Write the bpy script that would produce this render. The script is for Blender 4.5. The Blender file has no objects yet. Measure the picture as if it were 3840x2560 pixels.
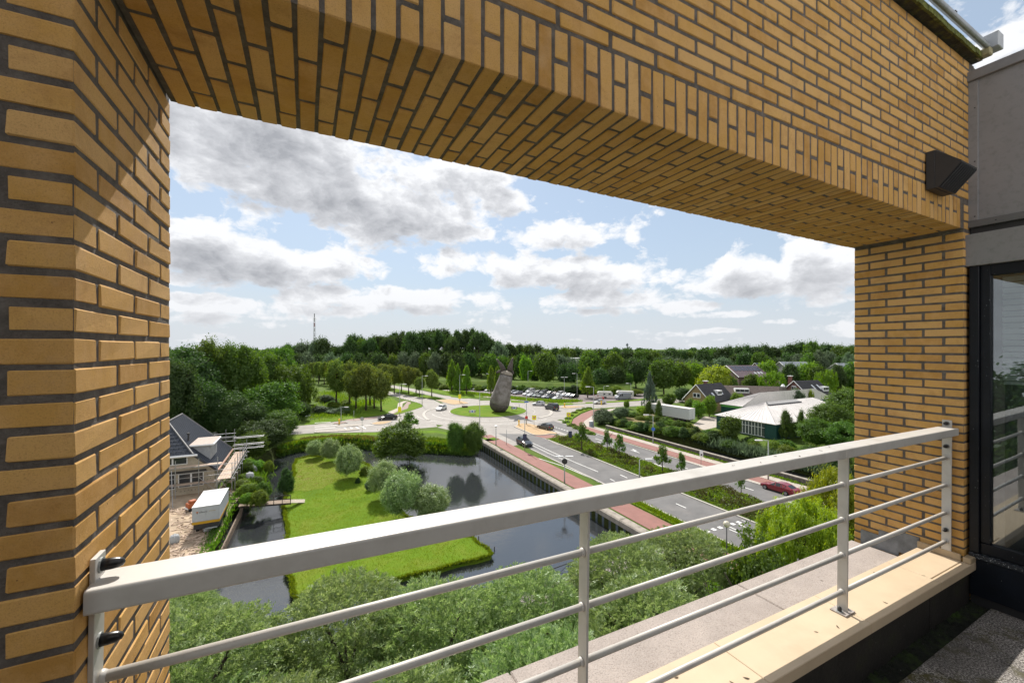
import bpy, math, random
import numpy as np
from mathutils import Vector, Matrix
from mathutils.geometry import tessellate_polygon

R = math.radians
sc = bpy.context.scene
col = sc.collection
random.seed(7)
rng = np.random.default_rng(7)

# ------------------------------------------------------------------ camera, sky, sun, exposure
H = 20.0                      # height of the eye above the ground
F = 1527.0                    # focal length in pixels of the 3840 px wide photograph
HY = 1303.0                   # horizon row
cam = bpy.data.cameras.new('camera')
cam.sensor_width = 36.0
cam.lens = F / 3840 * 36
cam.shift_y = (HY - 1280) / 3840
cam.clip_start = 0.05
cam.clip_end = 9000
camo = bpy.data.objects.new('camera', cam)
col.objects.link(camo)
camo.location = (0, 0, H)
camo.rotation_euler = (R(90), 0, 0)
sc.camera = camo

SUN_EL = R(45.5)
sun_h = Vector((-0.33, 0.944, 0)).normalized()
sun_dir = (sun_h * math.cos(SUN_EL) + Vector((0, 0, 1)) * math.sin(SUN_EL)).normalized()
sl = bpy.data.lights.new('sun', 'SUN')
sl.energy = 4.2
sl.angle = R(0.53)
sl.color = (1.0, 0.955, 0.88)
slo = bpy.data.objects.new('sun', sl)
col.objects.link(slo)
slo.location = (-20, 60, 80)
slo.rotation_euler = sun_dir.to_track_quat('Z', 'Y').to_euler()

sc.view_settings.view_transform = 'Standard'
sc.view_settings.look = 'None'
sc.view_settings.gamma = 1.0
sc.view_settings.use_curve_mapping = False
sc.view_settings.exposure = 0.56
sc.cycles.max_bounces = 8
sc.cycles.diffuse_bounces = 4
sc.cycles.transparent_max_bounces = 8
sc.cycles.use_adaptive_sampling = True
sc.cycles.adaptive_threshold = 0.015
sc.cycles.use_denoising = True

SKY_S = 0.12
CLOUDS = [  # centre and half axes in photograph pixels, strength
    (1000, 520, 520, 150, 1.0), (815, 600, 230, 95, .8), (1166, 705, 360, 95, 1.0), (1482, 800, 320, 95, 1.05),
    (1700, 690, 230, 110, .75), (1916, 754, 70, 60, .7), (640, 420, 300, 120, .9), (500, 760, 170, 60, .6),
    (731, 935, 150, 105, 1.0), (930, 985, 270, 80, 1.05), (1236, 1000, 200, 58, .75),
    (760, 1140, 280, 38, .8), (1450, 1120, 430, 42, .8), (1250, 1160, 250, 22, .7),
    (1671, 985, 110, 55, .75), (1832, 873, 30, 28, .6),
    (2106, 882, 210, 55, .85), (2370, 898, 34, 34, .55), (2075, 1020, 250, 60, 1.0), (2351, 1040, 190, 55, .7),
    (2198, 1125, 220, 32, .8), (2229, 1167, 160, 16, .6),
    (2790, 1035, 190, 60, .9), (3086, 1020, 220, 80, .85), (3025, 935, 140, 34, .6), (3200, 1090, 160, 40, .6),
    (2596, 1150, 120, 20, .6), (2718, 1182, 120, 13, .6), (2927, 1204, 70, 12, .65), (2688, 1237, 70, 8, .6),
    (3800, 230, 210, 95, 1.0), (150, 980, 320, 110, .9), (3650, 1020, 300, 70, .8),
]

def px_dir(px, py):
    return Vector(((px - 1920) / F, 1.0, (HY - py) / F)).normalized()

def build_world():
    w = bpy.data.worlds.new('World')
    sc.world = w
    w.use_nodes = True
    nt = w.node_tree
    N, L = nt.nodes, nt.links
    for n in list(N):
        N.remove(n)

    # node group: cloud density as a function of (azimuth, elevation)
    g = bpy.data.node_groups.new('cloud_density', 'ShaderNodeTree')
    g.interface.new_socket('Vector', in_out='INPUT', socket_type='NodeSocketVector')
    g.interface.new_socket('Density', in_out='OUTPUT', socket_type='NodeSocketFloat')
    gn, gl = g.nodes, g.links
    gi = gn.new('NodeGroupInput')
    go = gn.new('NodeGroupOutput')

    def gm(op, a, b=None, c=None, clamp=False):
        m = gn.new('ShaderNodeMath')
        m.operation = op
        m.use_clamp = clamp
        for i, v in enumerate((a, b, c)):
            if v is None:
                continue
            if isinstance(v, (int, float)):
                m.inputs[i].default_value = v
            else:
                gl.new(v, m.inputs[i])
        return m.outputs[0]

    sepg = gn.new('ShaderNodeSeparateXYZ')
    gl.new(gi.outputs[0], sepg.inputs[0])
    az, el = sepg.outputs[0], sepg.outputs[1]
    # stretch near the horizon so that far clouds flatten
    comb = gn.new('ShaderNodeCombineXYZ')
    gl.new(az, comb.inputs[0])
    gl.new(gm('MULTIPLY', el, 1.7), comb.inputs[1])
    nz = gn.new('ShaderNodeTexNoise')
    nz.noise_dimensions = '2D'
    nz.inputs['Scale'].default_value = 7.5
    nz.inputs['Detail'].default_value = 9.0
    nz.inputs['Roughness'].default_value = 0.57
    gl.new(comb.outputs[0], nz.inputs['Vector'])
    nz2 = gn.new('ShaderNodeTexNoise')
    nz2.noise_dimensions = '2D'
    nz2.inputs['Scale'].default_value = 26
    nz2.inputs['Detail'].default_value = 6.0
    nz2.inputs['Roughness'].default_value = 0.6
    gl.new(comb.outputs[0], nz2.inputs['Vector'])
    total = None
    for (cx, cy, rx, ry, st) in CLOUDS:
        d = px_dir(cx, cy)
        a0 = math.atan2(d.x, d.y)
        e0 = math.asin(d.z)
        ra = abs(math.atan2((cx + rx - 1920), F) - math.atan2((cx - rx - 1920), F)) / 2
        re_ = ry / F * math.cos(e0) ** 1.5
        dx = gm('MULTIPLY', gm('SUBTRACT', az, a0), 1 / ra)
        dy = gm('MULTIPLY', gm('SUBTRACT', el, e0), 1 / re_)
        r2 = gm('ADD', gm('MULTIPLY', dx, dx), gm('MULTIPLY', dy, dy))
        b = gm('MULTIPLY', gm('DIVIDE', 1.0, gm('ADD', 1.0, gm('MULTIPLY', r2, r2))), st)
        total = b if total is None else gm('MAXIMUM', total, b)
    # elsewhere in the sky: broken cumulus of the same sort
    big = gn.new('ShaderNodeTexNoise')
    big.noise_dimensions = '2D'
    big.inputs['Scale'].default_value = 2.6
    big.inputs['Detail'].default_value = 3
    gl.new(comb.outputs[0], big.inputs['Vector'])
    absaz = gm('ABSOLUTE', az)
    side = gm('MULTIPLY', gm('SUBTRACT', absaz, 0.82), 6.0, clamp=True)
    high = gm('MULTIPLY', gm('SUBTRACT', el, 0.62), 6.0, clamp=True)
    elsewhere = gm('MAXIMUM', side, high)
    gen = gm('MULTIPLY', gm('MULTIPLY', gm('SUBTRACT', big.outputs[0], 0.30), 3.6, clamp=True), elsewhere)
    total = gm('MAXIMUM', total, gm('MULTIPLY', gen, 0.95))
    vo = gn.new('ShaderNodeTexVoronoi')
    vo.voronoi_dimensions = '2D'
    vo.feature = 'SMOOTH_F1'
    vo.inputs['Scale'].default_value = 13.0
    vo.inputs['Detail'].default_value = 4.0
    vo.inputs['Roughness'].default_value = 0.6
    vo.inputs['Smoothness'].default_value = 0.35
    vo.normalize = True
    wv = gn.new('ShaderNodeVectorMath')
    wv.operation = 'ADD'
    gl.new(comb.outputs[0], wv.inputs[0])
    wsc = gn.new('ShaderNodeVectorMath')
    wsc.operation = 'SCALE'
    gl.new(nz.outputs['Color'], wsc.inputs[0])
    wsc.inputs['Scale'].default_value = 0.09
    gl.new(wsc.outputs[0], wv.inputs[1])
    gl.new(wv.outputs[0], vo.inputs['Vector'])
    puff = gm('SUBTRACT', 0.92, gm('MULTIPLY', vo.outputs['Distance'], 1.5))
    n = gm('ADD', gm('ADD', gm('MULTIPLY', nz.outputs[0], 0.55), gm('MULTIPLY', nz2.outputs[0], 0.15)), gm('MULTIPLY', puff, 0.42))
    dens = gm('ADD', total, gm('MULTIPLY', gm('SUBTRACT', n, 0.49), 2.3))
    # streaky thin cloud low down
    lowm = gm('SUBTRACT', 1.0, gm('MULTIPLY', el, 6.0), clamp=True)
    comb2 = gn.new('ShaderNodeCombineXYZ')
    gl.new(az, comb2.inputs[0])
    gl.new(gm('MULTIPLY', el, 7.0), comb2.inputs[1])
    nz3 = gn.new('ShaderNodeTexNoise')
    nz3.noise_dimensions = '2D'
    nz3.inputs['Scale'].default_value = 6
    nz3.inputs['Detail'].default_value = 5
    gl.new(comb2.outputs[0], nz3.inputs['Vector'])
    dens = gm('ADD', dens, gm('MULTIPLY', gm('MULTIPLY', gm('SUBTRACT', nz3.outputs[0], 0.45), lowm), 1.6))
    gl.new(dens, go.inputs[0])

    def m(op, a, b=None, c=None, clamp=False):
        x = N.new('ShaderNodeMath')
        x.operation = op
        x.use_clamp = clamp
        for i, v in enumerate((a, b, c)):
            if v is None:
                continue
            if isinstance(v, (int, float)):
                x.inputs[i].default_value = v
            else:
                L.new(v, x.inputs[i])
        return x.outputs[0]

    def ramp(v, stops):
        r = N.new('ShaderNodeValToRGB')
        L.new(v, r.inputs[0])
        e = r.color_ramp.elements
        while len(e) < len(stops):
            e.new(0.5)
        for i, (p, c) in enumerate(stops):
            e[i].position = p
            e[i].color = (*c, 1)
        return r.outputs[0]

    def mix(f, a, b):
        x = N.new('ShaderNodeMix')
        x.data_type = 'RGBA'
        if isinstance(f, float):
            x.inputs[0].default_value = f
        else:
            L.new(f, x.inputs[0])
        for s, v in ((6, a), (7, b)):
            if isinstance(v, tuple):
                x.inputs[s].default_value = (*v, 1)
            else:
                L.new(v, x.inputs[s])
        return x.outputs[2]

    geo = N.new('ShaderNodeTexCoord')
    sky = N.new('ShaderNodeTexSky')
    sky.sky_type = 'NISHITA'
    sky.sun_disc = False
    sky.sun_elevation = SUN_EL
    sky.sun_rotation = math.atan2(sun_h.x, sun_h.y)
    sky.altitude = 20
    sky.air_density = 1.0
    sky.dust_density = 0.5
    sky.ozone_density = 1.2
    
    sep = N.new('ShaderNodeSeparateXYZ')
    L.new(geo.outputs['Generated'], sep.inputs[0])
    az = m('ARCTAN2', sep.outputs[0], sep.outputs[1])
    el = m('ARCSINE', m('MINIMUM', m('MAXIMUM', sep.outputs[2], -1.0), 1.0))
    cv = N.new('ShaderNodeCombineXYZ')
    L.new(az, cv.inputs[0])
    L.new(el, cv.inputs[1])
    cv2 = N.new('ShaderNodeCombineXYZ')
    L.new(m('ADD', az, -0.012), cv2.inputs[0])
    L.new(m('ADD', el, 0.035), cv2.inputs[1])
    g1 = N.new('ShaderNodeGroup')
    g1.node_tree = g
    L.new(cv.outputs[0], g1.inputs[0])
    g2 = N.new('ShaderNodeGroup')
    g2.node_tree = g
    L.new(cv2.outputs[0], g2.inputs[0])
    d1, d2 = g1.outputs[0], g2.outputs[0]
    cover = ramp(m('MULTIPLY', d1, 0.5, clamp=True), [(0.20, (0, 0, 0)), (0.27, (.55, .55, .55)), (0.34, (1, 1, 1))])
    # inside and underneath: grey, rims: white
    thick = m('MULTIPLY', m('ADD', m('MULTIPLY', d1, 0.30), m('MULTIPLY', d2, 0.70)), 0.5, clamp=True)
    k = 1.0 / SKY_S
    cc = ramp(thick, [(0.14, (0.68, 0.69, 0.71)), (0.32, (0.67, 0.68, 0.70)), (0.46, (0.48, 0.49, 0.515)), (0.68, (0.29, 0.30, 0.325))])
    sd = N.new('ShaderNodeVectorMath')
    sd.operation = 'DOT_PRODUCT'
    L.new(geo.outputs['Generated'], sd.inputs[0])
    sd.inputs[1].default_value = tuple(-sun_dir)
    away = m('MULTIPLY', m('ADD', sd.outputs['Value'], 0.25), 1.1, clamp=True)
    cc = mix(away, cc, (1.25, 1.22, 1.18))
    ccs = N.new('ShaderNodeVectorMath')
    ccs.operation = 'SCALE'
    L.new(cc, ccs.inputs[0])
    ccs.inputs['Scale'].default_value = k
    # pale air towards the horizon
    hz = m('SUBTRACT', 1.0, m('MULTIPLY', m('ABSOLUTE', el), 2.3), clamp=True)
    hz = m('MULTIPLY', m('MULTIPLY', hz, hz), 0.85)
    base = mix(hz, sky.outputs[0], (0.50 * k, 0.52 * k, 0.55 * k))
    skc = mix(0.70, base, (0.335 * k, 0.405 * k, 0.485 * k))
    out = mix(cover, skc, ccs.outputs[0])
    hz2 = m('SUBTRACT', 1.0, m('MULTIPLY', m('ABSOLUTE', el), 6.5), clamp=True)
    out = mix(m('MULTIPLY', hz2, 0.6), out, (0.53 * k, 0.54 * k, 0.56 * k))
    bg = N.new('ShaderNodeBackground')
    bg.inputs['Strength'].default_value = SKY_S
    L.new(out, bg.inputs['Color'])
    o = N.new('ShaderNodeOutputWorld')
    L.new(bg.outputs[0], o.inputs[0])
    w.cycles.sampling_method = 'MANUAL'
    w.cycles.sample_map_resolution = 512

build_world()

# ------------------------------------------------------------------ helpers
def G(px, py, z=0.0):
    """photograph pixel -> point at height z above the ground"""
    Z = F * (H - z) / (py - HY)
    return Vector(((px - 1920) / F * Z, Z, z))

def D(px, Z, z=0.0):
    return Vector(((px - 1920) / F * Z, Z, z))

class MB:
    def __init__(self):
        self.v, self.f = [], []
    def add(self, vs, fs):
        o = len(self.v)
        self.v += [tuple(p) for p in vs]
        self.f += [tuple(i + o for i in q) for q in fs]
        return self
    def box(self, a, b, M=None):
        (x0, y0, z0), (x1, y1, z1) = a, b
        vs = [(x0, y0, z0), (x1, y0, z0), (x1, y1, z0), (x0, y1, z0), (x0, y0, z1), (x1, y0, z1), (x1, y1, z1), (x0, y1, z1)]
        if M is not None:
            vs = [M @ Vector(p) for p in vs]
        return self.add(vs, [(0, 3, 2, 1), (4, 5, 6, 7), (0, 1, 5, 4), (1, 2, 6, 5), (2, 3, 7, 6), (3, 0, 4, 7)])
    def cbox(self, a, b, c=0.003, M=None):
        """box with chamfered edges (24 vertices)"""
        (x0, y0, z0), (x1, y1, z1) = a, b
        vs, idx = [], {}
        for ix, x in enumerate((x0, x1)):
            for iy, y in enumerate((y0, y1)):
                for iz, z in enumerate((z0, z1)):
                    sx, sy, sz = (1, -1)[ix], (1, -1)[iy], (1, -1)[iz]
                    idx[ix, iy, iz] = (len(vs), len(vs) + 1, len(vs) + 2)
                    vs += [(x, y + sy * c, z + sz * c), (x + sx * c, y, z + sz * c), (x + sx * c, y + sy * c, z)]
        fs = []
        for s in (0, 1):
            q = [idx[s, 0, 0][0], idx[s, 1, 0][0], idx[s, 1, 1][0], idx[s, 0, 1][0]]
            fs.append(q if s else q[::-1])
            q = [idx[0, s, 0][1], idx[0, s, 1][1], idx[1, s, 1][1], idx[1, s, 0][1]]
            fs.append(q if s else q[::-1])
            q = [idx[0, 0, s][2], idx[1, 0, s][2], idx[1, 1, s][2], idx[0, 1, s][2]]
            fs.append(q if s else q[::-1])
        for a_ in (0, 1):
            for b_ in (0, 1):
                f = a_ == b_
                q = [idx[0, a_, b_][1], idx[1, a_, b_][1], idx[1, a_, b_][2], idx[0, a_, b_][2]]
                fs.append(q if f else q[::-1])
                q = [idx[a_, 0, b_][0], idx[a_, 1, b_][0], idx[a_, 1, b_][2], idx[a_, 0, b_][2]]
                fs.append(q[::-1] if f else q)
                q = [idx[a_, b_, 0][0], idx[a_, b_, 1][0], idx[a_, b_, 1][1], idx[a_, b_, 0][1]]
                fs.append(q if f else q[::-1])
        for key, t in idx.items():
            f = sum(key) % 2 == 0
            fs.append(t if f else t[::-1])
        if M is not None:
            vs = [M @ Vector(p) for p in vs]
        return self.add(vs, fs)
    def tube(self, pts, r, n=8, caps=True):
        pts = [Vector(p) for p in pts]
        rs = r if isinstance(r, (list, tuple)) else [r] * len(pts)
        ring = []
        vs, fs = [], []
        prev = None
        for i, p in enumerate(pts):
            d = (pts[min(i + 1, len(pts) - 1)] - pts[max(i - 1, 0)]).normalized()
            if prev is None:
                a = Vector((0, 0, 1)) if abs(d.z) < 0.9 else Vector((1, 0, 0))
                s = d.cross(a).normalized()
            else:
                s = (prev - d * prev.dot(d)).normalized()
            prev = s
            t = d.cross(s)
            for k in range(n):
                a = 2 * math.pi * k / n
                vs.append(p + (s * math.cos(a) + t * math.sin(a)) * rs[i])
        for i in range(len(pts) - 1):
            for k in range(n):
                fs.append((i * n + k, i * n + (k + 1) % n, (i + 1) * n + (k + 1) % n, (i + 1) * n + k))
        if caps:
            fs.append(tuple(range(n))[::-1])
            fs.append(tuple((len(pts) - 1) * n + k for k in range(n)))
        return self.add(vs, fs)
    def poly(self, pts, z=None):
        """flat polygon (may be concave)"""
        p3 = [Vector((p[0], p[1], p[2] if z is None else z)) for p in pts]
        tr = tessellate_polygon([p3])
        fs = []
        for t in tr:
            a, b, c = (p3[i] for i in t)
            if (b - a).cross(c - a).z < 0:
                t = (t[0], t[2], t[1])
            fs.append(tuple(t))
        return self.add(p3, fs)
    def slab(self, pts, z0, z1):
        """raised polygon with sides"""
        n = len(pts)
        self.poly(pts, z1)
        area = sum(pts[i][0] * pts[(i + 1) % n][1] - pts[(i + 1) % n][0] * pts[i][1] for i in range(n))
        vs = [(p[0], p[1], z0) for p in pts] + [(p[0], p[1], z1) for p in pts]
        fs = [(i, (i + 1) % n, n + (i + 1) % n, n + i) for i in range(n)]
        if area < 0:
            fs = [f[::-1] for f in fs]
        return self.add(vs, fs)
    def mesh(self, name, mat=None, smooth=False):
        me = bpy.data.meshes.new(name)
        me.from_pydata([tuple(p) for p in self.v], [], self.f)
        if mat:
            me.materials.append(mat)
        if smooth:
            me.polygons.foreach_set('use_smooth', [True] * len(me.polygons))
        me.update()
        return me
    def obj(self, name, mat=None, parent=None, smooth=False, M=None):
        return link(name, self.mesh(name, mat, smooth), parent, M)

def link(name, me, parent=None, M=None):
    o = bpy.data.objects.new(name, me)
    col.objects.link(o)
    if parent is not None:
        o.parent = parent
    if M is not None:
        o.matrix_basis = M
    return o

def tag(o, label=None, cat=None, group=None, kind=None):
    if label:
        o['label'] = label
    if cat:
        o['category'] = cat
    if group:
        o['group'] = group
    if kind:
        o['kind'] = kind
    return o

def empty(name, loc, rz=0.0, label=None, cat=None, group=None):
    o = bpy.data.objects.new(name, None)
    o.empty_display_size = 0.2
    col.objects.link(o)
    o.location = loc
    o.rotation_euler = (0, 0, rz)
    return tag(o, label, cat, group)

def kids_of(o, table):
    return table.get(o.name, [])

def copy_tree(o, loc=None, rz=None, scale=None, label=None, group=None, color=None):
    c = o.copy()
    col.objects.link(c)
    if loc is not None:
        c.location = loc
    if rz is not None:
        c.rotation_euler = (0, 0, rz)
    if scale is not None:
        c.scale = scale
    if label:
        c['label'] = label
    if group:
        c['group'] = group
    for ch in list(o.children):
        d = ch.copy()
        col.objects.link(d)
        d.parent = c
        if color is not None and ch.get('painted'):
            d.color = (*color, 1)
        for gch in list(ch.children):
            e = gch.copy()
            col.objects.link(e)
            e.parent = d
    return c

# ------------------------------------------------------------------ materials
MATS = {}
def nodes(name):
    m = bpy.data.materials.new(name)
    m.use_nodes = True
    nt = m.node_tree
    b = nt.nodes['Principled BSDF']
    return m, nt, nt.nodes, nt.links, b

def NM(nt, op, a, b=None, clamp=False):
    x = nt.nodes.new('ShaderNodeMath')
    x.operation = op
    x.use_clamp = clamp
    for i, v in enumerate((a, b)):
        if v is None:
            continue
        if isinstance(v, (int, float)):
            x.inputs[i].default_value = v
        else:
            nt.links.new(v, x.inputs[i])
    return x.outputs[0]

def noise(nt, scale, detail=4, rough=0.55, vec=None, dist=0.0):
    n = nt.nodes.new('ShaderNodeTexNoise')
    n.inputs['Scale'].default_value = scale
    n.inputs['Detail'].default_value = detail
    n.inputs['Roughness'].default_value = rough
    n.inputs['Distortion'].default_value = dist
    if vec is not None:
        nt.links.new(vec, n.inputs['Vector'])
    return n.outputs[0]

def rampn(nt, v, stops):
    r = nt.nodes.new('ShaderNodeValToRGB')
    nt.links.new(v, r.inputs[0])
    e = r.color_ramp.elements
    while len(e) < len(stops):
        e.new(0.5)
    for i, (p, c) in enumerate(stops):
        e[i].position = p
        e[i].color = (*c, 1) if len(c) == 3 else c
    return r.outputs[0]

def mixc(nt, f, a, b, mode='MIX'):
    x = nt.nodes.new('ShaderNodeMix')
    x.data_type = 'RGBA'
    x.blend_type = mode
    for s, v in ((0, f), (6, a), (7, b)):
        if isinstance(v, (int, float)):
            x.inputs[s].default_value = v
        elif isinstance(v, tuple):
            x.inputs[s].default_value = (*v, 1)
        else:
            nt.links.new(v, x.inputs[s])
    return x.outputs[2]

def coords(nt, kind='Object'):
    t = nt.nodes.new('ShaderNodeTexCoord')
    return t.outputs[kind]

def world_pos(nt):
    g = nt.nodes.new('ShaderNodeNewGeometry')
    return g.outputs['Position']

def bump(nt, b, h, strength=0.3, dist=0.01):
    x = nt.nodes.new('ShaderNodeBump')
    x.inputs['Strength'].default_value = strength
    x.inputs['Distance'].default_value = dist
    nt.links.new(h, x.inputs['Height'])
    nt.links.new(x.outputs[0], b.inputs['Normal'])

def simple(name, c, rough=0.6, metal=0.0, var=0.15, scale=3.0, bmp=0.0, bscale=60, spec=None, dirt=None, speck=None):
    if name in MATS:
        return MATS[name]
    m, nt, N, L, b = nodes(name)
    p = world_pos(nt)
    n = noise(nt, scale, 5, 0.6, p)
    lo = tuple(x * (1 - var) for x in c)
    hi = tuple(min(1, x * (1 + var)) for x in c)
    cc = rampn(nt, n, [(0.3, lo), (0.7, hi)])
    if dirt:
        dn = noise(nt, dirt[1], 6, 0.65, p)
        cc = mixc(nt, rampn(nt, dn, [(0.5, (0, 0, 0)), (0.72, (dirt[2],) * 3)]), cc, dirt[0])
    if speck:
        cc = mixc(nt, rampn(nt, noise(nt, speck[1], 2, 0.5, p), [(speck[2], (0, 0, 0)), (speck[2] + .03, (.9, .9, .9))]), cc, speck[0])
    L.new(cc, b.inputs['Base Color'])
    b.inputs['Roughness'].default_value = rough
    b.inputs['Metallic'].default_value = metal
    if spec is not None:
        b.inputs['Specular IOR Level'].default_value = spec
    if bmp:
        bump(nt, b, noise(nt, bscale, 4, 0.6, p), bmp, 0.01)
    MATS[name] = m
    return m

def brick_mat():
    m, nt, N, L, b = nodes('yellow_brick')
    p = world_pos(nt)
    oi = N.new('ShaderNodeObjectInfo')
    ge = N.new('ShaderNodeNewGeometry')
    rnd = NM(nt, 'FRACT', NM(nt, 'ADD', oi.outputs['Random'], ge.outputs['Random Per Island']))
    cc = rampn(nt, rnd, [(0.0, (0.48, 0.250, 0.060)), (0.3, (0.60, 0.335, 0.088)), (0.65, (0.65, 0.375, 0.112)), (1.0, (0.70, 0.43, 0.165))])
    big = noise(nt, 11, 5, 0.68, p)
    cc = mixc(nt, rampn(nt, big, [(0.40, (0, 0, 0)), (0.68, (0.75, 0.75, 0.75))]), cc, (0.66, 0.39, 0.155))
    drk = noise(nt, 6.3, 6, 0.72, p, 0.4)
    cc = mixc(nt, rampn(nt, drk, [(0.50, (0, 0, 0)), (0.72, (0.6, 0.6, 0.6))]), cc, (0.42, 0.215, 0.065))
    fine = noise(nt, 300, 4, 0.75, p)
    cc = mixc(nt, rampn(nt, fine, [(0.32, (0.45, 0.45, 0.45)), (0.50, (0, 0, 0))]), cc, (0.30, 0.15, 0.05))
    spots = noise(nt, 75, 2, 0.5, p)
    cc = mixc(nt, rampn(nt, spots, [(0.76, (0, 0, 0)), (0.80, (0.8, 0.8, 0.8))]), cc, (0.10, 0.05, 0.025))
    st = noise(nt, 3.2, 6, 0.7, p)
    cc = mixc(nt, rampn(nt, st, [(0.60, (0, 0, 0)), (0.78, (0.35, 0.35, 0.35))]), cc, (0.42, 0.30, 0.20))
    L.new(cc, b.inputs['Base Color'])
    b.inputs['Roughness'].default_value = 0.82
    b.inputs['Specular IOR Level'].default_value = 0.25
    bump(nt, b, NM(nt, 'ADD', noise(nt, 330, 4, 0.75, p), NM(nt, 'MULTIPLY', noise(nt, 45, 4, 0.7, p), 1.2)), 0.45, 0.004)
    return m
M_BRICK = brick_mat()

def mortar_mat():
    m, nt, N, L, b = nodes('mortar')
    p = world_pos(nt)
    n = noise(nt, 22, 8, 0.72, p)
    cc = rampn(nt, n, [(0.25, (0.065, 0.054, 0.045)), (0.5, (0.14, 0.118, 0.100)), (0.75, (0.23, 0.20, 0.172))])
    mo = noise(nt, 5, 4, 0.6, p)
    cc = mixc(nt, rampn(nt, mo, [(0.6, (0, 0, 0)), (0.75, (0.5, 0.5, 0.5))]), cc, (0.05, 0.055, 0.03))
    L.new(cc, b.inputs['Base Color'])
    b.inputs['Roughness'].default_value = 0.95
    bump(nt, b, noise(nt, 180, 6, 0.7, p), 0.8, 0.01)
    return m
M_MORTAR = mortar_mat()

def leaf_mat(name, c, c2, trans=0.4, rough=0.5, gloss=0.025):
    if name in MATS:
        return MATS[name]
    m, nt, N, L, b = nodes(name)
    oi = N.new('ShaderNodeObjectInfo')
    ge = N.new('ShaderNodeNewGeometry')
    cc = mixc(nt, ge.outputs['Random Per Island'], c, c2)
    hs = N.new('ShaderNodeHueSaturation')
    L.new(cc, hs.inputs['Color'])
    L.new(NM(nt, 'ADD', NM(nt, 'MULTIPLY', oi.outputs['Random'], 0.035), 0.4825), hs.inputs['Hue'])
    L.new(NM(nt, 'ADD', NM(nt, 'MULTIPLY', oi.outputs['Random'], 0.35), 0.82), hs.inputs['Value'])
    d = N.new('ShaderNodeBsdfDiffuse')
    t = N.new('ShaderNodeBsdfTranslucent')
    g = N.new('ShaderNodeBsdfGlossy')
    g.inputs['Roughness'].default_value = rough
    g.inputs['Color'].default_value = (0.75, 0.8, 0.75, 1)
    L.new(hs.outputs[0], d.inputs[0])
    tc = N.new('ShaderNodeHueSaturation')
    tc.inputs['Saturation'].default_value = 1.15
    tc.inputs['Value'].default_value = 1.5
    tc.inputs['Hue'].default_value = 0.485
    L.new(hs.outputs[0], tc.inputs['Color'])
    L.new(tc.outputs[0], t.inputs[0])
    m1 = N.new('ShaderNodeMixShader')
    m1.inputs[0].default_value = trans
    L.new(d.outputs[0], m1.inputs[1])
    L.new(t.outputs[0], m1.inputs[2])
    m2 = N.new('ShaderNodeMixShader')
    m2.inputs[0].default_value = gloss
    L.new(m1.outputs[0], m2.inputs[1])
    L.new(g.outputs[0], m2.inputs[2])
    L.new(m2.outputs[0], N['Material Output'].inputs[0])
    N.remove(b)
    MATS[name] = m
    return m

def ground_mat(name, cols, scales=(0.25, 2.5), bmp=0.5, bscale=25, rough=0.95):
    m, nt, N, L, b = nodes(name)
    p = world_pos(nt)
    n1 = noise(nt, scales[0], 5, 0.62, p)
    n2 = noise(nt, scales[1], 6, 0.7, p)
    n3 = noise(nt, 14, 3, 0.7, p)
    a = rampn(nt, n1, [(0.35, cols[0]), (0.5, cols[1]), (0.66, cols[2])])
    a = mixc(nt, NM(nt, 'MULTIPLY', n2, 0.7), a, cols[3])
    a = mixc(nt, rampn(nt, n3, [(0.35, (0.55,) * 3), (0.55, (0, 0, 0))]), a, tuple(x * 0.45 for x in cols[1]))
    L.new(a, b.inputs['Base Color'])
    b.inputs['Roughness'].default_value = rough
    b.inputs['Specular IOR Level'].default_value = 0.1
    bump(nt, b, noise(nt, bscale, 5, 0.7, p), bmp, 0.06)
    return m

M_GRASS = ground_mat('meadow_grass', [(0.055, 0.095, 0.018), (0.085, 0.15, 0.022), (0.13, 0.17, 0.035), (0.10, 0.13, 0.03)])
M_LAWN = ground_mat('lawn_grass', [(0.09, 0.165, 0.014), (0.13, 0.22, 0.014), (0.19, 0.22, 0.030), (0.11, 0.19, 0.012)], (0.22, 1.1), 0.8, 9)
M_DRY = ground_mat('dry_grass', [(0.16, 0.15, 0.05), (0.24, 0.19, 0.09), (0.12, 0.16, 0.03), (0.22, 0.17, 0.10)], (0.2, 1.2))
M_SAND = simple('site_sand', (0.38, 0.29, 0.20), 0.95, var=0.3, scale=0.8, bmp=0.6, bscale=8)
M_ROADC = simple('pale_road_concrete', (0.30, 0.275, 0.25), 0.85, var=0.12, scale=0.35, bmp=0.1, dirt=((0.17, 0.16, 0.15), 0.6, 0.5))
M_ROADA = simple('road_asphalt', (0.135, 0.130, 0.128), 0.85, var=0.18, scale=0.4, bmp=0.1, dirt=((0.20, 0.185, 0.175), 0.25, 0.6))
M_RED = simple('red_cycle_path', (0.25, 0.115, 0.095), 0.85, var=0.12, scale=0.6, dirt=((0.22, 0.12, 0.10), 1.5, 0.5))
M_PAVE = simple('pale_paving', (0.40, 0.35, 0.30), 0.85, var=0.12, scale=1.2)
M_KERB = simple('kerb_stone', (0.42, 0.39, 0.35), 0.85, var=0.12, scale=2)
M_WHITE = simple('road_paint', (0.72, 0.71, 0.68), 0.7, var=0.12, scale=3)
M_SANDP = simple('sand_coloured_pavers', (0.42, 0.29, 0.16), 0.9, var=0.18, scale=2)
M_CONC = simple('old_concrete', (0.30, 0.265, 0.225), 0.9, var=0.2, scale=2, bmp=0.3, dirt=((0.10, 0.09, 0.07), 1.3, 0.7))
M_STEEL = simple('sheet_pile_steel', (0.055, 0.075, 0.10), 0.45, var=0.4, scale=0.9, dirt=((0.20, 0.21, 0.22), 1.1, 0.7))
M_GREYP = simple('galvanised_pole', (0.36, 0.38, 0.37), 0.5, metal=0.3, var=0.08)
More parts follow.
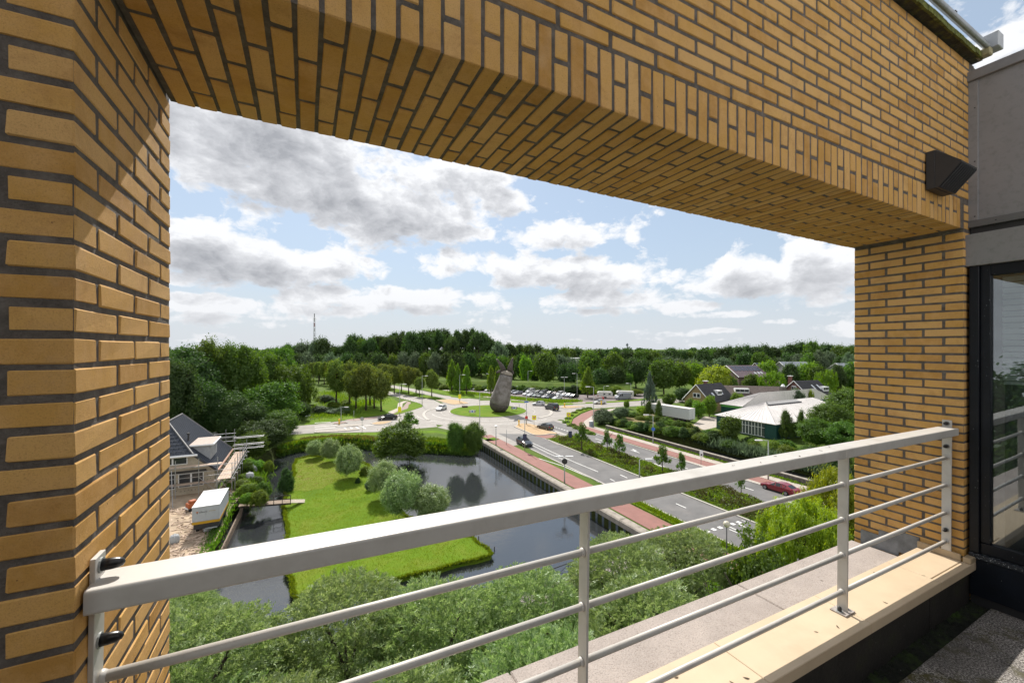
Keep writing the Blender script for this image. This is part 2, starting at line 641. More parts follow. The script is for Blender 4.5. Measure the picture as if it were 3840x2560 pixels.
M_DARK = simple('dark_metal', (0.03, 0.03, 0.032), 0.5, var=0.2)
M_YEL = simple('yellow_sign', (0.75, 0.72, 0.02), 0.5, var=0.04)
M_YBOL = simple('yellow_bollard_plastic', (0.75, 0.48, 0.03), 0.5, var=0.05)
M_REDS = simple('red_sign', (0.45, 0.03, 0.03), 0.5, var=0.05)
M_BLUE = simple('blue_sign', (0.03, 0.12, 0.45), 0.5, var=0.05)
M_WHT = simple('white_enamel', (0.72, 0.72, 0.72), 0.5, var=0.05)
M_WOOD = simple('weathered_wood', (0.28, 0.21, 0.155), 0.85, var=0.3, scale=4, bmp=0.3)
M_DWOOD = simple('dark_wood', (0.05, 0.04, 0.035), 0.8, var=0.3, scale=3)
M_BARK = simple('bark', (0.055, 0.042, 0.030), 0.95, var=0.4, scale=6, bmp=0.5, bscale=20)
M_PLANK = simple('scaffold_planks', (0.50, 0.38, 0.29), 0.85, var=0.3, scale=2.5)

def water_mat():
    m, nt, N, L, b = nodes('pond_water')
    p = world_pos(nt)
    b.inputs['Base Color'].default_value = (0.030, 0.033, 0.036, 1)
    b.inputs['Roughness'].default_value = 0.045
    b.inputs['IOR'].default_value = 2.0
    b.inputs['Specular IOR Level'].default_value = 0.6
    n = noise(nt, 1.4, 4, 0.6, p)
    n2 = noise(nt, 9.0, 3, 0.6, p)
    bump(nt, b, NM(nt, 'ADD', n, NM(nt, 'MULTIPLY', n2, 0.25)), 0.10, 0.10)
    return m
M_WATER = water_mat()

# ------------------------------------------------------------------ THE BALCONY (local axes: x = along the parapet, y = outwards, z from the eye)
ALPHA = 0.469
P0 = Vector((-0.8748, 0.8164, H))
MBAL = Matrix.Translation(P0) @ Matrix.Rotation(ALPHA, 4, 'Z')
W_OPEN = 4.567
TILT = 0.0155

def bal(name, base, label, cat, tilt=False, group=None):
    o = bpy.data.objects.new(name, None)
    o.empty_display_size = 0.1
    col.objects.link(o)
    M = MBAL.copy()
    if tilt:
        M = M @ Matrix.Rotation(TILT, 4, 'Y')
    o.matrix_basis = M @ Matrix.Translation(Vector(base))
    o['_b'] = tuple(base)
    tag(o, label, cat, group)
    return o

def balpart(thing, name, mb, mat, smooth=False, depth2=None):
    b = Vector(thing['_b'])
    me = mb.mesh(name, mat, smooth)
    return link(name, me, thing, Matrix.Translation(-b))

BRICK_MESH = {}
def brick_mesh(dx, dy, dz, k):
    key = (round(dx, 3), round(dy, 3), round(dz, 3), k)
    if key not in BRICK_MESH:
        r = random.Random(hash(key) % 1000 + k)
        mb = MB().cbox((-dx / 2, -dy / 2, -dz / 2), (dx / 2, dy / 2, dz / 2), 0.0026 + 0.0008 * k)
        mb.v = [tuple(c + r.uniform(-0.0011, 0.0011) for c in p) for p in mb.v]
        BRICK_MESH[key] = mb.mesh('brick', M_BRICK)
    return BRICK_MESH[key]

def lay_bricks(thing, boxes, seed, limit=292):
    """boxes: (x0,y0,z0,x1,y1,z1) in balcony axes; the ones that show largest become parts, the rest one stuff part"""
    b = Vector(thing['_b'])
    r = random.Random(seed)
    ranked = []
    for bx in boxes:
        c = Vector(((bx[0] + bx[3]) / 2, (bx[1] + bx[4]) / 2, (bx[2] + bx[5]) / 2))
        wpt = MBAL @ c - Vector((0, 0, H))
        if wpt.y > 0.25:
            px, pz = wpt.x / wpt.y, wpt.z / wpt.y
            inside = abs(px) < 1.34 and -0.9 < pz < 0.92
            size = max(bx[3] - bx[0], bx[4] - bx[1], bx[5] - bx[2]) / wpt.length
        else:
            inside, size = False, 0
        ranked.append((-(size if inside else size * 0.01), bx, c))
    ranked.sort(key=lambda q: q[0])
    rest = MB()
    for i, (_, bx, c) in enumerate(ranked):
        d = tuple(q - (0.0044 if q > 0.09 else 0.0) for q in (bx[3] - bx[0], bx[4] - bx[1], bx[5] - bx[2]))
        M = Matrix.Translation(c - b + Vector((r.uniform(-.0012, .0012), r.uniform(-.0012, .0012), r.uniform(-.001, .001)))) @ Matrix.Rotation(r.gauss(0, .004), 4, 'Z') @ Matrix.Rotation(r.gauss(0, .003), 4, 'X')
        me = brick_mesh(*d, r.randrange(3))
        if i < limit:
            link('brick', me, thing, M)
        else:
            vs = [M @ v.co for v in me.vertices]
            rest.add(vs, [tuple(p.vertices) for p in me.polygons])
    if rest.v:
        o = rest.obj('remaining_bricks', M_BRICK, thing)
        o['kind'] = 'stuff'

JT = 0.011
def pier_boxes(side, top, bottom, phase_top, wrap=0.105):
    """side -1: left pier (x<0), +1: right pier (x>W)"""
    out = []
    k = math.floor((top - phase_top) / 0.0625)
    z1 = phase_top + 0.0625 * k
    if z1 + 0.0005 > top:
        z1 -= 0.0625
        k -= 1
    par = k % 2
    while z1 > bottom:
        A = (par == (1 if side < 0 else 0))
        z0 = z1 - 0.050
        if A:
            ss = [(0, .21), (.22, .43), (.44, .65)]
            ts = [(.11, .32), (.33, .54), (.55, .76)]
        else:
            ss = [(.11, .32), (.33, .54)]
            ts = [(0, .21), (.22, .43), (.44, .65)]
            # the outermost half brick
            ss.append((.55, .65))
        for a, b_ in ss:
            x = (-0.10, 0) if side < 0 else (W_OPEN, W_OPEN + 0.10)
            out.append((x[0], a, z0, x[1], b_, z1))
        for a, b_ in ts:
            x = (-b_, -a) if side < 0 else (W_OPEN + a, W_OPEN + b_)
            out.append((x[0], 0, z0, x[1], 0.10, z1))
        z1 -= 0.0625
        par = 1 - par
    return out

SOF = 0.836
lp = bal('brick_pier', (-0.3, 0.32, -1.9), 'tall yellow brick pier left of the balcony opening, partly sunlit on its reveal', 'brick pier')
core = MB().box((-0.82, 0.0045, -3.2), (-0.0045, 0.6455, SOF + 1.2))
balpart(lp, 'mortar', core, M_MORTAR)
lay_bricks(lp, pier_boxes(-1, SOF - 0.003, -1.85, 0.018), 3)

rp = bal('brick_pier', (W_OPEN + 0.3, 0.32, -1.9), 'yellow brick pier at the right end of the balcony opening, next to the dark window', 'brick pier')
core = MB().box((W_OPEN + 0.0045, 0.0045, -3.2), (W_OPEN + 0.60, 0.6455, 2.04))
balpart(rp, 'mortar', core, M_MORTAR)
lay_bricks(rp, pier_boxes(+1, SOF - 0.003, -1.85, 0.0075) + [(W_OPEN + 0.006, 0.0, SOF + 0.006 + 0.0625 * k, W_OPEN + 0.10, 0.10, SOF + 0.056 + 0.0625 * k) for k in range(3)], 5)
fl = MB()
for i, (a, b_, z) in enumerate(((.235, .36, -1.44), (.355, .48, -1.475), (.475, .60, -1.52))):
    fl.box((W_OPEN - 0.006 - 0.001 * i, a, z - 0.16), (W_OPEN + 0.003, b_, z))
balpart(rp, 'lead_flashing', fl, simple('lead', (0.20, 0.21, 0.22), 0.6, metal=0.3, var=0.4, scale=9))

li = bal('brick_lintel', (W_OPEN / 2, 0.32, SOF), 'broad yellow brick lintel over the balcony opening, with a soldier course along its lower edge', 'brick lintel')
core = MB().box((-0.0, 0.005, SOF + 0.005), (W_OPEN + 0.2, 0.645, 2.05))
balpart(li, 'mortar', core, M_MORTAR)
bx = []
k0 = -11
for k in range(k0, 62):
    a = 0.698 + 0.0625 * k + 0.0055
    b_ = a + 0.0515
    if b_ > W_OPEN:
        break
    if k % 2 == 0:
        bx.append((a, 0, SOF, b_, 0.10, SOF + 0.21))
        ss = [(.11, .32), (.33, .54), (.55, .65)]
    else:
        bx.append((a, 0, SOF + 0.111, b_, 0.10, SOF + 0.21))
        bx.append((a, 0, SOF, b_, 0.21, SOF + 0.10))
        ss = [(.22, .43), (.44, .65)]
    for s0, s1 in ss:
        bx.append((a, s0, SOF, b_, s1, SOF + 0.10))
zb = SOF + 0.2225
for r_ in range(16):
    t = 0.273 - 0.44 + (0.11 if r_ % 2 else 0)
    while t < W_OPEN + 0.1:
        a, b_ = max(t + JT / 2, 0.0), min(t + 0.22 - JT / 2, W_OPEN + 0.10)
        if b_ - a > 0.03:
            bx.append((a, 0, zb, b_, 0.10, zb + 0.05))
        t += 0.22
    zb += 0.0625
lay_bricks(li, bx, 9)

# gutter along the top of the wall
M_MOSSY = simple('mossy_zinc', (0.060, 0.060, 0.048), 0.9, var=0.5, scale=14, bmp=0.8, bscale=60, dirt=((0.16, 0.17, 0.03), 22, 0.9))
M_ZINC = simple('zinc', (0.36, 0.37, 0.38), 0.45, metal=0.5, var=0.15, scale=8, dirt=((0.10, 0.10, 0.07), 9, 0.8))
gt = bal('roof_gutter', (W_OPEN / 2, 0, 2.05), 'mossy zinc gutter and pipes running along the top of the brick lintel', 'gutter')
mb = MB().box((-0.2, -0.045, 2.056), (4.74, 0.64, 2.085))
balpart(gt, 'eave_board', mb, M_MOSSY)
mb = MB()
for i in range(70):
    x = -0.2 + i * 0.07
    mb.box((x, -0.058 - 0.006 * random.random(), 2.048 - 0.006 * random.random()), (x + 0.066, -0.047, 2.084))
o = balpart(gt, 'moss', mb, simple('gutter_moss', (0.13, 0.14, 0.03), 0.98, var=0.6, scale=30, bmp=0.9, bscale=90))
balpart(gt, 'gutter_pipe', MB().tube([(-0.2, -0.082, 2.108), (4.70, -0.082, 2.108)], 0.016, 10), M_ZINC, True)
balpart(gt, 'gutter_pipe', MB().tube([(-0.2, -0.060, 2.150), (4.74, -0.060, 2.150)], 0.020, 10), M_ZINC, True)
balpart(gt, 'gutter_bracket', MB().cbox((4.70, -0.13, 2.10), (4.80, -0.05, 2.205), 0.004), M_ZINC)
balpart(gt, 'pipe_cap', MB().cbox((4.66, -0.10, 2.05), (4.72, -0.03, 2.10), 0.006), simple('brass_cap', (0.30, 0.26, 0.14), 0.6, var=0.3, scale=20))
for x in (3.4, 4.15):
    balpart(gt, 'pipe_clip', MB().cbox((x, -0.075, 2.168), (x + 0.03, -0.045, 2.178), 0.002), M_DARK)

# wall lamp
wl = bal('wall_lamp', (4.05, -0.02, 1.0), 'black wedge shaped wall lamp with louvred underside, mounted low on the lintel', 'wall lamp')
a, b_ = 3.93, 4.18
balpart(wl, 'lamp_box', MB().cbox((a, -0.045, 1.000), (b_, -0.002, 1.240), 0.003), M_DARK)
prof = [(-0.046, 1.238), (-0.046, 1.003), (-0.062, 1.000), (-0.160, 1.118), (-0.160, 1.130)]
vs = [(a, y, z) for y, z in prof] + [(b_, y, z) for y, z in prof]
n = len(prof)
balpart(wl, 'lamp_head', MB().add(vs, [tuple(range(n))[::-1], tuple(range(n, 2 * n))] + [(i, (i + 1) % n, n + (i + 1) % n, n + i) for i in range(n)]), M_DARK)
lv = Vector((0, -0.098, 0.118)).normalized()
nn = Vector((0, -0.118, -0.098)).normalized()
for i in range(8):
    x = a + 0.012 + i * 0.031
    p = Vector((x, -0.063, 1.001)) + nn * 0.006
    q = Vector((x, -0.159, 1.117)) + nn * 0.006
    balpart(wl, 'louvre', MB().tube([p, q], 0.0055, 5), M_DARK)

# parapet, coping stones, outer ledge
M_COPE = simple('cream_coping', (0.60, 0.47, 0.32), 0.55, var=0.05, scale=4, dirt=((0.36, 0.27, 0.17), 2.2, 0.28), bmp=0.05, bscale=40)
cp_ = bal('parapet_coping', (2.3, 0.1, -1.433), 'cream coping stones along the top of the parapet under the railing', 'coping', tilt=True)
js = [0.004, 0.45, 1.35, 2.25, 3.15, 4.05, 4.652]
for i in range(6):
    x0, x1 = js[i] + 0.0015, js[i + 1] - 0.0015
    if i == 5:
        mb = MB().cbox((x0, 0.004, -1.483), (4.563, 0.235, -1.433), 0.003)
        balpart(cp_, 'coping_stone', mb, M_COPE)
        balpart(cp_, 'coping_stone', MB().cbox((x0, -0.045, -1.490), (4.652, 0.001, -1.4335), 0.003), M_COPE)
    else:
        balpart(cp_, 'coping_stone', MB().cbox((x0, -0.045, -1.490), (x1, 0.235, -1.433), 0.003), M_COPE)
balpart(cp_, 'skirting', MB().cbox((4.545, 0.006, -1.432), (4.561, 0.235, -1.385), 0.003), simple('aged_coping', (0.42, 0.32, 0.20), 0.6, var=0.2, scale=9))
balpart(cp_, 'skirting', MB().cbox((4.545, -0.045, -1.432), (4.650, -0.004, -1.395), 0.003), MATS['aged_coping'])

M_LEDGE = simple('washed_concrete', (0.40, 0.345, 0.31), 0.9, var=0.12, scale=6, bmp=0.5, bscale=160, dirt=((0.17, 0.14, 0.12), 120, 0.85))
ld = bal('outer_ledge', (2.3, 0.45, -1.56), 'speckled washed concrete ledge outside the coping of the parapet', 'ledge', tilt=True)
js = [0.004, 1.32, 3.05, 4.56]
for i in range(3):
    balpart(ld, 'ledge_slab', MB().cbox((js[i] + 0.004, 0.236, -1.66), (js[i + 1] - 0.004, 0.655, -1.555), 0.006), M_LEDGE)
balpart(ld, 'ledge_slab', MB().box((0.01, 0.24, -1.70), (4.55, 0.64, -1.565)), M_LEDGE)
# the bricks of the ledge rim facing the street below
pw = bal('parapet_wall', (2.3, 0.1, -2.0), 'dark weathered parapet wall under the cream coping, mossy at its foot', 'parapet wall', tilt=True)
m, nt, N, L, b = nodes('bitumen_upstand')
p = world_pos(nt)
n1 = noise(nt, 4.5, 6, 0.7, p)
cc = rampn(nt, n1, [(0.3, (0.012, 0.010, 0.009)), (0.55, (0.028, 0.024, 0.020)), (0.75, (0.035, 0.042, 0.012))])
n2 = noise(nt, 95, 2, 0.5, p)
cc = mixc(nt, rampn(nt, n2, [(0.73, (0, 0, 0)), (0.77, (0.6, 0.6, 0.6))]), cc, (0.28, 0.27, 0.25))
L.new(cc, b.inputs['Base Color'])
b.inputs['Roughness'].default_value = 0.75
bump(nt, b, noise(nt, 40, 5, 0.7, p), 0.4, 0.01)
M_BIT = m
for i, (x0, x1) in enumerate(((-0.3, 1.7), (1.704, 2.9), (2.904, 4.0), (4.004, 4.66))):
    balpart(pw, 'bitumen_sheet', MB().box((x0, -0.006 - 0.0015 * (i % 2), -1.86), (x1, 0.004, -1.4905)), M_BIT)
balpart(pw, 'wall_core', MB().box((0.002, 0.006, -3.4), (4.56, 0.60, -1.72)), M_MORTAR)

# railing
M_RAIL = simple('warm_grey_rail_paint', (0.56, 0.53, 0.485), 0.42, var=0.03, scale=5, dirt=((0.27, 0.235, 0.19), 7, 0.30))
rl = bal('balcony_railing', (2.3, 0.08, -1.43), 'off-white steel railing with broad handrail and four round bars across the balcony opening', 'railing', tilt=True)
mb = MB()
c = 0.007
prof = []
for (cy, cz, a0) in ((0.12 - c, -0.502 - c, 0), (0.02 + c, -0.502 - c, 90), (0.02 + c, -0.554 + c, 180), (0.12 - c, -0.554 + c, 270)):
    for j in range(5):
        a_ = R(a0 + j * 22.5)
        prof.append((cy + c * math.cos(a_), cz + c * math.sin(a_)))
xs = [0.012, 4.553]
vs = [(x, y, z) for x in xs for y, z in prof]
n = len(prof)
mb.add(vs, [(i, (i + 1) % n, n + (i + 1) % n, n + i)[::-1] for i in range(n)] + [tuple(range(n))[::-1][::-1], tuple(range(n, 2 * n))[::-1]])
mb2 = mb
balpart(rl, 'handrail', mb2, M_RAIL)
for x in (1.45, 3.02, 4.0):
    balpart(rl, 'weld_seam', MB().box((x, 0.0188, -0.553), (x + 0.004, 0.0202, -0.509)), simple('weld', (0.62, 0.58, 0.52), 0.5, var=0.03))
for z in (-0.722, -0.919, -1.117, -1.322):
    for x0, x1 in ((0.022, 1.322), (1.334, 3.122), (3.134, 4.543)):
        balpart(rl, 'bar', MB().tube([(x0, 0.08, z), (x1, 0.08, z)], 0.0122, 14), M_RAIL, True)
        for xx, d in ((x0, 1), (x1, -1)):
            balpart(rl, 'weld_collar', MB().tube([(xx, 0.08, z), (xx + d * 0.004, 0.08, z), (xx + d * 0.011, 0.08, z)], [0.0165, 0.0160, 0.0122], 12), M_RAIL, True)
for x in (1.323, 3.123):
    balpart(rl, 'post', MB().cbox((x, 0.055, -1.428), (x + 0.010, 0.105, -0.5535), 0.001), M_RAIL)
    balpart(rl, 'base_plate', MB().cbox((x - 0.045, 0.040, -1.433), (x + 0.055, 0.120, -1.425), 0.0015), simple('worn_rail_paint', (0.42, 0.38, 0.35), 0.5, var=0.2, scale=20, dirt=((0.13, 0.08, 0.06), 30, 0.8)))
    for dx in (-0.026, 0.036):
        balpart(rl, 'washer', MB().tube([(x + dx, 0.08, -1.426), (x + dx, 0.08, -1.422)], 0.017, 14), M_GREYP)
        balpart(rl, 'bolt_cap', MB().tube([(x + dx, 0.08, -1.423), (x + dx, 0.08, -1.408), (x + dx, 0.08, -1.400), (x + dx, 0.08, -1.397)], [0.0105, 0.0105, 0.008, 0.003], 10), M_DARK, True)
for side, x0 in ((1, 0.008), (-1, 4.549)):
    balpart(rl, 'end_plate', MB().cbox((x0, 0.055, -1.44), (x0 + 0.010, 0.105, -0.452), 0.001), M_RAIL)
    xf = x0 + (0.010 if side > 0 else 0.0)
    for z in (-0.476, -0.640, -1.240):
        balpart(rl, 'washer', MB().tube([(xf, 0.08, z), (xf + side * 0.003, 0.08, z)], 0.0165, 14), M_GREYP)
        balpart(rl, 'bolt_cap', MB().tube([(xf + side * 0.002, 0.08, z), (xf + side * 0.018, 0.08, z), (xf + side * 0.030, 0.08, z), (xf + side * 0.038, 0.08, z), (xf + side * 0.041, 0.08, z)], [0.0135, 0.0130, 0.0115, 0.0075, 0.002], 8), simple('black_plastic', (0.012, 0.012, 0.013), 0.3, var=0.1), True)

# little dead leaves lying on handrail, coping and ledge
def curl(x, y, z, a, s):
    mb = MB()
    vs = []
    for i in range(4):
        f = i / 3 - .5
        w_ = (0.0, 1, .8, 0.05)[i] * s * .13
        dx, dy = math.cos(a) * f * s, math.sin(a) * f * s
        bend = (0.25 - f * f) * s * .5
        px, py = -math.sin(a), math.cos(a)
        vs += [(x + dx + px * (w_ + bend), y + dy + py * (w_ + bend), z + bend * .3), (x + dx + px * (bend - w_), y + dy + py * (bend - w_), z + bend * .3 + .001)]
    mb.add(vs, [(0, 1, 3, 2), (2, 3, 5, 4), (4, 5, 7, 6)])
    return mb
M_DLEAF = simple('dead_leaf', (0.085, 0.06, 0.035), 0.9, var=0.3, scale=30)
rr = random.Random(5)
spots = [(2.10, 0.03, -1.4325), (2.18, 0.02, -1.4325), (1.75, .10, -1.4325), (1.62, .03, -1.4325), (1.9, .16, -1.4325), (1.52, .33, -1.5545), (1.70, .36, -1.5545),
         (3.45, .01, -1.4325), (3.80, .20, -1.4325), (2.95, .02, -1.4325), (2.80, .05, -1.4325), (4.05, .04, -1.4325), (3.62, .42, -1.5545),
         (2.15, .07, -.5015), (2.32, .05, -.5015), (2.5, .09, -.5015), (2.62, .04, -.5015), (2.85, .06, -.5015), (3.0, .09, -.5015)]
for i, (x, y, z) in enumerate(spots):
    where = 'outer concrete ledge' if z < -1.5 else ('cream coping stones' if z < -1 else 'white handrail')
    o = bal('dead_leaf', (x, y, z + 0.001), 'tiny curled brown dead leaf lying on the ' + where, 'leaf', tilt=True, group='dead leaves on the ' + where)
    # a single mesh: rebuild the empty as a mesh object
    M = o.matrix_basis.copy()
    bpy.data.objects.remove(o)
    me = curl(0, 0, 0, rr.uniform(0, 3), rr.uniform(0.018, 0.03) * (0.7 if z > -1 else 1)).mesh('dead_leaf', M_DLEAF)
    o = link('dead_leaf', me, None, M)
    tag(o, 'tiny curled brown dead leaf lying on the ' + where, 'leaf', 'dead leaves on the ' + where)

# terrace floor
m, nt, N, L, b = nodes('terrace_tile')
p = world_pos(nt)
n1 = noise(nt, 120, 2, 0.6, p)
cc = rampn(nt, n1, [(0.38, (0.04, 0.036, 0.032)), (0.5, (0.20, 0.18, 0.165)), (0.60, (0.55, 0.51, 0.47))])
n2 = noise(nt, 4.2, 7, 0.75, p)
cc = mixc(nt, rampn(nt, n2, [(0.50, (0, 0, 0)), (0.58, (0.9, 0.9, 0.9))]), cc, (0.085, 0.075, 0.014))
n4 = noise(nt, 2.2, 5, 0.7, p)
cc = mixc(nt, rampn(nt, n4, [(0.48, (0, 0, 0)), (0.66, (0.55, 0.55, 0.55))]), cc, (0.06, 0.055, 0.05))
oi = N.new('ShaderNodeObjectInfo')
cc = mixc(nt, NM(nt, 'MULTIPLY', oi.outputs['Random'], 0.35), cc, (0.12, 0.11, 0.10))
L.new(cc, b.inputs['Base Color'])
b.inputs['Roughness'].default_value = 0.9
bump(nt, b, n1, 0.5, 0.006)
M_TILE = m
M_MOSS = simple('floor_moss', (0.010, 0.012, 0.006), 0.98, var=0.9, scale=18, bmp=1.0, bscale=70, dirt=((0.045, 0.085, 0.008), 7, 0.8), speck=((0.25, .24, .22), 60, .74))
fo = bal('terrace_floor', (3.0, -1, -1.85), None, None)
fo['kind'] = 'structure'
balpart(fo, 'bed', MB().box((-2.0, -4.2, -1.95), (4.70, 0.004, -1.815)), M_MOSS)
tile = MB().cbox((-0.2045, -0.2045, -0.03), (0.2045, 0.2045, 0.0), 0.004).mesh('tile', M_TILE)
r = random.Random(2)
for i in range(-11, 4):
    for j in range(0, 9):
        x = 3.553 + 0.415 * i + 0.2075
        y = -0.105 - 0.415 * j - 0.2075
        link('tile', tile, fo, Matrix.Translation(Vector((x, y, -1.800 + r.uniform(-.002, .002))) - Vector(fo['_b'])) @ Matrix.Rotation(r.gauss(0, .004), 4, 'X') @ Matrix.Rotation(r.gauss(0, .004), 4, 'Y'))
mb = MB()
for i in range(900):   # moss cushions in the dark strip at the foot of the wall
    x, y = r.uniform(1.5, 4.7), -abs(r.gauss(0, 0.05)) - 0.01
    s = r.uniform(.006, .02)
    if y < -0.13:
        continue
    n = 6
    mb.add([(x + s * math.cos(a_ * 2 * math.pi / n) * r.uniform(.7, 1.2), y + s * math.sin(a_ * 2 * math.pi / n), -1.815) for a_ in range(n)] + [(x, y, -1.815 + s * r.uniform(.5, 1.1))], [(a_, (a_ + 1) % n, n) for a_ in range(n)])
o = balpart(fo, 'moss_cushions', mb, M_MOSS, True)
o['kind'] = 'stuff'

# facade at right angles, on the right: grey cladding, roller blind box and dark window
M_CLAD = simple('grey_cladding', (0.235, 0.23, 0.235), 0.45, var=0.06, scale=5, dirt=((0.14, 0.14, 0.14), 30, 0.5))
M_CLADD = simple('dark_grey_cladding', (0.13, 0.128, 0.13), 0.45, var=0.08, scale=5)
cl = bal('cladding_panel', (4.7, -1, 0.83), 'flat grey metal cladding panel with riveted trim, above the window on the right', 'cladding')
balpart(cl, 'panel', MB().box((4.656, -2.6, 0.86), (4.76, -0.006, 1.93)), M_CLAD)
balpart(cl, 'vertical_trim', MB().cbox((4.648, -0.046, 0.903), (4.656, 0.004, 1.895), 0.002), M_CLAD)
balpart(cl, 'bottom_trim', MB().cbox((4.645, -2.6, 0.855), (4.670, 0.004, 0.902), 0.002), M_CLADD)
balpart(cl, 'top_cap', MB().cbox((4.630, -2.6, 1.896), (4.80, 0.006, 1.965), 0.003), simple('roof_edge', (0.20, 0.195, 0.20), 0.5, var=0.15, scale=9))
for y, z in ((-0.030, 0.93), (-0.030, 1.32), (-0.030, 1.70)):
    balpart(cl, 'rivet', MB().tube([(4.6485, y, z), (4.6465, y, z)], 0.0045, 8), M_DARK)
for y in (-0.13, -0.60, -1.1):
    balpart(cl, 'rivet', MB().tube([(4.6455, y, 0.878), (4.6435, y, 0.878)], 0.0045, 8), M_DARK)
bb = bal('blind_box', (4.65, -1, 0.57), 'long grey metal box above the dark window frame, under the cladding', 'blind box')
balpart(bb, 'casing', MB().cbox((4.600, -2.6, 0.575), (4.70, 0.018, 0.800), 0.004), M_CLAD)
balpart(bb, 'shadow_gap', MB().box((4.675, -2.6, 0.800), (4.74, -0.004, 0.856)), M_DARK)

M_FRAME = simple('navy_window_frame', (0.006, 0.008, 0.012), 0.40, var=0.3, scale=10, spec=.25, speck=((0.35, 0.38, 0.38), 90, .74))
wn = bal('window', (4.65, -1, -1.7), 'tall dark navy framed window on the right with reflections of the railing', 'window')
balpart(wn, 'outer_frame', MB().cbox((4.610, -0.060, -1.44), (4.72, -0.012, 0.574), 0.003), M_FRAME)
balpart(wn, 'sash', MB().cbox((4.632, -0.108, -1.36), (4.71, -0.0605, 0.574), 0.003), M_FRAME)
balpart(wn, 'sash', MB().cbox((4.632, -2.5, 0.50), (4.71, -0.1085, 0.574), 0.003), M_FRAME)
balpart(wn, 'sash', MB().cbox((4.632, -2.5, -1.44), (4.71, -0.0605, -1.365), 0.003), M_FRAME)
balpart(wn, 'sill', MB().cbox((4.595, -2.5, -1.475), (4.72, -0.012, -1.443), 0.003), simple('spotted_sill', (0.010, 0.014, 0.02), 0.5, var=.3, speck=((0.4, 0.42, 0.42), 130, .62)))
balpart(wn, 'lower_panel', MB().cbox((4.612, -2.5, -1.74), (4.72, -0.012, -1.478), 0.003), simple('navy_panel', (0.005, 0.008, 0.014), 0.5, var=0.3, scale=8, spec=.25, speck=((0.35, 0.36, 0.36), 60, .75)))
balpart(wn, 'base', MB().box((4.64, -2.5, -1.82), (4.72, -0.012, -1.742)), M_DARK)
m, nt, N, L, b = nodes('window_glass')
fr = N.new('ShaderNodeFresnel')
fr.inputs[0].default_value = 1.55
tr = N.new('ShaderNodeBsdfTransparent')
tr.inputs[0].default_value = (0.82, 0.86, 0.86, 1)
gl_ = N.new('ShaderNodeBsdfGlossy')
gl_.inputs['Roughness'].default_value = 0.01
gl_.inputs['Color'].default_value = (.9, .95, 1, 1)
mx = N.new('ShaderNodeMixShader')
L.new(NM(nt, 'MULTIPLY', NM(nt, 'ADD', fr.outputs[0], 0.04), 1.6, True), mx.inputs[0])
L.new(tr.outputs[0], mx.inputs[1])
L.new(gl_.outputs[0], mx.inputs[2])
L.new(mx.outputs[0], N['Material Output'].inputs[0])
N.remove(b)
M_GLASS = m
balpart(wn, 'glass_pane', MB().box((4.660, -2.5, -1.366), (4.666, -0.1075, 0.501)), M_GLASS)
ro = bal('interior_room', (5.5, -1, -1.8), 'dim room behind the dark window on the right', 'room')
balpart(ro, 'room_shell', MB().box((4.73, -3.2, -1.80), (7.2, -0.02, -1.78)).box((4.73, -3.2, 0.62), (7.2, -0.02, 0.64)).box((7.2, -3.2, -1.8), (7.22, -0.02, 0.64)).box((4.73, -0.03, -1.8), (7.2, -0.02, 0.62)), simple('room_wall', (0.16, 0.15, 0.14), 0.9))
vb = bal('window_blind', (4.75, -1, -0.23), 'pale horizontal slatted blind hanging half down behind the window glass', 'blind')
M_SLAT = simple('blind_slat', (0.78, 0.80, 0.76), 0.5, var=0.06)
k = 0
z = 0.47
while z > -0.22:
    Mx = Matrix.Translation((4.715, -1.3, z)) @ Matrix.Rotation(R(58), 4, 'Y')
    balpart(vb, 'slat', MB().box((-0.019, -1.15, -0.001), (0.019, 1.155, 0.001), Mx), M_SLAT)
    z -= 0.040
balpart(vb, 'bottom_rail', MB().cbox((4.730, -2.45, -0.255), (4.760, -0.145, -0.232), 0.003), M_SLAT)
cu = bal('window_curtain', (4.85, -1, -1.7), 'thin grey curtain hanging behind the glass below the blind', 'curtain')
mb = MB()
pts = []
for i in range(120):
    y = -0.135 - i * 0.02
    pts.append((4.80 + 0.012 * math.sin(i * 1.1), y))
vs = [(x, y, 0.5) for x, y in pts] + [(x, y, -1.62) for x, y in pts]
mb.add(vs, [(i, i + 1, 120 + i + 1, 120 + i) for i in range(119)])
balpart(cu, 'curtain_cloth', mb, simple('grey_net', (0.20, 0.20, 0.20), 0.9), True)

# ------------------------------------------------------------------ THE GROUND, THE WATER, THE ROADS
K = H / 17.0
def NMp(n, m, z=0.0):
    """road axes: n across (right), m along (towards the camera), metres"""
    return Vector((n * 0.903 + m * 0.43, n * 0.43 - m * 0.903, z))

def GP(pts, z=0.0):
    return [G(x, y, 0.0) + Vector((0, 0, z)) for x, y in pts]

def ground_piece(outer, holes):
    loops = [[Vector((p[0], p[1], 0)) for p in outer]] + [[Vector((p[0], p[1], 0)) for p in h] for h in holes]
    tr = tessellate_polygon(loops)
    vs = [p for l in loops for p in l]
    fs = []
    for t in tr:
        a, b_, c_ = (vs[i] for i in t)
        if (b_ - a).cross(c_ - a).z < 0:
            t = (t[0], t[2], t[1])
        fs.append(tuple(t))
    return vs, fs

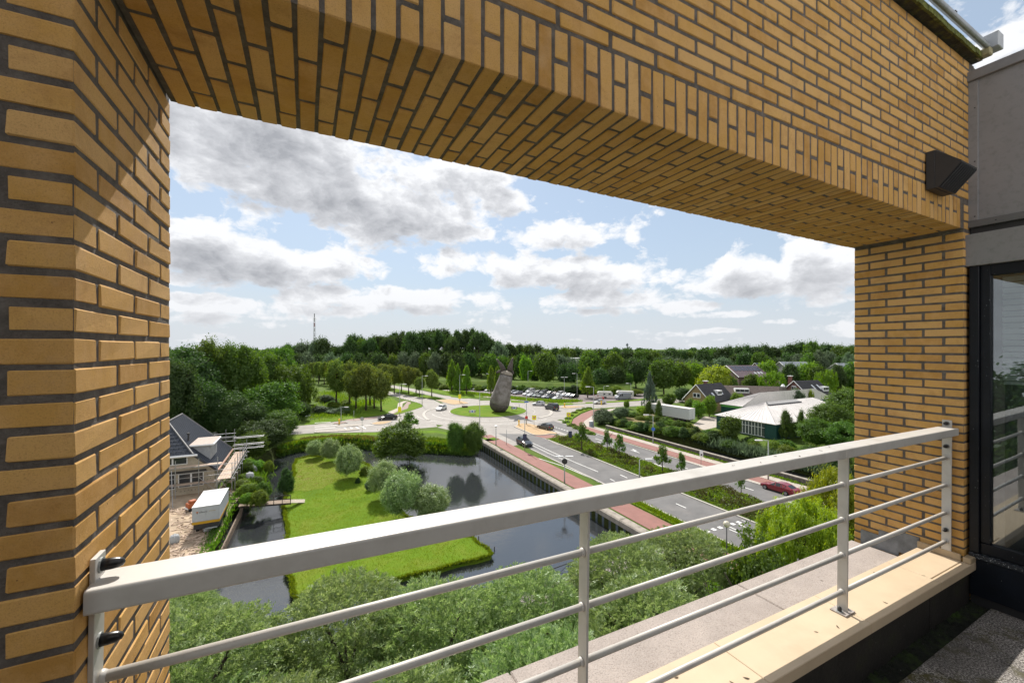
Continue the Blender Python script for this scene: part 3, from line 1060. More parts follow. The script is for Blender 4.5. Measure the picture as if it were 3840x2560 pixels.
WL, ISL = -1.75, -1.35
pond = [(2600, 2150), (2560, 2170), (2300, 2180), (2050, 2230), (1700, 2260), (1400, 2330), (1200, 2450),
        (960, 2470), (800, 2380), (765, 2180), (829, 2033), (895, 1902), (945, 1862), (985, 1805), (1000, 1745), (1045, 1712), (1110, 1694), (1200, 1686), (1300, 1676),
        (1420, 1688), (1600, 1696), (1700, 1702), (1770, 1706)]
island = [(1100, 1744), (1112, 1722), (1161, 1709), (1240, 1716), (1330, 1722), (1385, 1745), (1402, 1780), (1440, 1850), (1520, 1935), (1640, 1985), (1769, 2013), (1844, 2072),
          (1835, 2085), (1680, 2123), (1523, 2161), (1300, 2215), (1110, 2240), (1080, 2150), (1078, 2000), (1076, 1948), (1062, 1902), (1068, 1848), (1092, 1800), (1106, 1774)]
brook = [(1000, 1530), (1100, 1514), (1175, 1517), (1200, 1526), (1216, 1545), (1190, 1557), (1150, 1559), (1000, 1566)]
def wob(pts, amp, seed, step=2.0):
    """subdivide an outline and make it uneven"""
    r = random.Random(seed)
    out = []
    n = len(pts)
    for i in range(n):
        a, b_ = Vector(pts[i][:2]), Vector(pts[(i + 1) % n][:2])
        k = max(1, int((b_ - a).length / step))
        for j in range(k):
            p = a.lerp(b_, j / k)
            out.append((p.x + r.uniform(-amp, amp), p.y + r.uniform(-amp, amp)))
    return out
QN = 27.47 * K - 0.95        # line of the quay wall face
pond_q = [tuple(NMp(QN + 0.02, m * K)[:2]) for m in (-73.5, -50, -27.5)]
pond_w = pond_q + wob([tuple(G(p[0], p[1], WL)[:2]) for p in pond], 0.0, 1, 1e9)
canal_w = [tuple(NMp(54.95 * K, m * K)[:2]) for m in (-66, -28, 24)] + [tuple(NMp(63.5 * K, 24 * K)[:2]), tuple(NMp(64.3 * K, -20 * K)[:2]), tuple(NMp(64 * K, -50 * K)[:2]), tuple(NMp(59 * K, -66 * K)[:2])]
brook_w = wob([tuple(G(*p)[:2]) for p in brook], 0.5, 4, 3)
island_w = wob([tuple(G(p[0], p[1], ISL)[:2]) for p in island], 0.16, 5, 1.1)
FAR = 2600
outer = [(-FAR, -60), (FAR, -60), (FAR, FAR * 1.6), (-FAR, FAR * 1.6)]
def offset(loop, d, keep=0):
    n = len(loop)
    area = sum(loop[i][0] * loop[(i + 1) % n][1] - loop[(i + 1) % n][0] * loop[i][1] for i in range(n))
    sg = 1 if area > 0 else -1
    out = []
    for i in range(n):
        if i < keep:
            out.append(loop[i])
            continue
        a, b_, c_ = Vector(loop[i - 1]), Vector(loop[i]), Vector(loop[(i + 1) % n])
        t1, t2 = (b_ - a).normalized(), (c_ - b_).normalized()
        nr = Vector((t1.y + t2.y, -t1.x - t2.x))
        nr = nr.normalized() * sg * d if nr.length > .2 else Vector((0, 0))
        out.append((b_.x + nr.x, b_.y + nr.y))
    return out
pond_t = offset(pond_w, 1.3, 3)
canal_t = offset(canal_w, 1.2, 3)
brook_t = offset(brook_w, 0.8)
vs, fs = ground_piece(outer, [pond_t, canal_t, brook_t])
go = MB().add(vs, fs).obj('ground', M_GRASS)
tag(go, kind='structure')
def bank(top, foot, depth=1.75):
    mb = MB()
    n = len(top)
    for i in range(n):
        a, b_, c_, d_ = top[i], top[(i + 1) % n], foot[(i + 1) % n], foot[i]
        mb.add([(a[0], a[1], 0), (b_[0], b_[1], 0), (c_[0], c_[1], -depth), (d_[0], d_[1], -depth), (c_[0], c_[1], -2.6), (d_[0], d_[1], -2.6)], [(0, 1, 2, 3), (3, 2, 4, 5)])
    return mb
M_BANK = ground_mat('bank_earth', [(0.03, 0.035, 0.012), (0.05, 0.06, 0.015), (0.07, 0.10, 0.02), (0.04, 0.05, 0.015)], (1.0, 5))
mb = bank(pond_t, pond_w)
for l, l2 in ((canal_t, canal_w), (brook_t, brook_w)):
    q = bank(l, l2)
    mb.add(q.v, q.f)
tag(mb.obj('bank', M_BANK), kind='structure')
# lawn island: domed edge
n = len(island_w)
mb = MB()
cxy = Vector((sum(p[0] for p in island_w) / n, sum(p[1] for p in island_w) / n, 0))
mb.poly([(p[0], p[1], ISL) for p in island_w], ISL)
mb.add([(p[0], p[1], ISL) for p in island_w] + [(p[0] + .1, p[1] - .06, -2.2) for p in island_w], [(i, (i + 1) % n, n + (i + 1) % n, n + i) for i in range(n)])
tag(mb.obj('lawn', M_LAWN), kind='structure')
tag(MB().add([(-95, 8, WL), (75, 8, WL), (75, 150, WL), (-95, 150, WL)], [(0, 1, 2, 3)]).obj('water', M_WATER), kind='structure')
tag(MB().add([(-99, 5, -2.6), (79, 5, -2.6), (79, 155, -2.6), (-99, 155, -2.6)], [(0, 1, 2, 3)]).obj('pond_bed', M_BANK), kind='structure')
# worn patch on the lawn
wp = wob([tuple(G(x, y, ISL)[:2]) for x, y in [(1112, 1738), (1175, 1722), (1262, 1738), (1275, 1790), (1200, 1835), (1120, 1842), (1085, 1840), (1105, 1795)]], 0.35, 3, 0.9)
tag(MB().poly([(p[0], p[1]) for p in wp], ISL + .012).obj('worn_grass', ground_mat('worn_lawn', [(0.19, 0.17, 0.045), (0.15, 0.21, 0.025), (0.20, 0.14, 0.06), (0.17, 0.22, 0.02)], (0.7, 2.6))), kind='structure')

def sheet(name, pts, z, mat):
    return tag(MB().poly([(p[0], p[1]) for p in pts], z).obj(name, mat), kind='structure')

# roundabout
C = (G(1695.5, 1541)[0] + G(1966.6, 1541)[0]) / 2, G(1800, 1541)[1]
RI = (G(1966.6, 1541)[0] - G(1695.5, 1541)[0]) / 2 * 1.06
RO = 25.5
circ = lambda r, n=72, c=C: [(c[0] + r * math.cos(2 * math.pi * i / n), c[1] + r * math.sin(2 * math.pi * i / n)) for i in range(n)]
sheet('roundabout_road', circ(RO), 0.030, M_ROADC)
# side roads (pale near the roundabout)
sheet('west_road', GP([(700, 1628), (1000, 1606), (1180, 1591), (1290, 1577), (1421, 1560), (1510, 1545), (1620, 1560), (1640, 1600), (1407, 1619), (1180, 1623), (1000, 1634), (700, 1660)]), 0.014, M_ROADC)
sheet('north_road', GP([(1380, 1424), (1468, 1443), (1564, 1460), (1662, 1482), (1800, 1498), (1760, 1520), (1660, 1492), (1591, 1478), (1468, 1453), (1380, 1432)]), 0.018, M_ROADC)
sheet('north_road', GP([(1400, 1452), (1476, 1471), (1536, 1484), (1619, 1496), (1660, 1515), (1600, 1530), (1575, 1512), (1536, 1501), (1476, 1485), (1400, 1464)]), 0.022, M_ROADC)
sheet('east_road', GP([(1880, 1508), (2087, 1518), (2194, 1513.5), (2390, 1503), (2560, 1488), (2700, 1478), (2700, 1500), (2560, 1508), (2400, 1521), (2216, 1532), (2150, 1546), (2117, 1574), (2000, 1560)]), 0.018, M_ROADC)
sheet('south_road', [NMp(32.2 * K, -74 * K)[:2], NMp(38.1 * K, -70 * K)[:2], NMp(38.1 * K, 16 * K)[:2], NMp(32.2 * K, 16 * K)[:2]], 0.022, M_ROADA)
sheet('south_road', [NMp(44.2 * K, -84 * K)[:2], NMp(49.3 * K, -82 * K)[:2], NMp(49.3 * K, 16 * K)[:2], NMp(44.2 * K, 16 * K)[:2]], 0.026, M_ROADA)
# funnels joining the carriageways to the roundabout
sheet('roundabout_apron', GP([(1640, 1602), (1813, 1640), (1900, 1678), (2010, 1650), (2120, 1655), (2240, 1650), (2330, 1662), (2285, 1622), (2200, 1608), (2125, 1580), (1990, 1560), (1760, 1560)]), 0.010, M_ROADC)
# the side street at the crossing
sheet('side_street', [NMp(38.0 * K, -21 * K)[:2], NMp(44.3 * K, -21 * K)[:2], NMp(44.3 * K, -12 * K)[:2], NMp(38.0 * K, -12 * K)[:2]], 0.018, M_ROADA)
# median strip and cycle paths, pavements
sheet('median_strip', [NMp(38.3 * K, -66 * K)[:2], NMp(44.0 * K, -66 * K)[:2], NMp(44.0 * K, -22 * K)[:2], NMp(38.3 * K, -22 * K)[:2]], 0.05, M_GRASS)
cyc = [(-73.5, 27.95, 30.4), (-60, 27.95, 30.5), (-45, 27.95, 30.6), (16, 27.95, 30.6)]
mb = MB()
mb.poly([NMp(a * K, m * K) for m, a, b_ in cyc] + [NMp(b_ * K, m * K) for m, a, b_ in cyc][::-1], 0.05)
tag(mb.obj('cycle_path', M_RED), kind='structure')
mb = MB().poly([NMp(a * K, m * K) for m, a in ((-74, 50.0), (-40, 49.9), (16, 49.9))] + [NMp(a * K, m * K) for m, a in ((16, 52.3), (-40, 52.3), (-74, 52.1))], 0.05)
tag(mb.obj('cycle_path', M_RED), kind='structure')
mb = MB().poly([NMp(a * K, m * K) for m, a in ((-74, 52.15), (-40, 52.35), (16, 52.35))] + [NMp(a * K, m * K) for m, a in ((16, 54.0), (-40, 54.0), (-74, 53.6))], 0.055)
tag(mb.obj('pavement', M_PAVE), kind='structure')
# curved cycle path and pavement at the eastern arm
sheet('cycle_path', GP([(2334, 1670), (2290, 1640), (2240, 1622), (2200, 1610), (2142, 1591), (2150, 1571), (2180, 1552), (2216, 1538), (2250, 1533), (2262, 1538), (2225, 1556), (2192, 1578), (2184, 1590), (2205, 1607), (2260, 1628), (2334, 1652)]), 0.045, M_RED)
sheet('pavement', GP([(2334, 1652), (2260, 1628), (2205, 1607), (2184, 1590), (2192, 1578), (2225, 1556), (2262, 1538), (2310, 1530), (2300, 1538), (2258, 1550), (2228, 1572), (2212, 1590), (2240, 1609), (2290, 1628), (2340, 1642)]), 0.048, M_PAVE)
# verges
M_VERGE = M_LAWN
for i, (pts, h) in enumerate([
    ([(2117, 1577), (2122, 1565), (2145, 1547), (2175, 1536), (2216, 1528), (2222, 1533), (2180, 1548), (2150, 1567), (2141, 1590), (2165, 1602), (2200, 1613), (2234, 1628), (2230, 1633), (2195, 1622), (2150, 1604), (2125, 1592)], .18),
    ([(1697, 1478), (1757, 1487), (1822, 1484), (1800, 1491), (1740, 1494), (1690, 1488)], .1),
    ([(2087, 1512), (2147, 1512), (2150, 1517), (2095, 1520)], .12),
    ([(2194, 1509), (2300, 1504), (2390, 1497), (2440, 1492), (2440, 1497), (2390, 1503), (2300, 1509), (2200, 1513)], .12),
    ([(1915, 1500), (1968, 1506), (1970, 1511), (1917, 1509)], .12),
    ([(1533, 1517), (1560, 1508), (1585, 1520), (1583, 1526), (1540, 1540), (1500, 1552), (1470, 1556), (1490, 1545), (1530, 1532)], .12),
    ([(1476, 1456), (1536, 1466), (1591, 1481), (1655, 1492), (1640, 1497), (1590, 1493), (1536, 1480), (1476, 1467)], .1),
    ([(1560, 1448), (1650, 1463), (1750, 1472), (1822, 1478), (1815, 1484), (1757, 1492), (1700, 1488), (1640, 1473), (1564, 1457)], .08),
    ([(1800, 1655), (1850, 1640), (1870, 1648), (1855, 1652), (1812, 1640), (1790, 1632)], .1),
]):
    tag(MB().slab(GP(pts), 0.0, h).obj('verge', M_VERGE), kind='structure')
tag(MB().slab([NMp(a * K, m * K) for a, m in ((30.8, -36.5), (31.6, -36.8), (32.0, -30), (32.0, -12), (30.8, -12))], 0, 0.14).obj('verge', M_LAWN), kind='structure')
sheet('dike_path', GP([(900, 1648), (1180, 1628), (1407, 1621), (1640, 1612), (1813, 1650), (1800, 1656), (1640, 1622), (1407, 1630), (1180, 1640), (900, 1665)]), 0.006, M_LAWN)
sheet('west_lawn', GP([(1140, 1594), (1180, 1588), (1290, 1574), (1410, 1557), (1480, 1545), (1500, 1512), (1470, 1490), (1400, 1500), (1300, 1510), (1250, 1560), (1190, 1570), (1150, 1580)]), 0.006, M_LAWN)
sheet('cycle_path', GP([(1290, 1574), (1421, 1560), (1480, 1545), (1512, 1525), (1528, 1505), (1540, 1508), (1538, 1528), (1500, 1552), (1440, 1566), (1330, 1578)]), 0.033, simple('old_pink_paving', (0.30, 0.22, 0.19), 0.9, var=0.15))
sheet('pavement', GP([(1455, 1545), (1490, 1530), (1492, 1512), (1512, 1504), (1530, 1503), (1510, 1513), (1508, 1530), (1470, 1551)]), 0.037, M_PAVE)

# kerbs
def kerb(pts, w=0.35, h=0.14, name='kerb', mat=M_KERB, close=False, z=0.0):
    mb = MB()
    P = [Vector((p[0], p[1], 0)) for p in pts]
    if close:
        P.append(P[0])
    L_, R_ = [], []
    for i, p in enumerate(P):
        d = (P[min(i + 1, len(P) - 1)] - P[max(i - 1, 0)]).normalized()
        nrm = Vector((-d.y, d.x, 0)) * w / 2
        L_.append(p + nrm)
        R_.append(p - nrm)
    n = len(P)
    vs = [(p.x, p.y, z) for p in L_] + [(p.x, p.y, z) for p in R_] + [(p.x, p.y, h) for p in L_] + [(p.x, p.y, h) for p in R_]
    fs = []
    for i in range(n - 1):
        fs += [(2 * n + i, 3 * n + i, 3 * n + i + 1, 2 * n + i + 1), (i, 2 * n + i, 2 * n + i + 1, i + 1), (n + i, n + i + 1, 3 * n + i + 1, 3 * n + i)]
    mb.add(vs, fs)
    return tag(mb.obj(name, mat), kind='structure')

def bez(pts, n=6):
    """Catmull-Rom through points"""
    P = [Vector((p[0], p[1], 0)) for p in pts]
    out = []
    for i in range(len(P) - 1):
        a, b_, c_, d = P[max(i - 1, 0)], P[i], P[i + 1], P[min(i + 2, len(P) - 1)]
        for k in range(n):
            t = k / n
            out.append(0.5 * ((2 * b_) + (c_ - a) * t + (2 * a - 5 * b_ + 4 * c_ - d) * t * t + (3 * b_ - a - 3 * c_ + d) * t ** 3))
    out.append(P[-1])
    return out

tag(MB().slab(circ(RI - 0.2), 0.0, 0.25).obj('roundabout_lawn', M_LAWN), kind='structure')
kerb(circ(RI), 0.45, 0.13, close=True)
kerb(circ(RI + 2.6), 0.20, 0.040, mat=M_KERB, close=True)
kerb(bez(GP([(2040, 1526), (2055, 1532), (2068, 1546), (2061, 1557), (2040, 1563), (2021, 1567.5)])), 0.9, 0.13)
kerb(bez(GP([(1655, 1528), (1627, 1533), (1600, 1541), (1589, 1553), (1594, 1566), (1609, 1576)])), 0.8, 0.13)
kerb(bez(GP([(2117, 1580), (2122, 1564), (2145, 1546), (2175, 1535), (2218, 1527)])), 0.3, 0.13)
for n_, m0, m1 in ((32.1, -60, 16), (38.2, -65, 16), (44.1, -65, -21), (49.4, -74, 16)):
    kerb([NMp(n_ * K, m * K) for m in (m0, m1)], 0.28, 0.12)
kerb([NMp(49.7 * K, m * K) for m in (-45, 16)], 0.55, 0.13, mat=M_PAVE)

# splitter islands
def traffic_island(pts, label_, mat=M_SANDP, name='traffic_island', h=0.15):
    p = [tuple(q) for q in bez(GP(pts + [pts[0]]), 4)][:-1]
    o = empty(name, (sum(q[0] for q in p) / len(p), sum(q[1] for q in p) / len(p), 0), 0, label_, 'traffic island', 'splitter islands at the roundabout')
    b0 = o.location.copy()
    link('paving', MB().slab(p, 0.0, h).mesh('paving', mat), o, Matrix.Translation(-b0))
    k_ = kerb(p, 0.28, h + 0.02, 'kerb_rim', M_KERB, True)
    del k_['kind']
    k_.parent = o
    k_.matrix_basis = Matrix.Translation(-b0)
    return o
traffic_island([(1930, 1601), (1952, 1589), (1985, 1590), (2022, 1599), (2064, 1616), (2095, 1628), (2063, 1628), (2035, 1632), (2002, 1631), (1975, 1620)], 'large sand coloured traffic island in front of the grey statue, nearest the pond')
traffic_island([(1635, 1501), (1690, 1498), (1757, 1511), (1722, 1516), (1690, 1516)], 'sand coloured traffic island at the northern road, behind the white car on the ring')
traffic_island([(2102, 1528), (2118, 1523), (2192, 1525), (2150, 1530), (2118, 1532)], 'narrow traffic island with a yellow bollard beside the dark van')
traffic_island([(1392, 1589), (1420, 1582), (1470, 1580), (1440, 1591), (1400, 1592)], 'small brown traffic island behind the round bush by the black car')
traffic_island([(1250, 1587), (1290, 1583.5), (1300, 1586), (1255, 1590)], 'low kerbed strip at the bare left end of the western road', M_RED)
traffic_island([(1262, 1598), (1350, 1592), (1352, 1596), (1268, 1601)], 'pale narrow island with a yellow bollard on the western road', M_PAVE)
traffic_island([(1186, 1618), (1330, 1609), (1334, 1613), (1192, 1622)], 'long thin island along the near edge of the western road', M_PAVE)
sheet('cycle_crossing', GP([(2002, 1634), (2063, 1630), (2101, 1633), (2134, 1641), (2098, 1652), (2060, 1646)]), 0.040, M_RED)
sheet('pavement', GP([(2038, 1643), (2060, 1647), (2098, 1653), (2130, 1643), (2146, 1650), (2093, 1668)]), 0.046, M_PAVE)

# painted markings
mk = MB()
def stripe(a, b_, w=0.15, z=0.040):
    a, b_ = Vector((a[0], a[1], 0)), Vector((b_[0], b_[1], 0))
    d = (b_ - a).normalized()
    nn_ = Vector((-d.y, d.x, 0)) * w / 2
    mk.add([(a - nn_)[:2] + (z,), (a + nn_)[:2] + (z,), (b_ + nn_)[:2] + (z,), (b_ - nn_)[:2] + (z,)], [(3, 2, 1, 0)])
def line(pts, w=0.15, dash=None, z=0.040):
    P = [Vector((p[0], p[1], 0)) for p in pts]
    if dash is None:
        for a, b_ in zip(P[:-1], P[1:]):
            stripe(a, b_, w, z)
    else:
        on, off = dash
        for a, b_ in zip(P[:-1], P[1:]):
            l = (b_ - a).length
            s = 0
            while s < l:
                stripe(a.lerp(b_, s / l), a.lerp(b_, min(s + on, l) / l), w, z)
                s += on + off
line(GP([(1997, 1661), (2075, 1697), (2160, 1735), (2243, 1769)]), 0.14)
line(GP([(1985, 1664), (2060, 1701), (2110, 1722)]), 0.14)
line(GP([(1989, 1709), (2110, 1747), (2216, 1793)]), 0.16)
line(GP([(2231, 1800), (2246, 1808)]), 0.16)
line(GP([(2288, 1796), (2305, 1804)]), 0.16)
line([NMp(35.2 * K, -38.5 * K), NMp(35.2 * K, 10 * K)], 0.16, (1.6, 5.6))
line(GP([(2326, 1780), (2352, 1792)]), 0.16)
line(GP([(2075, 1600), (2140, 1619)]), 0.35, (0.55, 0.55))
line(GP([(2066, 1610), (2130, 1634)]), 0.14)
line(GP([(2340, 1700), (2515, 1758)]), 0.18)
line(GP([(2241, 1656), (2252, 1659)]), 0.2)
line([NMp(46.8 * K, -62 * K), NMp(46.8 * K, -10 * K)], 0.16, (2.4, 3.2))
line(GP([(2646, 1994), (2790, 1953)]), 0.5, (0.5, 0.55), 0.045)
line(GP([(2770, 1965), (2840, 1998)]), 0.15)
line(GP([(2735, 1985), (2765, 1997)]), 0.15)
line(GP([(2150, 1600), (2240, 1632)]), 0.14)
for q in ([(1180, 1601), (1262, 1594)], [(1180, 1609), (1300, 1600)], [(1180, 1586), (1240, 1582)], [(1345, 1598), (1410, 1592)], [(1180, 1617), (1192, 1616)]):
    line(GP(q), 0.45)
for dx in range(4):
    line(GP([(1290 + dx * 22, 1604 - dx * 1.5), (1306 + dx * 22, 1611 - dx * 1.2)]), 0.3)
line(GP([(1500, 1470), (1560, 1483), (1620, 1495)]), 0.15, (1, 2.5))
line(GP([(1505, 1493), (1570, 1506)]), 0.4, (1, 1))
line([Vector((C[0] + 17.5 * math.cos(a), C[1] + 17.5 * math.sin(a), 0)) for a in np.linspace(R(200), R(300), 20)], 0.13)
line([Vector((C[0] + 22.4 * math.cos(a), C[1] + 22.4 * math.sin(a), 0)) for a in np.linspace(R(205), R(320), 24)], 0.13)
line([Vector((C[0] + 17.0 * math.cos(a), C[1] + 17.0 * math.sin(a), 0)) for a in np.linspace(R(40), R(150), 24)], 0.13, (1.2, 1.2))
# arrow on the far carriageway
for q in ([(2373, 1687), (2394, 1697)], [(2379, 1688.5), (2374, 1684)], [(2374, 1689), (2386, 1688)]):
    line(GP(q), 0.3)
o = mk.obj('road_markings', M_WHITE)
tag(o, kind='structure')

# quay wall: concrete cap and steel sheet piling over the pond
qw = empty('quay_wall', NMp(27.3 * K, -50 * K), 0, 'long quay wall of dark steel sheet piles under a concrete cap along the pond', 'quay wall')
b0 = qw.location.copy()
m0, m1 = -72.8, -28.0
MQ = Matrix(((0.43, -0.903, 0, 0), (-0.903, -0.43, 0, 0), (0, 0, 1, 0), (0, 0, 0, 1)))  # x: along m, y: towards -n (water)
def quay(x, y, z):
    return NMp((27.47 * K) - y, x) + Vector((0, 0, z))
x0, x1 = m0 * K, m1 * K
nseg = 13
for i in range(nseg):
    a, b_ = x0 + (x1 - x0) * i / nseg + 0.03, x0 + (x1 - x0) * (i + 1) / nseg - 0.03
    vs = [quay(x, y, z) - b0 for x in (a, b_) for y, z in ((-0.10, -0.1), (1.05, -0.50), (1.05, 0.06), (0.92, 0.20), (-0.02, 0.20), (-0.10, 0.11))]
    n = 6
    link('cap_stone', MB().add(vs, [tuple(range(n)), tuple(range(n, 2 * n))[::-1]] + [(i_, n + i_, n + (i_ + 1) % n, (i_ + 1) % n) for i_ in range(n)]).mesh('cap_stone', M_CONC), qw)
pitch = 1.28
i = 0
x = x0 + 2.9
prof = [(0, .58), (.22, .94), (.62, .94), (.84, .58), (1.28, .58)]
while x < x1 - 0.2:
    mb = MB()
    vs = [quay(x + a, y, z) - b0 for z in (-0.48, -2.3) for a, y in prof]
    link('sheet_pile', MB().add(vs, [(k_, k_ + 1, 5 + k_ + 1, 5 + k_) for k_ in range(4)]).mesh('sheet_pile', M_STEEL), qw)
    x += pitch
    i += 1
vs = [quay(x_, y, z) - b0 for x_ in (x0, x0 + 2.6) for y, z in ((0.98, -2.3), (0.98, -0.4), (-0.1, -0.4), (-0.1, -2.3))]
link('concrete_pier', MB().add(vs, [(0, 1, 5, 4), (1, 2, 6, 5), (3, 0, 4, 7), (4, 5, 6, 7), (3, 2, 1, 0)]).mesh('concrete_pier', simple('pale_pier', (0.30, 0.29, 0.28), 0.9, var=0.2)), qw)
# end block of the quay wall near the building
pe = G(2700, 2120, 0)
link('end_block', MB().box((-.45, -.25, -1.5), (.45, .25, 0.9), Matrix.Translation(pe - b0) @ Matrix.Rotation(R(-64), 4, 'Z')).mesh('end_block', M_CONC), qw)

# stone wall along the canal
M_STONE = simple('dark_wall_brick', (0.12, 0.105, 0.10), 0.9, var=0.45, scale=3.5, bmp=0.4, dirt=((0.06, 0.075, 0.03), 0.9, 0.7))
cw = empty('canal_wall', NMp(54.5 * K, -45 * K), 0, 'low dark stone wall with coping between the pavement and the canal', 'stone wall')
b0 = cw.location.copy()
x0, x1 = -68.5 * K, -28.9 * K
def cwall(x, y, z):
    return NMp(54.5 * K + y, x) + Vector((0, 0, z))
vs = [cwall(x, y, z) - b0 for x in (x0, x1) for y, z in ((-0.15, 0), (-0.15, 0.80), (0.30, 0.80), (0.30, -2.2))]
link('wall_core', MB().add(vs, [(0, 4, 5, 1), (1, 5, 6, 2), (2, 6, 7, 3), (0, 1, 2, 3), (4, 7, 6, 5)]).mesh('wall_core', M_STONE), cw)
rows = 3
mb = MB()
r = random.Random(3)
pieces = 0
for j in range(3):
    x = x0 + (j % 2) * 0.5
    while x < x1 - 1.3:
        l = 1.15
        d = r.uniform(0.0, 0.03)
        z0_, z1_ = 0.03 + j * 0.26, 0.03 + j * 0.26 + 0.245
        vs = [cwall(xx, yy, zz) - b0 for xx in (x + .01, x + l - .01) for yy, zz in ((-0.18 - d, z0_), (-0.18 - d, z1_), (-0.149, z1_), (-0.149, z0_))]
        q = [(0, 4, 5, 1), (1, 5, 6, 2), (3, 7, 4, 0), (0, 1, 2, 3), (4, 7, 6, 5)]
        link('stone', MB().add(vs, q).mesh('stone', M_STONE), cw)
        x += l
x = x0
while x < x1 - 0.5:
    l = min(2.3, x1 - x)
    vs = [cwall(xx, yy, zz) - b0 for xx in (x + .015, x + l - .015) for yy, zz in ((-0.26, 0.80), (-0.26, 0.90), (0.02, 0.98), (0.40, 0.90), (0.40, 0.80))]
    n = 5
    link('coping_stone', MB().add(vs, [tuple(range(n))[::-1], tuple(range(n, 2 * n))] + [(i_, (i_ + 1) % n, n + (i_ + 1) % n, n + i_) for i_ in range(n)]).mesh('coping_stone', M_CONC), cw)
    x += l

# ------------------------------------------------------------------ THE STATUE
def loft(rings, n=28):
    vs, fs = [], []
    for i, (c_, r_, ax) in enumerate(rings):
        ax = ax.normalized()
        s = ax.cross(Vector((0, 1, 0))).normalized()
        t = ax.cross(s)
        for k in range(n):
            a = 2 * math.pi * k / n
            vs.append(c_ + (s * math.cos(a) + t * math.sin(a)) * r_)
    for i in range(len(rings) - 1):
        for k in range(n):
            fs.append((i * n + k, i * n + (k + 1) % n, (i + 1) * n + (k + 1) % n, (i + 1) * n + k))
    fs.append(tuple(range(n))[::-1])
    fs.append(tuple((len(rings) - 1) * n + k for k in range(n)))
    return MB().add(vs, fs)

m, nt, N, L, b = nodes('statue_concrete')
p = world_pos(nt)
n1 = noise(nt, 0.45, 6, 0.65, p)
cc = rampn(nt, n1, [(0.36, (0.085, 0.072, 0.062)), (0.50, (0.15, 0.135, 0.12)), (0.62, (0.25, 0.235, 0.225))])
n2 = noise(nt, 3.0, 5, 0.7, p)
cc = mixc(nt, NM(nt, 'MULTIPLY', n2, 0.55), cc, (0.12, 0.105, 0.088))
L.new(cc, b.inputs['Base Color'])
b.inputs['Roughness'].default_value = 0.85
bump(nt, b, noise(nt, 4, 6, 0.7, p), 0.4, 0.08)
M_STAT = m
M_STATD = simple('statue_dark_concrete', (0.075, 0.062, 0.055), 0.85, var=0.35, scale=1.2, bmp=0.3, bscale=5)
M_STATL = simple('statue_pale_concrete', (0.26, 0.225, 0.18), 0.85, var=0.3, scale=1.0, bmp=0.3, bscale=5)
sb = G(1871, 1546, 0)
sx = sb.y / F
st = empty('statue', sb, 0, 'huge leaning grey concrete statue with a domed head and two horns on the roundabout', 'statue')
bot = Vector(((1871 - 1871) * sx + 0.1, 0, 2.65))
top = Vector(((1899.5 - 1871) * sx, 0, 20 - (1405 - HY) / F * sb.y))
ax = (top - bot)
LN = ax.length
u_ = ax.normalized()
rg = []
for a in np.linspace(88, 8, 9):
    rg.append((bot - u_ * 2.75 * math.sin(R(a)), 3.0 * math.cos(R(a)) + 0.02, u_))
rg2 = [(bot - u_ * 0.02, 3.0, u_), (bot + u_ * 0.03, 3.06, u_), (bot + u_ * 0.22, 3.06, u_)]
link('bowl', loft(rg + [(bot - u_ * 0.03, 2.98, u_)]).mesh('bowl', M_STATD, True), st)
link('body', loft([(bot + u_ * 0.0, 3.00, u_), (bot + u_ * 0.22, 3.10, u_), (bot + u_ * LN * .18, 2.98, u_), (bot + u_ * LN * .4, 2.72, u_), (bot + u_ * LN * .65, 2.40, u_), (bot + u_ * LN * .88, 2.08, u_), (bot + u_ * LN, 1.92, u_)]).mesh('body', M_STAT, True), st)
link('rim', loft([(top - u_ * 0.06, 2.00, u_), (top + u_ * 0.12, 2.02, u_)]).mesh('rim', M_STATD), st)
hd = [(top + u_ * 0.10 + u_ * 1.25 * math.sin(R(a)), 1.94 * math.cos(R(a)) + 0.02, u_) for a in np.linspace(0, 88, 8)]
link('head', loft(hd).mesh('head', M_STATL, True), st)
def stz(px, py, dy=0.0):
    return Vector(((px - 1871) * sx, dy, 20 - (py - HY) / F * sb.y))
def horn(pts, rs, name='horn', mat=M_STATD):
    link(name, MB().tube(pts, rs, 12).mesh(name, mat, True), st)
horn([stz(1889, 1389), stz(1883, 1376), stz(1876, 1364), stz(1868, 1354), stz(1863, 1347)], [0.85, 0.72, 0.55, 0.36, 0.20])
horn([stz(1912, 1390), stz(1913, 1378), stz(1917, 1364), stz(1920, 1352), stz(1922, 1343)], [0.88, 0.76, 0.58, 0.38, 0.20])
horn([stz(1879, 1391, .2), stz(1872, 1393, .1), stz(1864, 1396, 0), stz(1861, 1399, 0)], [0.4, 0.45, 0.32, 0.1], 'ear')
horn([stz(1920, 1391, .2), stz(1923, 1398, .2), stz(1926, 1402, .2)], [0.4, 0.4, 0.2], 'ear')
for pz_, hz_ in ((1863, 1346.5), (1922.5, 1342)):
    q = stz(pz_, hz_)
    link('horn_tip', MB().tube([q - Vector((0, 0, .25)), q, q + Vector((0, 0, .12))], [0.20, 0.2, 0.05], 8).mesh('horn_tip', M_STATL, True), st)

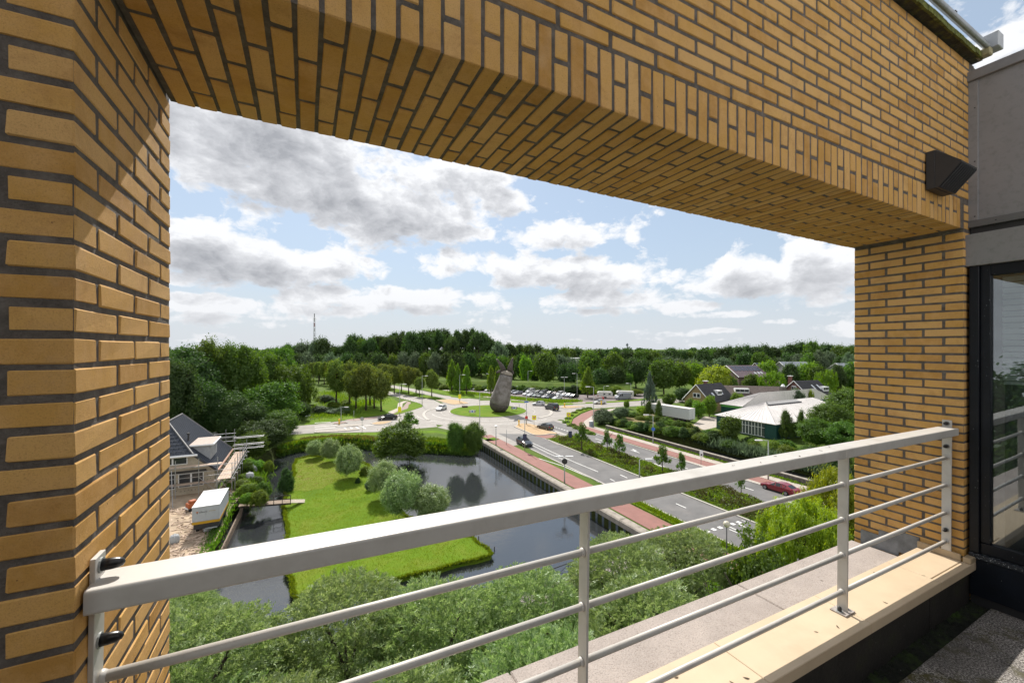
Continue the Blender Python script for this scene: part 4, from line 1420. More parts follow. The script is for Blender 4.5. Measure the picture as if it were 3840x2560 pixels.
# ------------------------------------------------------------------ STREET FURNITURE
def street_lamp(px, pb, pt, arm, label_, kind='single', r=0.09, tilt=0):
    b0 = G(px, pb)
    hgt = 20 - (pt - HY) / F * b0.y
    o = empty('street_lamp', b0, 0, label_, 'street lamp', 'street lamps')
    link('pole', MB().tube([(0, 0, 0), (0, 0, hgt * .35), (0, 0, hgt - .05)], [r * 1.3, r, r * .6], 8).mesh('pole', M_GREYP, True), o)
    if kind == 'single':
        link('arm', MB().tube([(0, 0, hgt - .3), (arm * .12, 0, hgt - .03), (arm * 1.0, 0, hgt)], [.05, .05, .045], 6).mesh('arm', M_GREYP, True), o)
        link('lamp_head', MB().cbox((min(arm * .9, arm * 2.0), -.17, hgt - .08), (max(arm * .9, arm * 2.0), .17, hgt + .09), .05).mesh('lamp_head', M_WHT), o)
    elif kind == 'double':
        for s_ in (-1, 1):
            link('lamp_head', MB().cbox((min(s_ * .15, s_ * 1.3), -.17, hgt - .08), (max(s_ * .15, s_ * 1.3), .17, hgt + .09), .05).mesh('lamp_head', M_WHT), o)
    elif kind == 'disc':
        link('lamp_head', MB().tube([(0, 0, hgt - .25), (0, 0, hgt - .05), (0, 0, hgt + .02), (0, 0, hgt + .1)], [.12, .15, .42, .30], 14).mesh('lamp_head', M_WHT, True), o)
    return o
LAMPS = [(1583, 1520, 1409, 1, 'single', 'tall street lamp between the north road and the ring, left of the white car'),
         (1499, 1556, 1440, 1, 'single', 'street lamp with a yellow board above the round bush'),
         (1724, 1509, 1405, 1, 'single', 'street lamp on the sand coloured island carrying a yellow sign'),
         (1643, 1425, 1369, -1, 'single', 'far street lamp standing before the dark wood behind the north road'),
         (1799, 1616, 1470, 1, 'single', 'street lamp at the near edge of the roundabout left of the statue'),
         (1839, 1468, 1401, -1, 'single', 'street lamp close behind the left side of the statue'),
         (1980, 1462, 1391, 1, 'single', 'street lamp in the left part of the car park'),
         (1974, 1593, 1462, -1, 'thin', 'thin pole with a red box on the large sand island right of the statue'),
         (2116, 1497, 1414, 1, 'double', 'two-armed street lamp at the end of the parked cars'),
         (2164, 1491, 1400, -1, 'single', 'very tall lamp pole right of the black parked car'),
         (2226, 1602, 1450, -1, 'single', 'street lamp where the red cycle path bends, beside the grey cabinet'),
         (2264, 1499, 1447, 1, 'single', 'street lamp in front of the white caravan'),
         (2366, 1490, 1437, -1, 'single', 'street lamp behind the silver van'),
         (2449, 1662, 1555, -1, 'single', 'street lamp with a round blue sign beside the canal wall'),
         (2881, 1797, 1650, -1, 'single', 'street lamp on the pavement nearest the handrail, at the canal'),
         (2398, 1795, 1721, 1, 'single', 'lamp standing in the planted median strip'),
         (2117, 1813, 1711, 1, 'double', 'two-headed lamp with a round sign beside the quay wall'),
         (1860, 1673, 1597, 1, 'disc', 'short lamp with a flat disc head at the corner of the quay'),
         (1279, 1578, 1526, 1, 'single', 'street lamp left of the big lime trees on the western road')]
lamps = [street_lamp(a, b_, c_, d, l, k) for a, b_, c_, d, k, l in LAMPS]
o = empty('street_lamp', (2725 - 1920) / F * 31 * Vector((1, 0, 0)) + Vector((0, 31, 0)), 0, 'globe lamp on a thin post above the dark leafy tree at the crossing', 'street lamp', 'street lamps')
link('pole', MB().tube([(0, 0, 0), (0, 0, 6.45)], [.06, .035], 8).mesh('pole', M_DARK, True), o)
link('globe', loft([(Vector((0, 0, 6.58)) + Vector((0, 0, .24)) * math.sin(R(a)), .24 * math.cos(R(a)) + .003, Vector((0, 0, 1))) for a in range(-88, 89, 16)], 16).mesh('globe', simple('globe_glass', (0.55, 0.50, 0.40), 0.25, var=.05), True), o)

def board(parent, name, w_, h_, z, mat, y=-0.09, d=.04, yaw=0):
    return link(name, MB().cbox((-w_ / 2, y - d, z - h_ / 2), (w_ / 2, y, z + h_ / 2), .01).mesh(name, mat), parent)
def tri(parent, name, s_, z, mat, y, down=True):
    k_ = -1 if down else 1
    vs = [(s_ * math.cos(R(a)), y - e, z + k_ * s_ * math.sin(R(a))) for e in (0.02, 0) for a in (90, 210, 330)]
    return link(name, MB().add(vs, [(0, 1, 2), (3, 5, 4), (0, 3, 4, 1), (1, 4, 5, 2), (2, 5, 3, 0)]).mesh(name, mat), parent)
def sign_post(px, pb, pt, label_, r=.045, name='road_sign', cat='road sign'):
    b0 = G(px, pb)
    hgt = 20 - (pt - HY) / F * b0.y
    o = empty(name, b0, 0, label_, cat)
    link('post', MB().tube([(0, 0, 0), (0, 0, hgt)], r, 8).mesh('post', M_GREYP, True), o)
    return o, hgt
def yield_board(px, pb, pt, label_):
    o, h_ = sign_post(px, pb, pt, label_)
    board(o, 'yellow_board', 1.05, 1.15, h_ - .55, M_YEL, -.06)
    tri(o, 'red_triangle', .42, h_ - .52, M_REDS, -.11)
    tri(o, 'white_triangle', .20, h_ - .52, M_WHT, -.135)
    return o
yield_board(2003, 1598, 1557, 'yellow give-way sign on the large sand island, above the dark hatchback')
yield_board(2132, 1590, 1546, 'yellow give-way sign at the tip of the curved green hedge')
for li_, z in ((lamps[2], 2.2), (lamps[1], 1.7)):
    bb_ = board(li_, 'yellow_board', 1.0, 1.6, z, M_YEL, -.10)
board(lamps[7], 'red_box', .7, .7, 2.0, M_REDS, -.08, .2)
board(lamps[7], 'street_name_plate', 1.1, .35, 6.0, M_BLUE, -.08)
def disc(parent, name, r_, z, mat, y=-.1):
    return link(name, MB().tube([(0, y, z), (0, y - .03, z)], r_, 20).mesh(name, mat), parent)
disc(lamps[13], 'round_blue_sign', .38, 3.0, M_BLUE)
disc(lamps[16], 'round_sign', .42, 3.3, M_DARK)
o, h_ = sign_post(1358, 1616, 1562, 'round grey backed traffic sign on the western road beside the pond bank')
disc(o, 'sign_disc', .45, h_ - .5, simple('sign_back', (0.45, 0.42, 0.45), 0.6), -.05)
sign_post(1327, 1570, 1539, 'bare thin post on the grass below the lime trees', .06, 'post', 'post')
sign_post(1899, 1668, 1610, 'bare grey post on the pavement at the quay corner', .05, 'post', 'post')
sign_post(1947, 1531, 1514, 'short dark post on the grass right of the statue', .08, 'post', 'post')
o, h_ = sign_post(2138, 1655, 1612, 'dark narrow sign board at the tip of the median strip')
board(o, 'sign_board', .75, 1.35, h_ - .9, simple('dark_blue_board', (0.035, 0.04, 0.09), 0.5))
o, h_ = sign_post(1968, 1693, 1570, 'tall thin pole with a dark blue board in front of the blue-black car', .07)
board(o, 'sign_board', .75, 1.2, h_ * .45, MATS['dark_blue_board'])
o, h_ = sign_post(2629, 1743, 1686, 'white square sign on a pole between cycle path and canal wall')
board(o, 'sign_board', .6, 1.0, h_ - .6, M_WHT)
board(o, 'black_symbol', .28, .28, h_ - .8, M_DARK, -.135, .012)
for px, py, l in ((1272, 1590, 'yellow bollard on the pale narrow island of the western road'), (1946, 1596, 'yellow bollard at the left tip of the large sand island'),
                  (2117, 1527, 'yellow bollard on the narrow island beside the dark van'), (2255, 1518, 'yellow bollard on the east road next to the white car')):
    o = empty('bollard', G(px, py), 0, l, 'bollard', 'yellow bollards on the traffic islands')
    link('bollard_body', MB().cbox((-.16, -.16, 0), (.16, .16, 1.05), .04).mesh('bollard_body', M_YBOL), o)
    link('bollard_top', MB().cbox((-.22, -.2, 1.052), (.22, .2, 1.45), .05).mesh('bollard_top', M_YBOL), o)
# chevron boards on the roundabout
for px, py, l in ((1771, 1556, 'striped chevron board on the left of the roundabout lawn'), (1928, 1542, 'striped chevron board on the right of the roundabout lawn, beside the statue')):
    o = empty('chevron_board', G(px, py), 0, l, 'road sign', 'chevron boards on the roundabout')
    link('board', MB().cbox((-.95, -.03, .7), (.95, .03, 1.5), .01).mesh('board', M_WHT), o)
    for x_ in (-.7, .7):
        link('leg', MB().tube([(x_, 0, 0), (x_, 0, .7)], .04, 6).mesh('leg', simple('orange_leg', (0.55, 0.16, 0.05), .6)), o)
    for s_ in (-1, 1):
        for k_ in range(2):
            x_ = s_ * (.42 + .3 * k_)
            vs = [(x_, -.045, .72), (x_ + s_ * .14, -.045, .72), (x_ + s_ * .34, -.045, 1.1), (x_ + s_ * .14, -.045, 1.48), (x_, -.045, 1.48), (x_ + s_ * .20, -.045, 1.1)]
            vs += [(v_[0], -.032, v_[2]) for v_ in vs]
            link('chevron', MB().add(vs, [(0, 1, 2, 5), (5, 2, 3, 4)] + [(i_, (i_ + 1) % 6, 6 + (i_ + 1) % 6, 6 + i_) for i_ in range(6)]).mesh('chevron', simple('chevron_red', (0.35, 0.03, 0.03) if k_ else (0.05, 0.02, 0.02), .5)), o)
    disc(o, 'blue_disc', .26, 1.1, M_BLUE, -.035)
# cabinet, bench
o = empty('utility_cabinet', G(2217, 1600), R(15), 'grey utility cabinet at the edge of the pavement beside the street lamp', 'cabinet')
link('cabinet_body', MB().cbox((-.45, -.3, 0), (.45, .3, 1.35), .03).mesh('cabinet_body', simple('cabinet_grey', (0.30, 0.33, 0.36), .6)), o)
link('cabinet_roof', MB().cbox((-.5, -.35, 1.353), (.5, .35, 1.45), .03).mesh('cabinet_roof', M_WHT), o)
for x_ in (-.22, .22):
    link('cabinet_door', MB().cbox((x_ - .19, -.325, .12), (x_ + .19, -.302, 1.28), .01).mesh('cabinet_door', simple('cabinet_door', (0.20, 0.25, 0.30), .6)), o)
o = empty('low_wall', G(1743, 1530), R(3), 'low brown wall section on the far left of the roundabout lawn', 'low wall')
link('wall_block', MB().cbox((-.95, -.2, 0), (.95, .2, .75), .02).mesh('wall_block', simple('brown_block', (0.10, 0.07, 0.06), .8)), o)
link('wall_cap', MB().cbox((-1.0, -.25, .752), (1.0, .25, .83), .02).mesh('wall_cap', M_CONC), o)

# ------------------------------------------------------------------ VEHICLES
def paint_mat():
    m, nt, N, L, b = nodes('car_paint')
    oi = N.new('ShaderNodeObjectInfo')
    L.new(oi.outputs['Color'], b.inputs['Base Color'])
    b.inputs['Roughness'].default_value = 0.28
    b.inputs['Coat Weight'].default_value = 0.6
    b.inputs['Coat Roughness'].default_value = 0.06
    return m
M_PAINT = paint_mat()
M_CGL = simple('car_glass', (0.015, 0.018, 0.02), 0.06, var=0.0, spec=0.8)
M_TYRE = simple('tyre', (0.015, 0.015, 0.015), 0.8, var=0.1)
M_RIM = simple('rim', (0.35, 0.35, 0.36), 0.35, metal=0.7, var=0.1)
M_HEAD = simple('headlight', (0.65, 0.68, 0.70), 0.15, var=0.05)
M_TAIL = simple('taillight', (0.30, 0.01, 0.01), 0.25, var=0.05)
M_PLATE = simple('number_plate', (0.65, 0.50, 0.05), 0.5, var=0.02)
SHAPES = {  # stations from front (x = +) to rear: x, belt z, top z, belt half width, top half width
    'hatchback': (1.72, [(2.05, .52, .60, .62, .50), (1.98, .66, .70, .80, .62), (1.2, .86, .92, .84, .68), (.85, .90, .97, .85, .70), (.15, .93, 1.42, .86, .60), (-.6, .95, 1.48, .86, .61), (-1.45, .96, 1.40, .85, .58), (-1.92, .97, 1.02, .82, .62), (-2.03, .62, .86, .78, .60)], (3, 7)),
    'saloon': (1.8, [(2.30, .52, .58, .62, .50), (2.22, .64, .68, .82, .64), (1.4, .82, .87, .87, .70), (.95, .86, .92, .88, .72), (.15, .90, 1.36, .88, .60), (-.6, .92, 1.42, .88, .61), (-1.25, .93, 1.33, .87, .58), (-1.95, .94, 1.00, .86, .66), (-2.28, .60, .92, .80, .62)], (3, 7)),
    'mpv': (1.85, [(2.20, .58, .66, .66, .55), (2.10, .78, .84, .84, .66), (1.45, .98, 1.03, .88, .72), (1.2, 1.02, 1.08, .89, .74), (.45, 1.05, 1.72, .90, .70), (-.6, 1.05, 1.82, .90, .72), (-1.7, 1.05, 1.80, .90, .72), (-2.12, 1.04, 1.65, .88, .70), (-2.18, .60, 1.02, .86, .66)], (3, 7)),
    'van': (2.0, [(2.75, .65, .75, .75, .6), (2.65, .95, 1.0, .92, .75), (2.0, 1.25, 1.32, .97, .80), (1.75, 1.30, 1.45, .98, .82), (1.05, 1.32, 2.25, .98, .84), (.3, 1.32, 2.42, .98, .88), (-1.8, 1.32, 2.42, .98, .88), (-2.7, 1.30, 2.36, .97, .87), (-2.75, .60, 1.25, .96, .86)], (3, 5)),
}
PROTO = {}
def car_parts(kind):
    """meshes of one kind of car, made once and shared"""
    if kind in PROTO:
        return PROTO[kind]
    w_, stn, (c0, c1) = SHAPES[kind]
    vs, fs = [], []
    for x, zb_, zt, wb, wt in stn:
        zl = .26 if abs(x) < 2.0 else .34
        vs += [(x, -wb * .94, zl), (x, -wb * 1.03, .58 if zb_ > .6 else zb_ * .8), (x, -wb, zb_), (x, -wt, zt), (x, wt, zt), (x, wb, zb_), (x, wb * 1.03, .58 if zb_ > .6 else zb_ * .8), (x, wb * .94, zl)]
    n = 8
    for i in range(len(stn) - 1):
        for k in range(n):
            fs.append((i * n + k, i * n + (k + 1) % n, (i + 1) * n + (k + 1) % n, (i + 1) * n + k))
    fs.append(tuple(range(n))[::-1])
    fs.append(tuple((len(stn) - 1) * n + k for k in range(n)))
    body = MB().add(vs, fs).mesh('body', M_PAINT)
    def V(i, k):
        return Vector(vs[i * n + k])
    def pane(q, off=.012, shr=.86, up=.0):
        c_ = sum(q, Vector()) / len(q)
        nrm = (q[1] - q[0]).cross(q[2] - q[0]).normalized()
        if nrm.dot(c_ - Vector((0, 0, .9))) < 0:
            nrm = -nrm
        return [c_ + (p_ - c_) * shr + nrm * off for p_ in q]
    def pm(qs, name):
        mb = MB()
        for q in qs:
            mb.add(q, [(0, 1, 2, 3)])
        return mb.mesh(name, M_CGL)
    out = {'body': body}
    out['windscreen'] = pm([pane([V(c0, 3), V(c0, 4), V(c0 + 1, 4), V(c0 + 1, 3)], shr=.9)], 'windscreen')
    sides = []
    for k_, kk in ((2, 3), (5, 4)):
        q = []
        for i in range(c0, c1):
            q.append(pane([V(i, k_), V(i + 1, k_), V(i + 1, kk), V(i, kk)], shr=.84))
        sides.append(pm(q, 'side_window'))
    out['side_window'] = sides
    if kind != 'van':
        i = 6
        out['rear_window'] = pm([pane([V(i, 3), V(i, 4), V(i + 1, 4), V(i + 1, 3)], shr=.82)], 'rear_window')
    wheel = MB().tube([(0, -.10, 0), (0, .10, 0)], .33 if kind != 'van' else .36, 16).mesh('wheel', M_TYRE)
    rim = MB().tube([(0, -.115, 0), (0, .115, 0)], .20, 10).mesh('rim', M_RIM)
    out['wheel'], out['rim'] = wheel, rim
    xf = stn[1][0]
    xr = stn[-2][0]
    out['wheels'] = [(xf - .72, w_ / 2 * .93), (xf - .72, -w_ / 2 * .93), (xr + .62, w_ / 2 * .93), (xr + .62, -w_ / 2 * .93)]
    zf = stn[1][1]
    zr = stn[-1][2]
    out['headlight'] = [MB().cbox((xf - .10, s_ * .58 - .15, zf - .12), (xf + .06, s_ * .58 + .15, zf + .02), .02).mesh('headlight', M_HEAD) for s_ in (-1, 1)]
    out['taillight'] = [MB().cbox((xr - .12, s_ * .68 - .10, zr - .18), (xr + .02, s_ * .68 + .10, zr + .12), .02).mesh('taillight', M_TAIL) for s_ in (-1, 1)]
    out['number_plate'] = MB().cbox((stn[-1][0] - .02, -.26, .48), (stn[-1][0] + .03, .26, .60), .01).mesh('number_plate', M_PLATE)
    PROTO[kind] = out
    return out

def car(name, loc, head, kind, color, label_, group=None, full=True, cat='car', scale=1.0):
    P_ = car_parts(kind)
    o = empty(name, loc, math.atan2(head[1], head[0]), label_, cat, group)
    o.scale = (scale,) * 3
    bdy = link('body', P_['body'], o)
    bdy.color = (*color, 1)
    link('windscreen', P_['windscreen'], o)
    for me in P_['side_window']:
        link('side_window', me, o)
    if 'rear_window' in P_:
        link('rear_window', P_['rear_window'], o)
    for x, y in P_['wheels']:
        wr = .33 if kind != 'van' else .36
        wh = link('wheel', P_['wheel'], o, Matrix.Translation((x, y, wr)))
        if full:
            link('rim', P_['rim'], wh)
    if full:
        for k_ in ('headlight', 'taillight'):
            for me in P_[k_]:
                link(k_, me, o)
        link('number_plate', P_['number_plate'], o)
    return o
dv = (.43, -.903)
Wh, Si, Gr, Bk, Bl, Rd = (.62, .62, .62), (.34, .35, .36), (.12, .125, .13), (.012, .013, .015), (.012, .018, .045), (.16, .01, .012)
car('moving_car', G(1655, 1537), (-.30, -.95), 'hatchback', Wh, 'white hatchback on the left side of the roundabout', scale=1.12)
car('moving_car', G(1453, 1573), (-.90, -.44), 'saloon', Bk, 'black saloon leaving on the western road behind the round bush', scale=1.15)
car('moving_car', G(2020, 1520), (-.99, .12), 'hatchback', (.5, .51, .54), 'silver hatchback at the far side of the roundabout, left of the dark van', scale=1.1)
car('moving_car', G(2069, 1536), (-.50, .87), 'mpv', (.03, .035, .045), 'dark grey van seen from behind on the right of the roundabout', scale=1.22)
car('moving_car', G(2045, 1609), (-.62, .78), 'hatchback', (.05, .048, .04), 'dark brown hatchback seen from behind next to the sand island', scale=1.08)
car('moving_car', G(1966, 1668), dv, 'hatchback', (.022, .026, .035), 'dark blue-black car driving away from the roundabout on the south road', scale=1.08)
car('moving_car', G(2248, 1514), (-.97, -.22), 'hatchback', Wh, 'white car on the east road behind a yellow bollard', scale=1.1)
car('moving_car', G(2924, 1843), (-dv[0], -dv[1]), 'saloon', (.20, .008, .016), 'crimson car on the far carriageway beside the planted median', scale=1.0)
rowdir = (-.76, -.64)
back = [(1942, 1464, 'van', Si), (1969, 1470, 'hatchback', Bk), (1989, 1472, 'mpv', Wh), (2018.6, 1474, 'saloon', Bk), (2040, 1477, 'mpv', Gr), (2062, 1479, 'saloon', (.02, .03, .03)), (2081, 1482, 'hatchback', (.10, .02, .02)),
        (2101, 1483, 'mpv', Wh), (2118, 1486, 'hatchback', Si), (2134, 1488, 'hatchback', (.25, .26, .28)), (2151, 1491, 'saloon', Bk)]
front = [(1925, 1475, 'hatchback', Gr), (1941, 1477.5, 'saloon', (.22, .22, .27)), (1976.5, 1482, 'hatchback', Wh), (1994, 1486, 'saloon', (.5, .52, .55)), (2013.5, 1488, 'hatchback', (.16, .19, .16)), (2031, 1490.5, 'mpv', Gr), (2048, 1492, 'hatchback', (.45, .45, .48)), (2064.5, 1495, 'mpv', Bl), (2089, 1498, 'hatchback', (.55, .56, .57))]
left = [(1783, 1453, 'saloon', Bk), (1805, 1450, 'hatchback', Si), (1775, 1461, 'hatchback', (.2, .22, .26)), (1791, 1462, 'saloon', (.4, .42, .46)), (1811, 1463, 'hatchback', Wh), (1834, 1467, 'hatchback', Wh), (1646, 1445, 'mpv', Wh), (1662, 1446, 'hatchback', Si), (1625, 1441, 'saloon', Bk), (1762, 1456, 'hatchback', Rd)]
def cname(c_):
    if c_ == Rd: return 'red'
    if c_ == Bl: return 'dark blue'
    if c_ == (.10, .02, .02): return 'maroon'
    s_ = sum(c_) / 3
    return 'white' if s_ > .58 else 'silver' if s_ > .3 else 'grey' if s_ > .1 else 'dark grey' if s_ > .05 else 'black'
SHN = {'hatchback': 'hatchback', 'saloon': 'saloon', 'mpv': 'people carrier', 'van': 'camper van'}
prevn = {}
for rn, lst in (('back row right of the statue', back), ('front row right of the statue', front), ('car park left of the statue', left)):
    pv = None
    for i, (x, y, k_, c_) in enumerate(lst):
        me_ = cname(c_) + ' ' + SHN[k_]
        lab = me_ + ' in ' + rn
        if pv:
            lab += ', right of ' + pv
        else:
            lab += ', at its left end'
        if rn.endswith('statue'):
            lab = me_ + ' parked left of the statue' + (', beside a ' + pv if pv else ', furthest back')
        car('parked_car', G(x, y), rowdir, k_, c_, lab, 'cars in the car park', full=False, scale=1.06 if k_ != 'van' else .95)
        pv = me_
car('parked_van', G(2335, 1498), (-.97, -.15), 'van', (.20, .21, .25), 'silver grey panel van parked in front of the white camper', None, True, 'van', 1.08)
# caravan and camper
M_CARA = simple('caravan_white', (.55, .54, .50), .5, var=.05)
M_CWIN = simple('caravan_window', (.03, .035, .04), .1, var=.1)
o = empty('caravan', G(2268, 1492), R(176), 'white caravan with two dark windows parked behind the street lamp', 'caravan')
pf = [(-2.9, .7), (-2.9, 2.3), (-2.5, 2.6), (2.4, 2.65), (2.9, 2.2), (3.05, 1.2), (2.8, .6)]
vs = [(x, y_, z) for y_ in (-1.15, 1.15) for x, z in pf]
n = len(pf)
link('caravan_body', MB().add(vs, [tuple(range(n)), tuple(range(n, 2 * n))[::-1]] + [(i, (i + 1) % n, n + (i + 1) % n, n + i)[::-1] for i in range(n)]).mesh('caravan_body', M_CARA), o)
for x in (-1.7, .4):
    link('caravan_window', MB().cbox((x - .42, 1.151, 1.4), (x + .42, 1.18, 2.0), .01).mesh('caravan_window', M_CWIN), o)
link('front_window', MB().cbox((2.97, -.6, 1.55), (3.05, .6, 2.05), .01).mesh('front_window', M_CWIN), o)
for y_ in (-1.0, 1.0):
    link('wheel', MB().tube([(-.2, y_ - .1, .35), (-.2, y_ + .1, .35)], .34, 14).mesh('wheel', M_TYRE), o)
link('drawbar', MB().tube([(2.8, 0, .5), (4.0, 0, .5)], .06, 6).mesh('drawbar', M_DARK), o)
o = empty('camper', G(2342, 1493), R(176), 'white camper with overhanging cab, behind the silver panel van', 'camper')
pf = [(-3.3, .6), (-3.3, 2.9), (2.6, 3.0), (3.1, 2.5), (3.1, 2.2), (1.9, 2.0), (1.9, .6)]
vs = [(x, y_, z) for y_ in (-1.15, 1.15) for x, z in pf]
n = len(pf)
link('camper_body', MB().add(vs, [tuple(range(n)), tuple(range(n, 2 * n))[::-1]] + [(i, (i + 1) % n, n + (i + 1) % n, n + i)[::-1] for i in range(n)]).mesh('camper_body', M_CARA), o)
pf = [(1.92, .5), (1.92, 1.98), (2.5, 1.98), (3.0, 1.35), (3.7, 1.15), (3.75, .5)]
vs = [(x, y_, z) for y_ in (-.95, .95) for x, z in pf]
n = len(pf)
link('cab', MB().add(vs, [tuple(range(n)), tuple(range(n, 2 * n))[::-1]] + [(i, (i + 1) % n, n + (i + 1) % n, n + i)[::-1] for i in range(n)]).mesh('cab', M_CARA), o)
link('windscreen', MB().add([(2.53, -.8, 1.97), (2.53, .8, 1.97), (3.02, .85, 1.37), (3.02, -.85, 1.37)], [(0, 1, 2, 3)]).mesh('windscreen', M_CWIN), o)
for x in (-2.2, 0.2):
    link('camper_window', MB().cbox((x - .45, 1.151, 1.7), (x + .45, 1.18, 2.25), .01).mesh('camper_window', M_CWIN), o)
for x in (-2.0, 2.9):
    for y_ in (-.95, .95):
        link('wheel', MB().tube([(x, y_ - .1, .35), (x, y_ + .1, .35)], .34, 14).mesh('wheel', M_TYRE), o)
# red barrier
o = empty('barrier', G(2262, 1500), 0, 'red road barrier with raised arm in front of the caravan', 'barrier')
link('barrier_post', MB().cbox((-.25, -.25, 0), (.25, .25, 1.2), .04).mesh('barrier_post', M_REDS), o)
for k_ in range(5):
    link('barrier_arm', MB().tube([(-.1 - .75 * k_, 0, 1.3 + .16 * k_), (-.85 - .75 * k_, 0, 1.46 + .16 * k_)], .09, 6).mesh('barrier_arm', M_REDS if k_ % 2 == 0 else M_WHT), o)
# white semi-trailer
a, b_ = G(2607, 1581), None
dirv = Vector((-.52, .855, 0))
o = empty('box_trailer', a, math.atan2(dirv.y, dirv.x), 'long white box trailer parked beside the grey roofed green building', 'trailer')
M_TRL = simple('trailer_white', (.50, .53, .53), .4, var=.05)
link('trailer_box', MB().cbox((0, .1, .75), (12.6, 2.6, 3.6), .03).mesh('trailer_box', M_TRL), o)
link('trailer_roof', MB().cbox((-.02, .08, 3.603), (12.62, 2.62, 3.66), .01).mesh('trailer_roof', simple('trailer_roof', (.62, .58, .55), .6)), o)
for y_ in (.12, 1.38):
    link('rear_door', MB().cbox((-.04, y_ + .02, .85), (-.003, y_ + 1.18, 3.5), .01).mesh('rear_door', M_TRL), o)
link('chassis', MB().box((.3, .5, .45), (12, 2.2, .748)).mesh('chassis', M_DARK), o)
for x in (1.6, 2.9, 4.2):
    for y_ in (.3, 2.4):
        link('wheel', MB().tube([(x, y_ - .15, .48), (x, y_ + .15, .48)], .48, 16).mesh('wheel', M_TYRE), o)
for y_ in (.45, 2.2):
    link('landing_leg', MB().box((10.2, y_, 0), (10.35, y_ + .12, .5)).mesh('landing_leg', M_DARK), o)

# ------------------------------------------------------------------ BUILDINGS ON THE RIGHT
def hull_part(parent, name, vs, fs, mat):
    return link(name, MB().add(vs, fs).mesh(name, mat), parent)
M_ROOFG = simple('pale_metal_roof', (0.56, 0.53, 0.51), 0.75, var=0.08, scale=.4, dirt=((0.27, 0.25, 0.23), .8, .4))
M_GREENW = simple('dark_green_wall', (0.008, 0.055, 0.050), 0.6, var=0.15)
M_GREENB = simple('bright_green_fascia', (0.10, 0.36, 0.07), 0.6, var=0.08)
def px_h(px, py, h):
    return G(px, py, h)
def seams(parent, a0, a1, r0, r1, n, name='roof_seam', thick=.09):
    """ribs running up a roof plane between eave a0-a1 and ridge r0-r1"""
    for i in range(n + 1):
        f = i / n
        p, q = a0.lerp(a1, f), r0.lerp(r1, f)
        mb = MB().tube([p + Vector((0, 0, .02)), q + Vector((0, 0, .02))], thick * .5, 4)
        link(name, mb.mesh(name, M_ROOFG), parent)
def shed(name_label, A, B, Cc, Dd, R1, R2, eave, extra=None):
    c = (A + B + Cc + Dd) / 4
    o = empty('green_building', (c.x, c.y, 0), 0, name_label, 'building', 'green buildings with grey roofs')
    s = lambda p: p - Vector((c.x, c.y, 0))
    A, B, Cc, Dd, R1, R2 = map(s, (A, B, Cc, Dd, R1, R2))
    hull_part(o, 'roof', [A, B, Cc, Dd, R1, R2], [(0, 1, 4), (1, 2, 5, 4), (2, 3, 5), (3, 0, 4, 5)], M_ROOFG)
    seams(o, A, B, R1 * .999 + A * .001, R1 * .999 + B * .001, 14)
    seams(o, B, Cc, R1, R2, 26)
    ins = lambda p, k=.02: Vector((p.x * (1 - k), p.y * (1 - k), p.z))
    q = [ins(p) for p in (A, B, Cc, Dd)]
    vs = [Vector((p.x, p.y, 0)) for p in q] + [Vector((p.x, p.y, eave - .05)) for p in q]
    hull_part(o, 'wall', vs, [(0, 1, 5, 4), (1, 2, 6, 5), (2, 3, 7, 6), (3, 0, 4, 7)], M_GREENW)
    for p_, q_ in ((A, B), (B, Cc), (Dd, A)):
        d = (q_ - p_).normalized()
        link('gutter', MB().tube([p_ - Vector((0, 0, .08)), q_ - Vector((0, 0, .08))], .10, 6).mesh('gutter', M_ROOFG), o)
    return o, q, s
A, B = px_h(2681, 1554, 3), px_h(2910, 1590, 3)
nd = Vector((.903, .43, 0))
A = G(2681, 1554, 3.5)
B = G(2910, 1591, 3.5)
Cc, Dd = B + nd * 34, A + nd * 34
R1, R2 = G(2870, 1508, 6.2), G(3046, 1490, 6.2)
gb, q, _ = shed('low green building with broad pale grey hipped roof and a glazed wall, nearest the canal', A, B, Cc, Dd, R1, R2, 3.5)
# window band on the side facing the canal
wa, wb = q[0].lerp(q[1], .42), q[0].lerp(q[1], .83)
dd = (wb - wa).normalized()
nn_ = Vector((dd.y, -dd.x, 0))
if nn_.x > 0:
    nn_ = -nn_
Lw = (wb - wa).length
nb = 8
for i in range(nb):
    for z0_, z1_ in ((.35, 2.2), (2.3, 3.2)):
        p0, p1 = wa + dd * (Lw * i / nb + .06) + nn_ * .08, wa + dd * (Lw * (i + 1) / nb - .06) + nn_ * .08
        link('window_pane', MB().add([(p0.x, p0.y, z0_), (p1.x, p1.y, z0_), (p1.x, p1.y, z1_), (p0.x, p0.y, z1_)], [(0, 1, 2, 3)]).mesh('window_pane', simple('pane_glass', (.07, .085, .09), .15, var=.3, scale=.4)), gb)
    p0 = wa + dd * (Lw * i / nb) + nn_ * .10
    link('window_frame', MB().box((-.05, -.05, .3), (.05, .05, 3.25), Matrix.Translation((p0.x, p0.y, 0))).mesh('window_frame', M_WHT), gb)
for z in (.3, 2.25, 3.25):
    p0, p1 = wa + nn_ * .10, wb + nn_ * .10
    link('window_frame', MB().tube([(p0.x, p0.y, z), (p1.x, p1.y, z)], .05, 4).mesh('window_frame', M_WHT), gb)
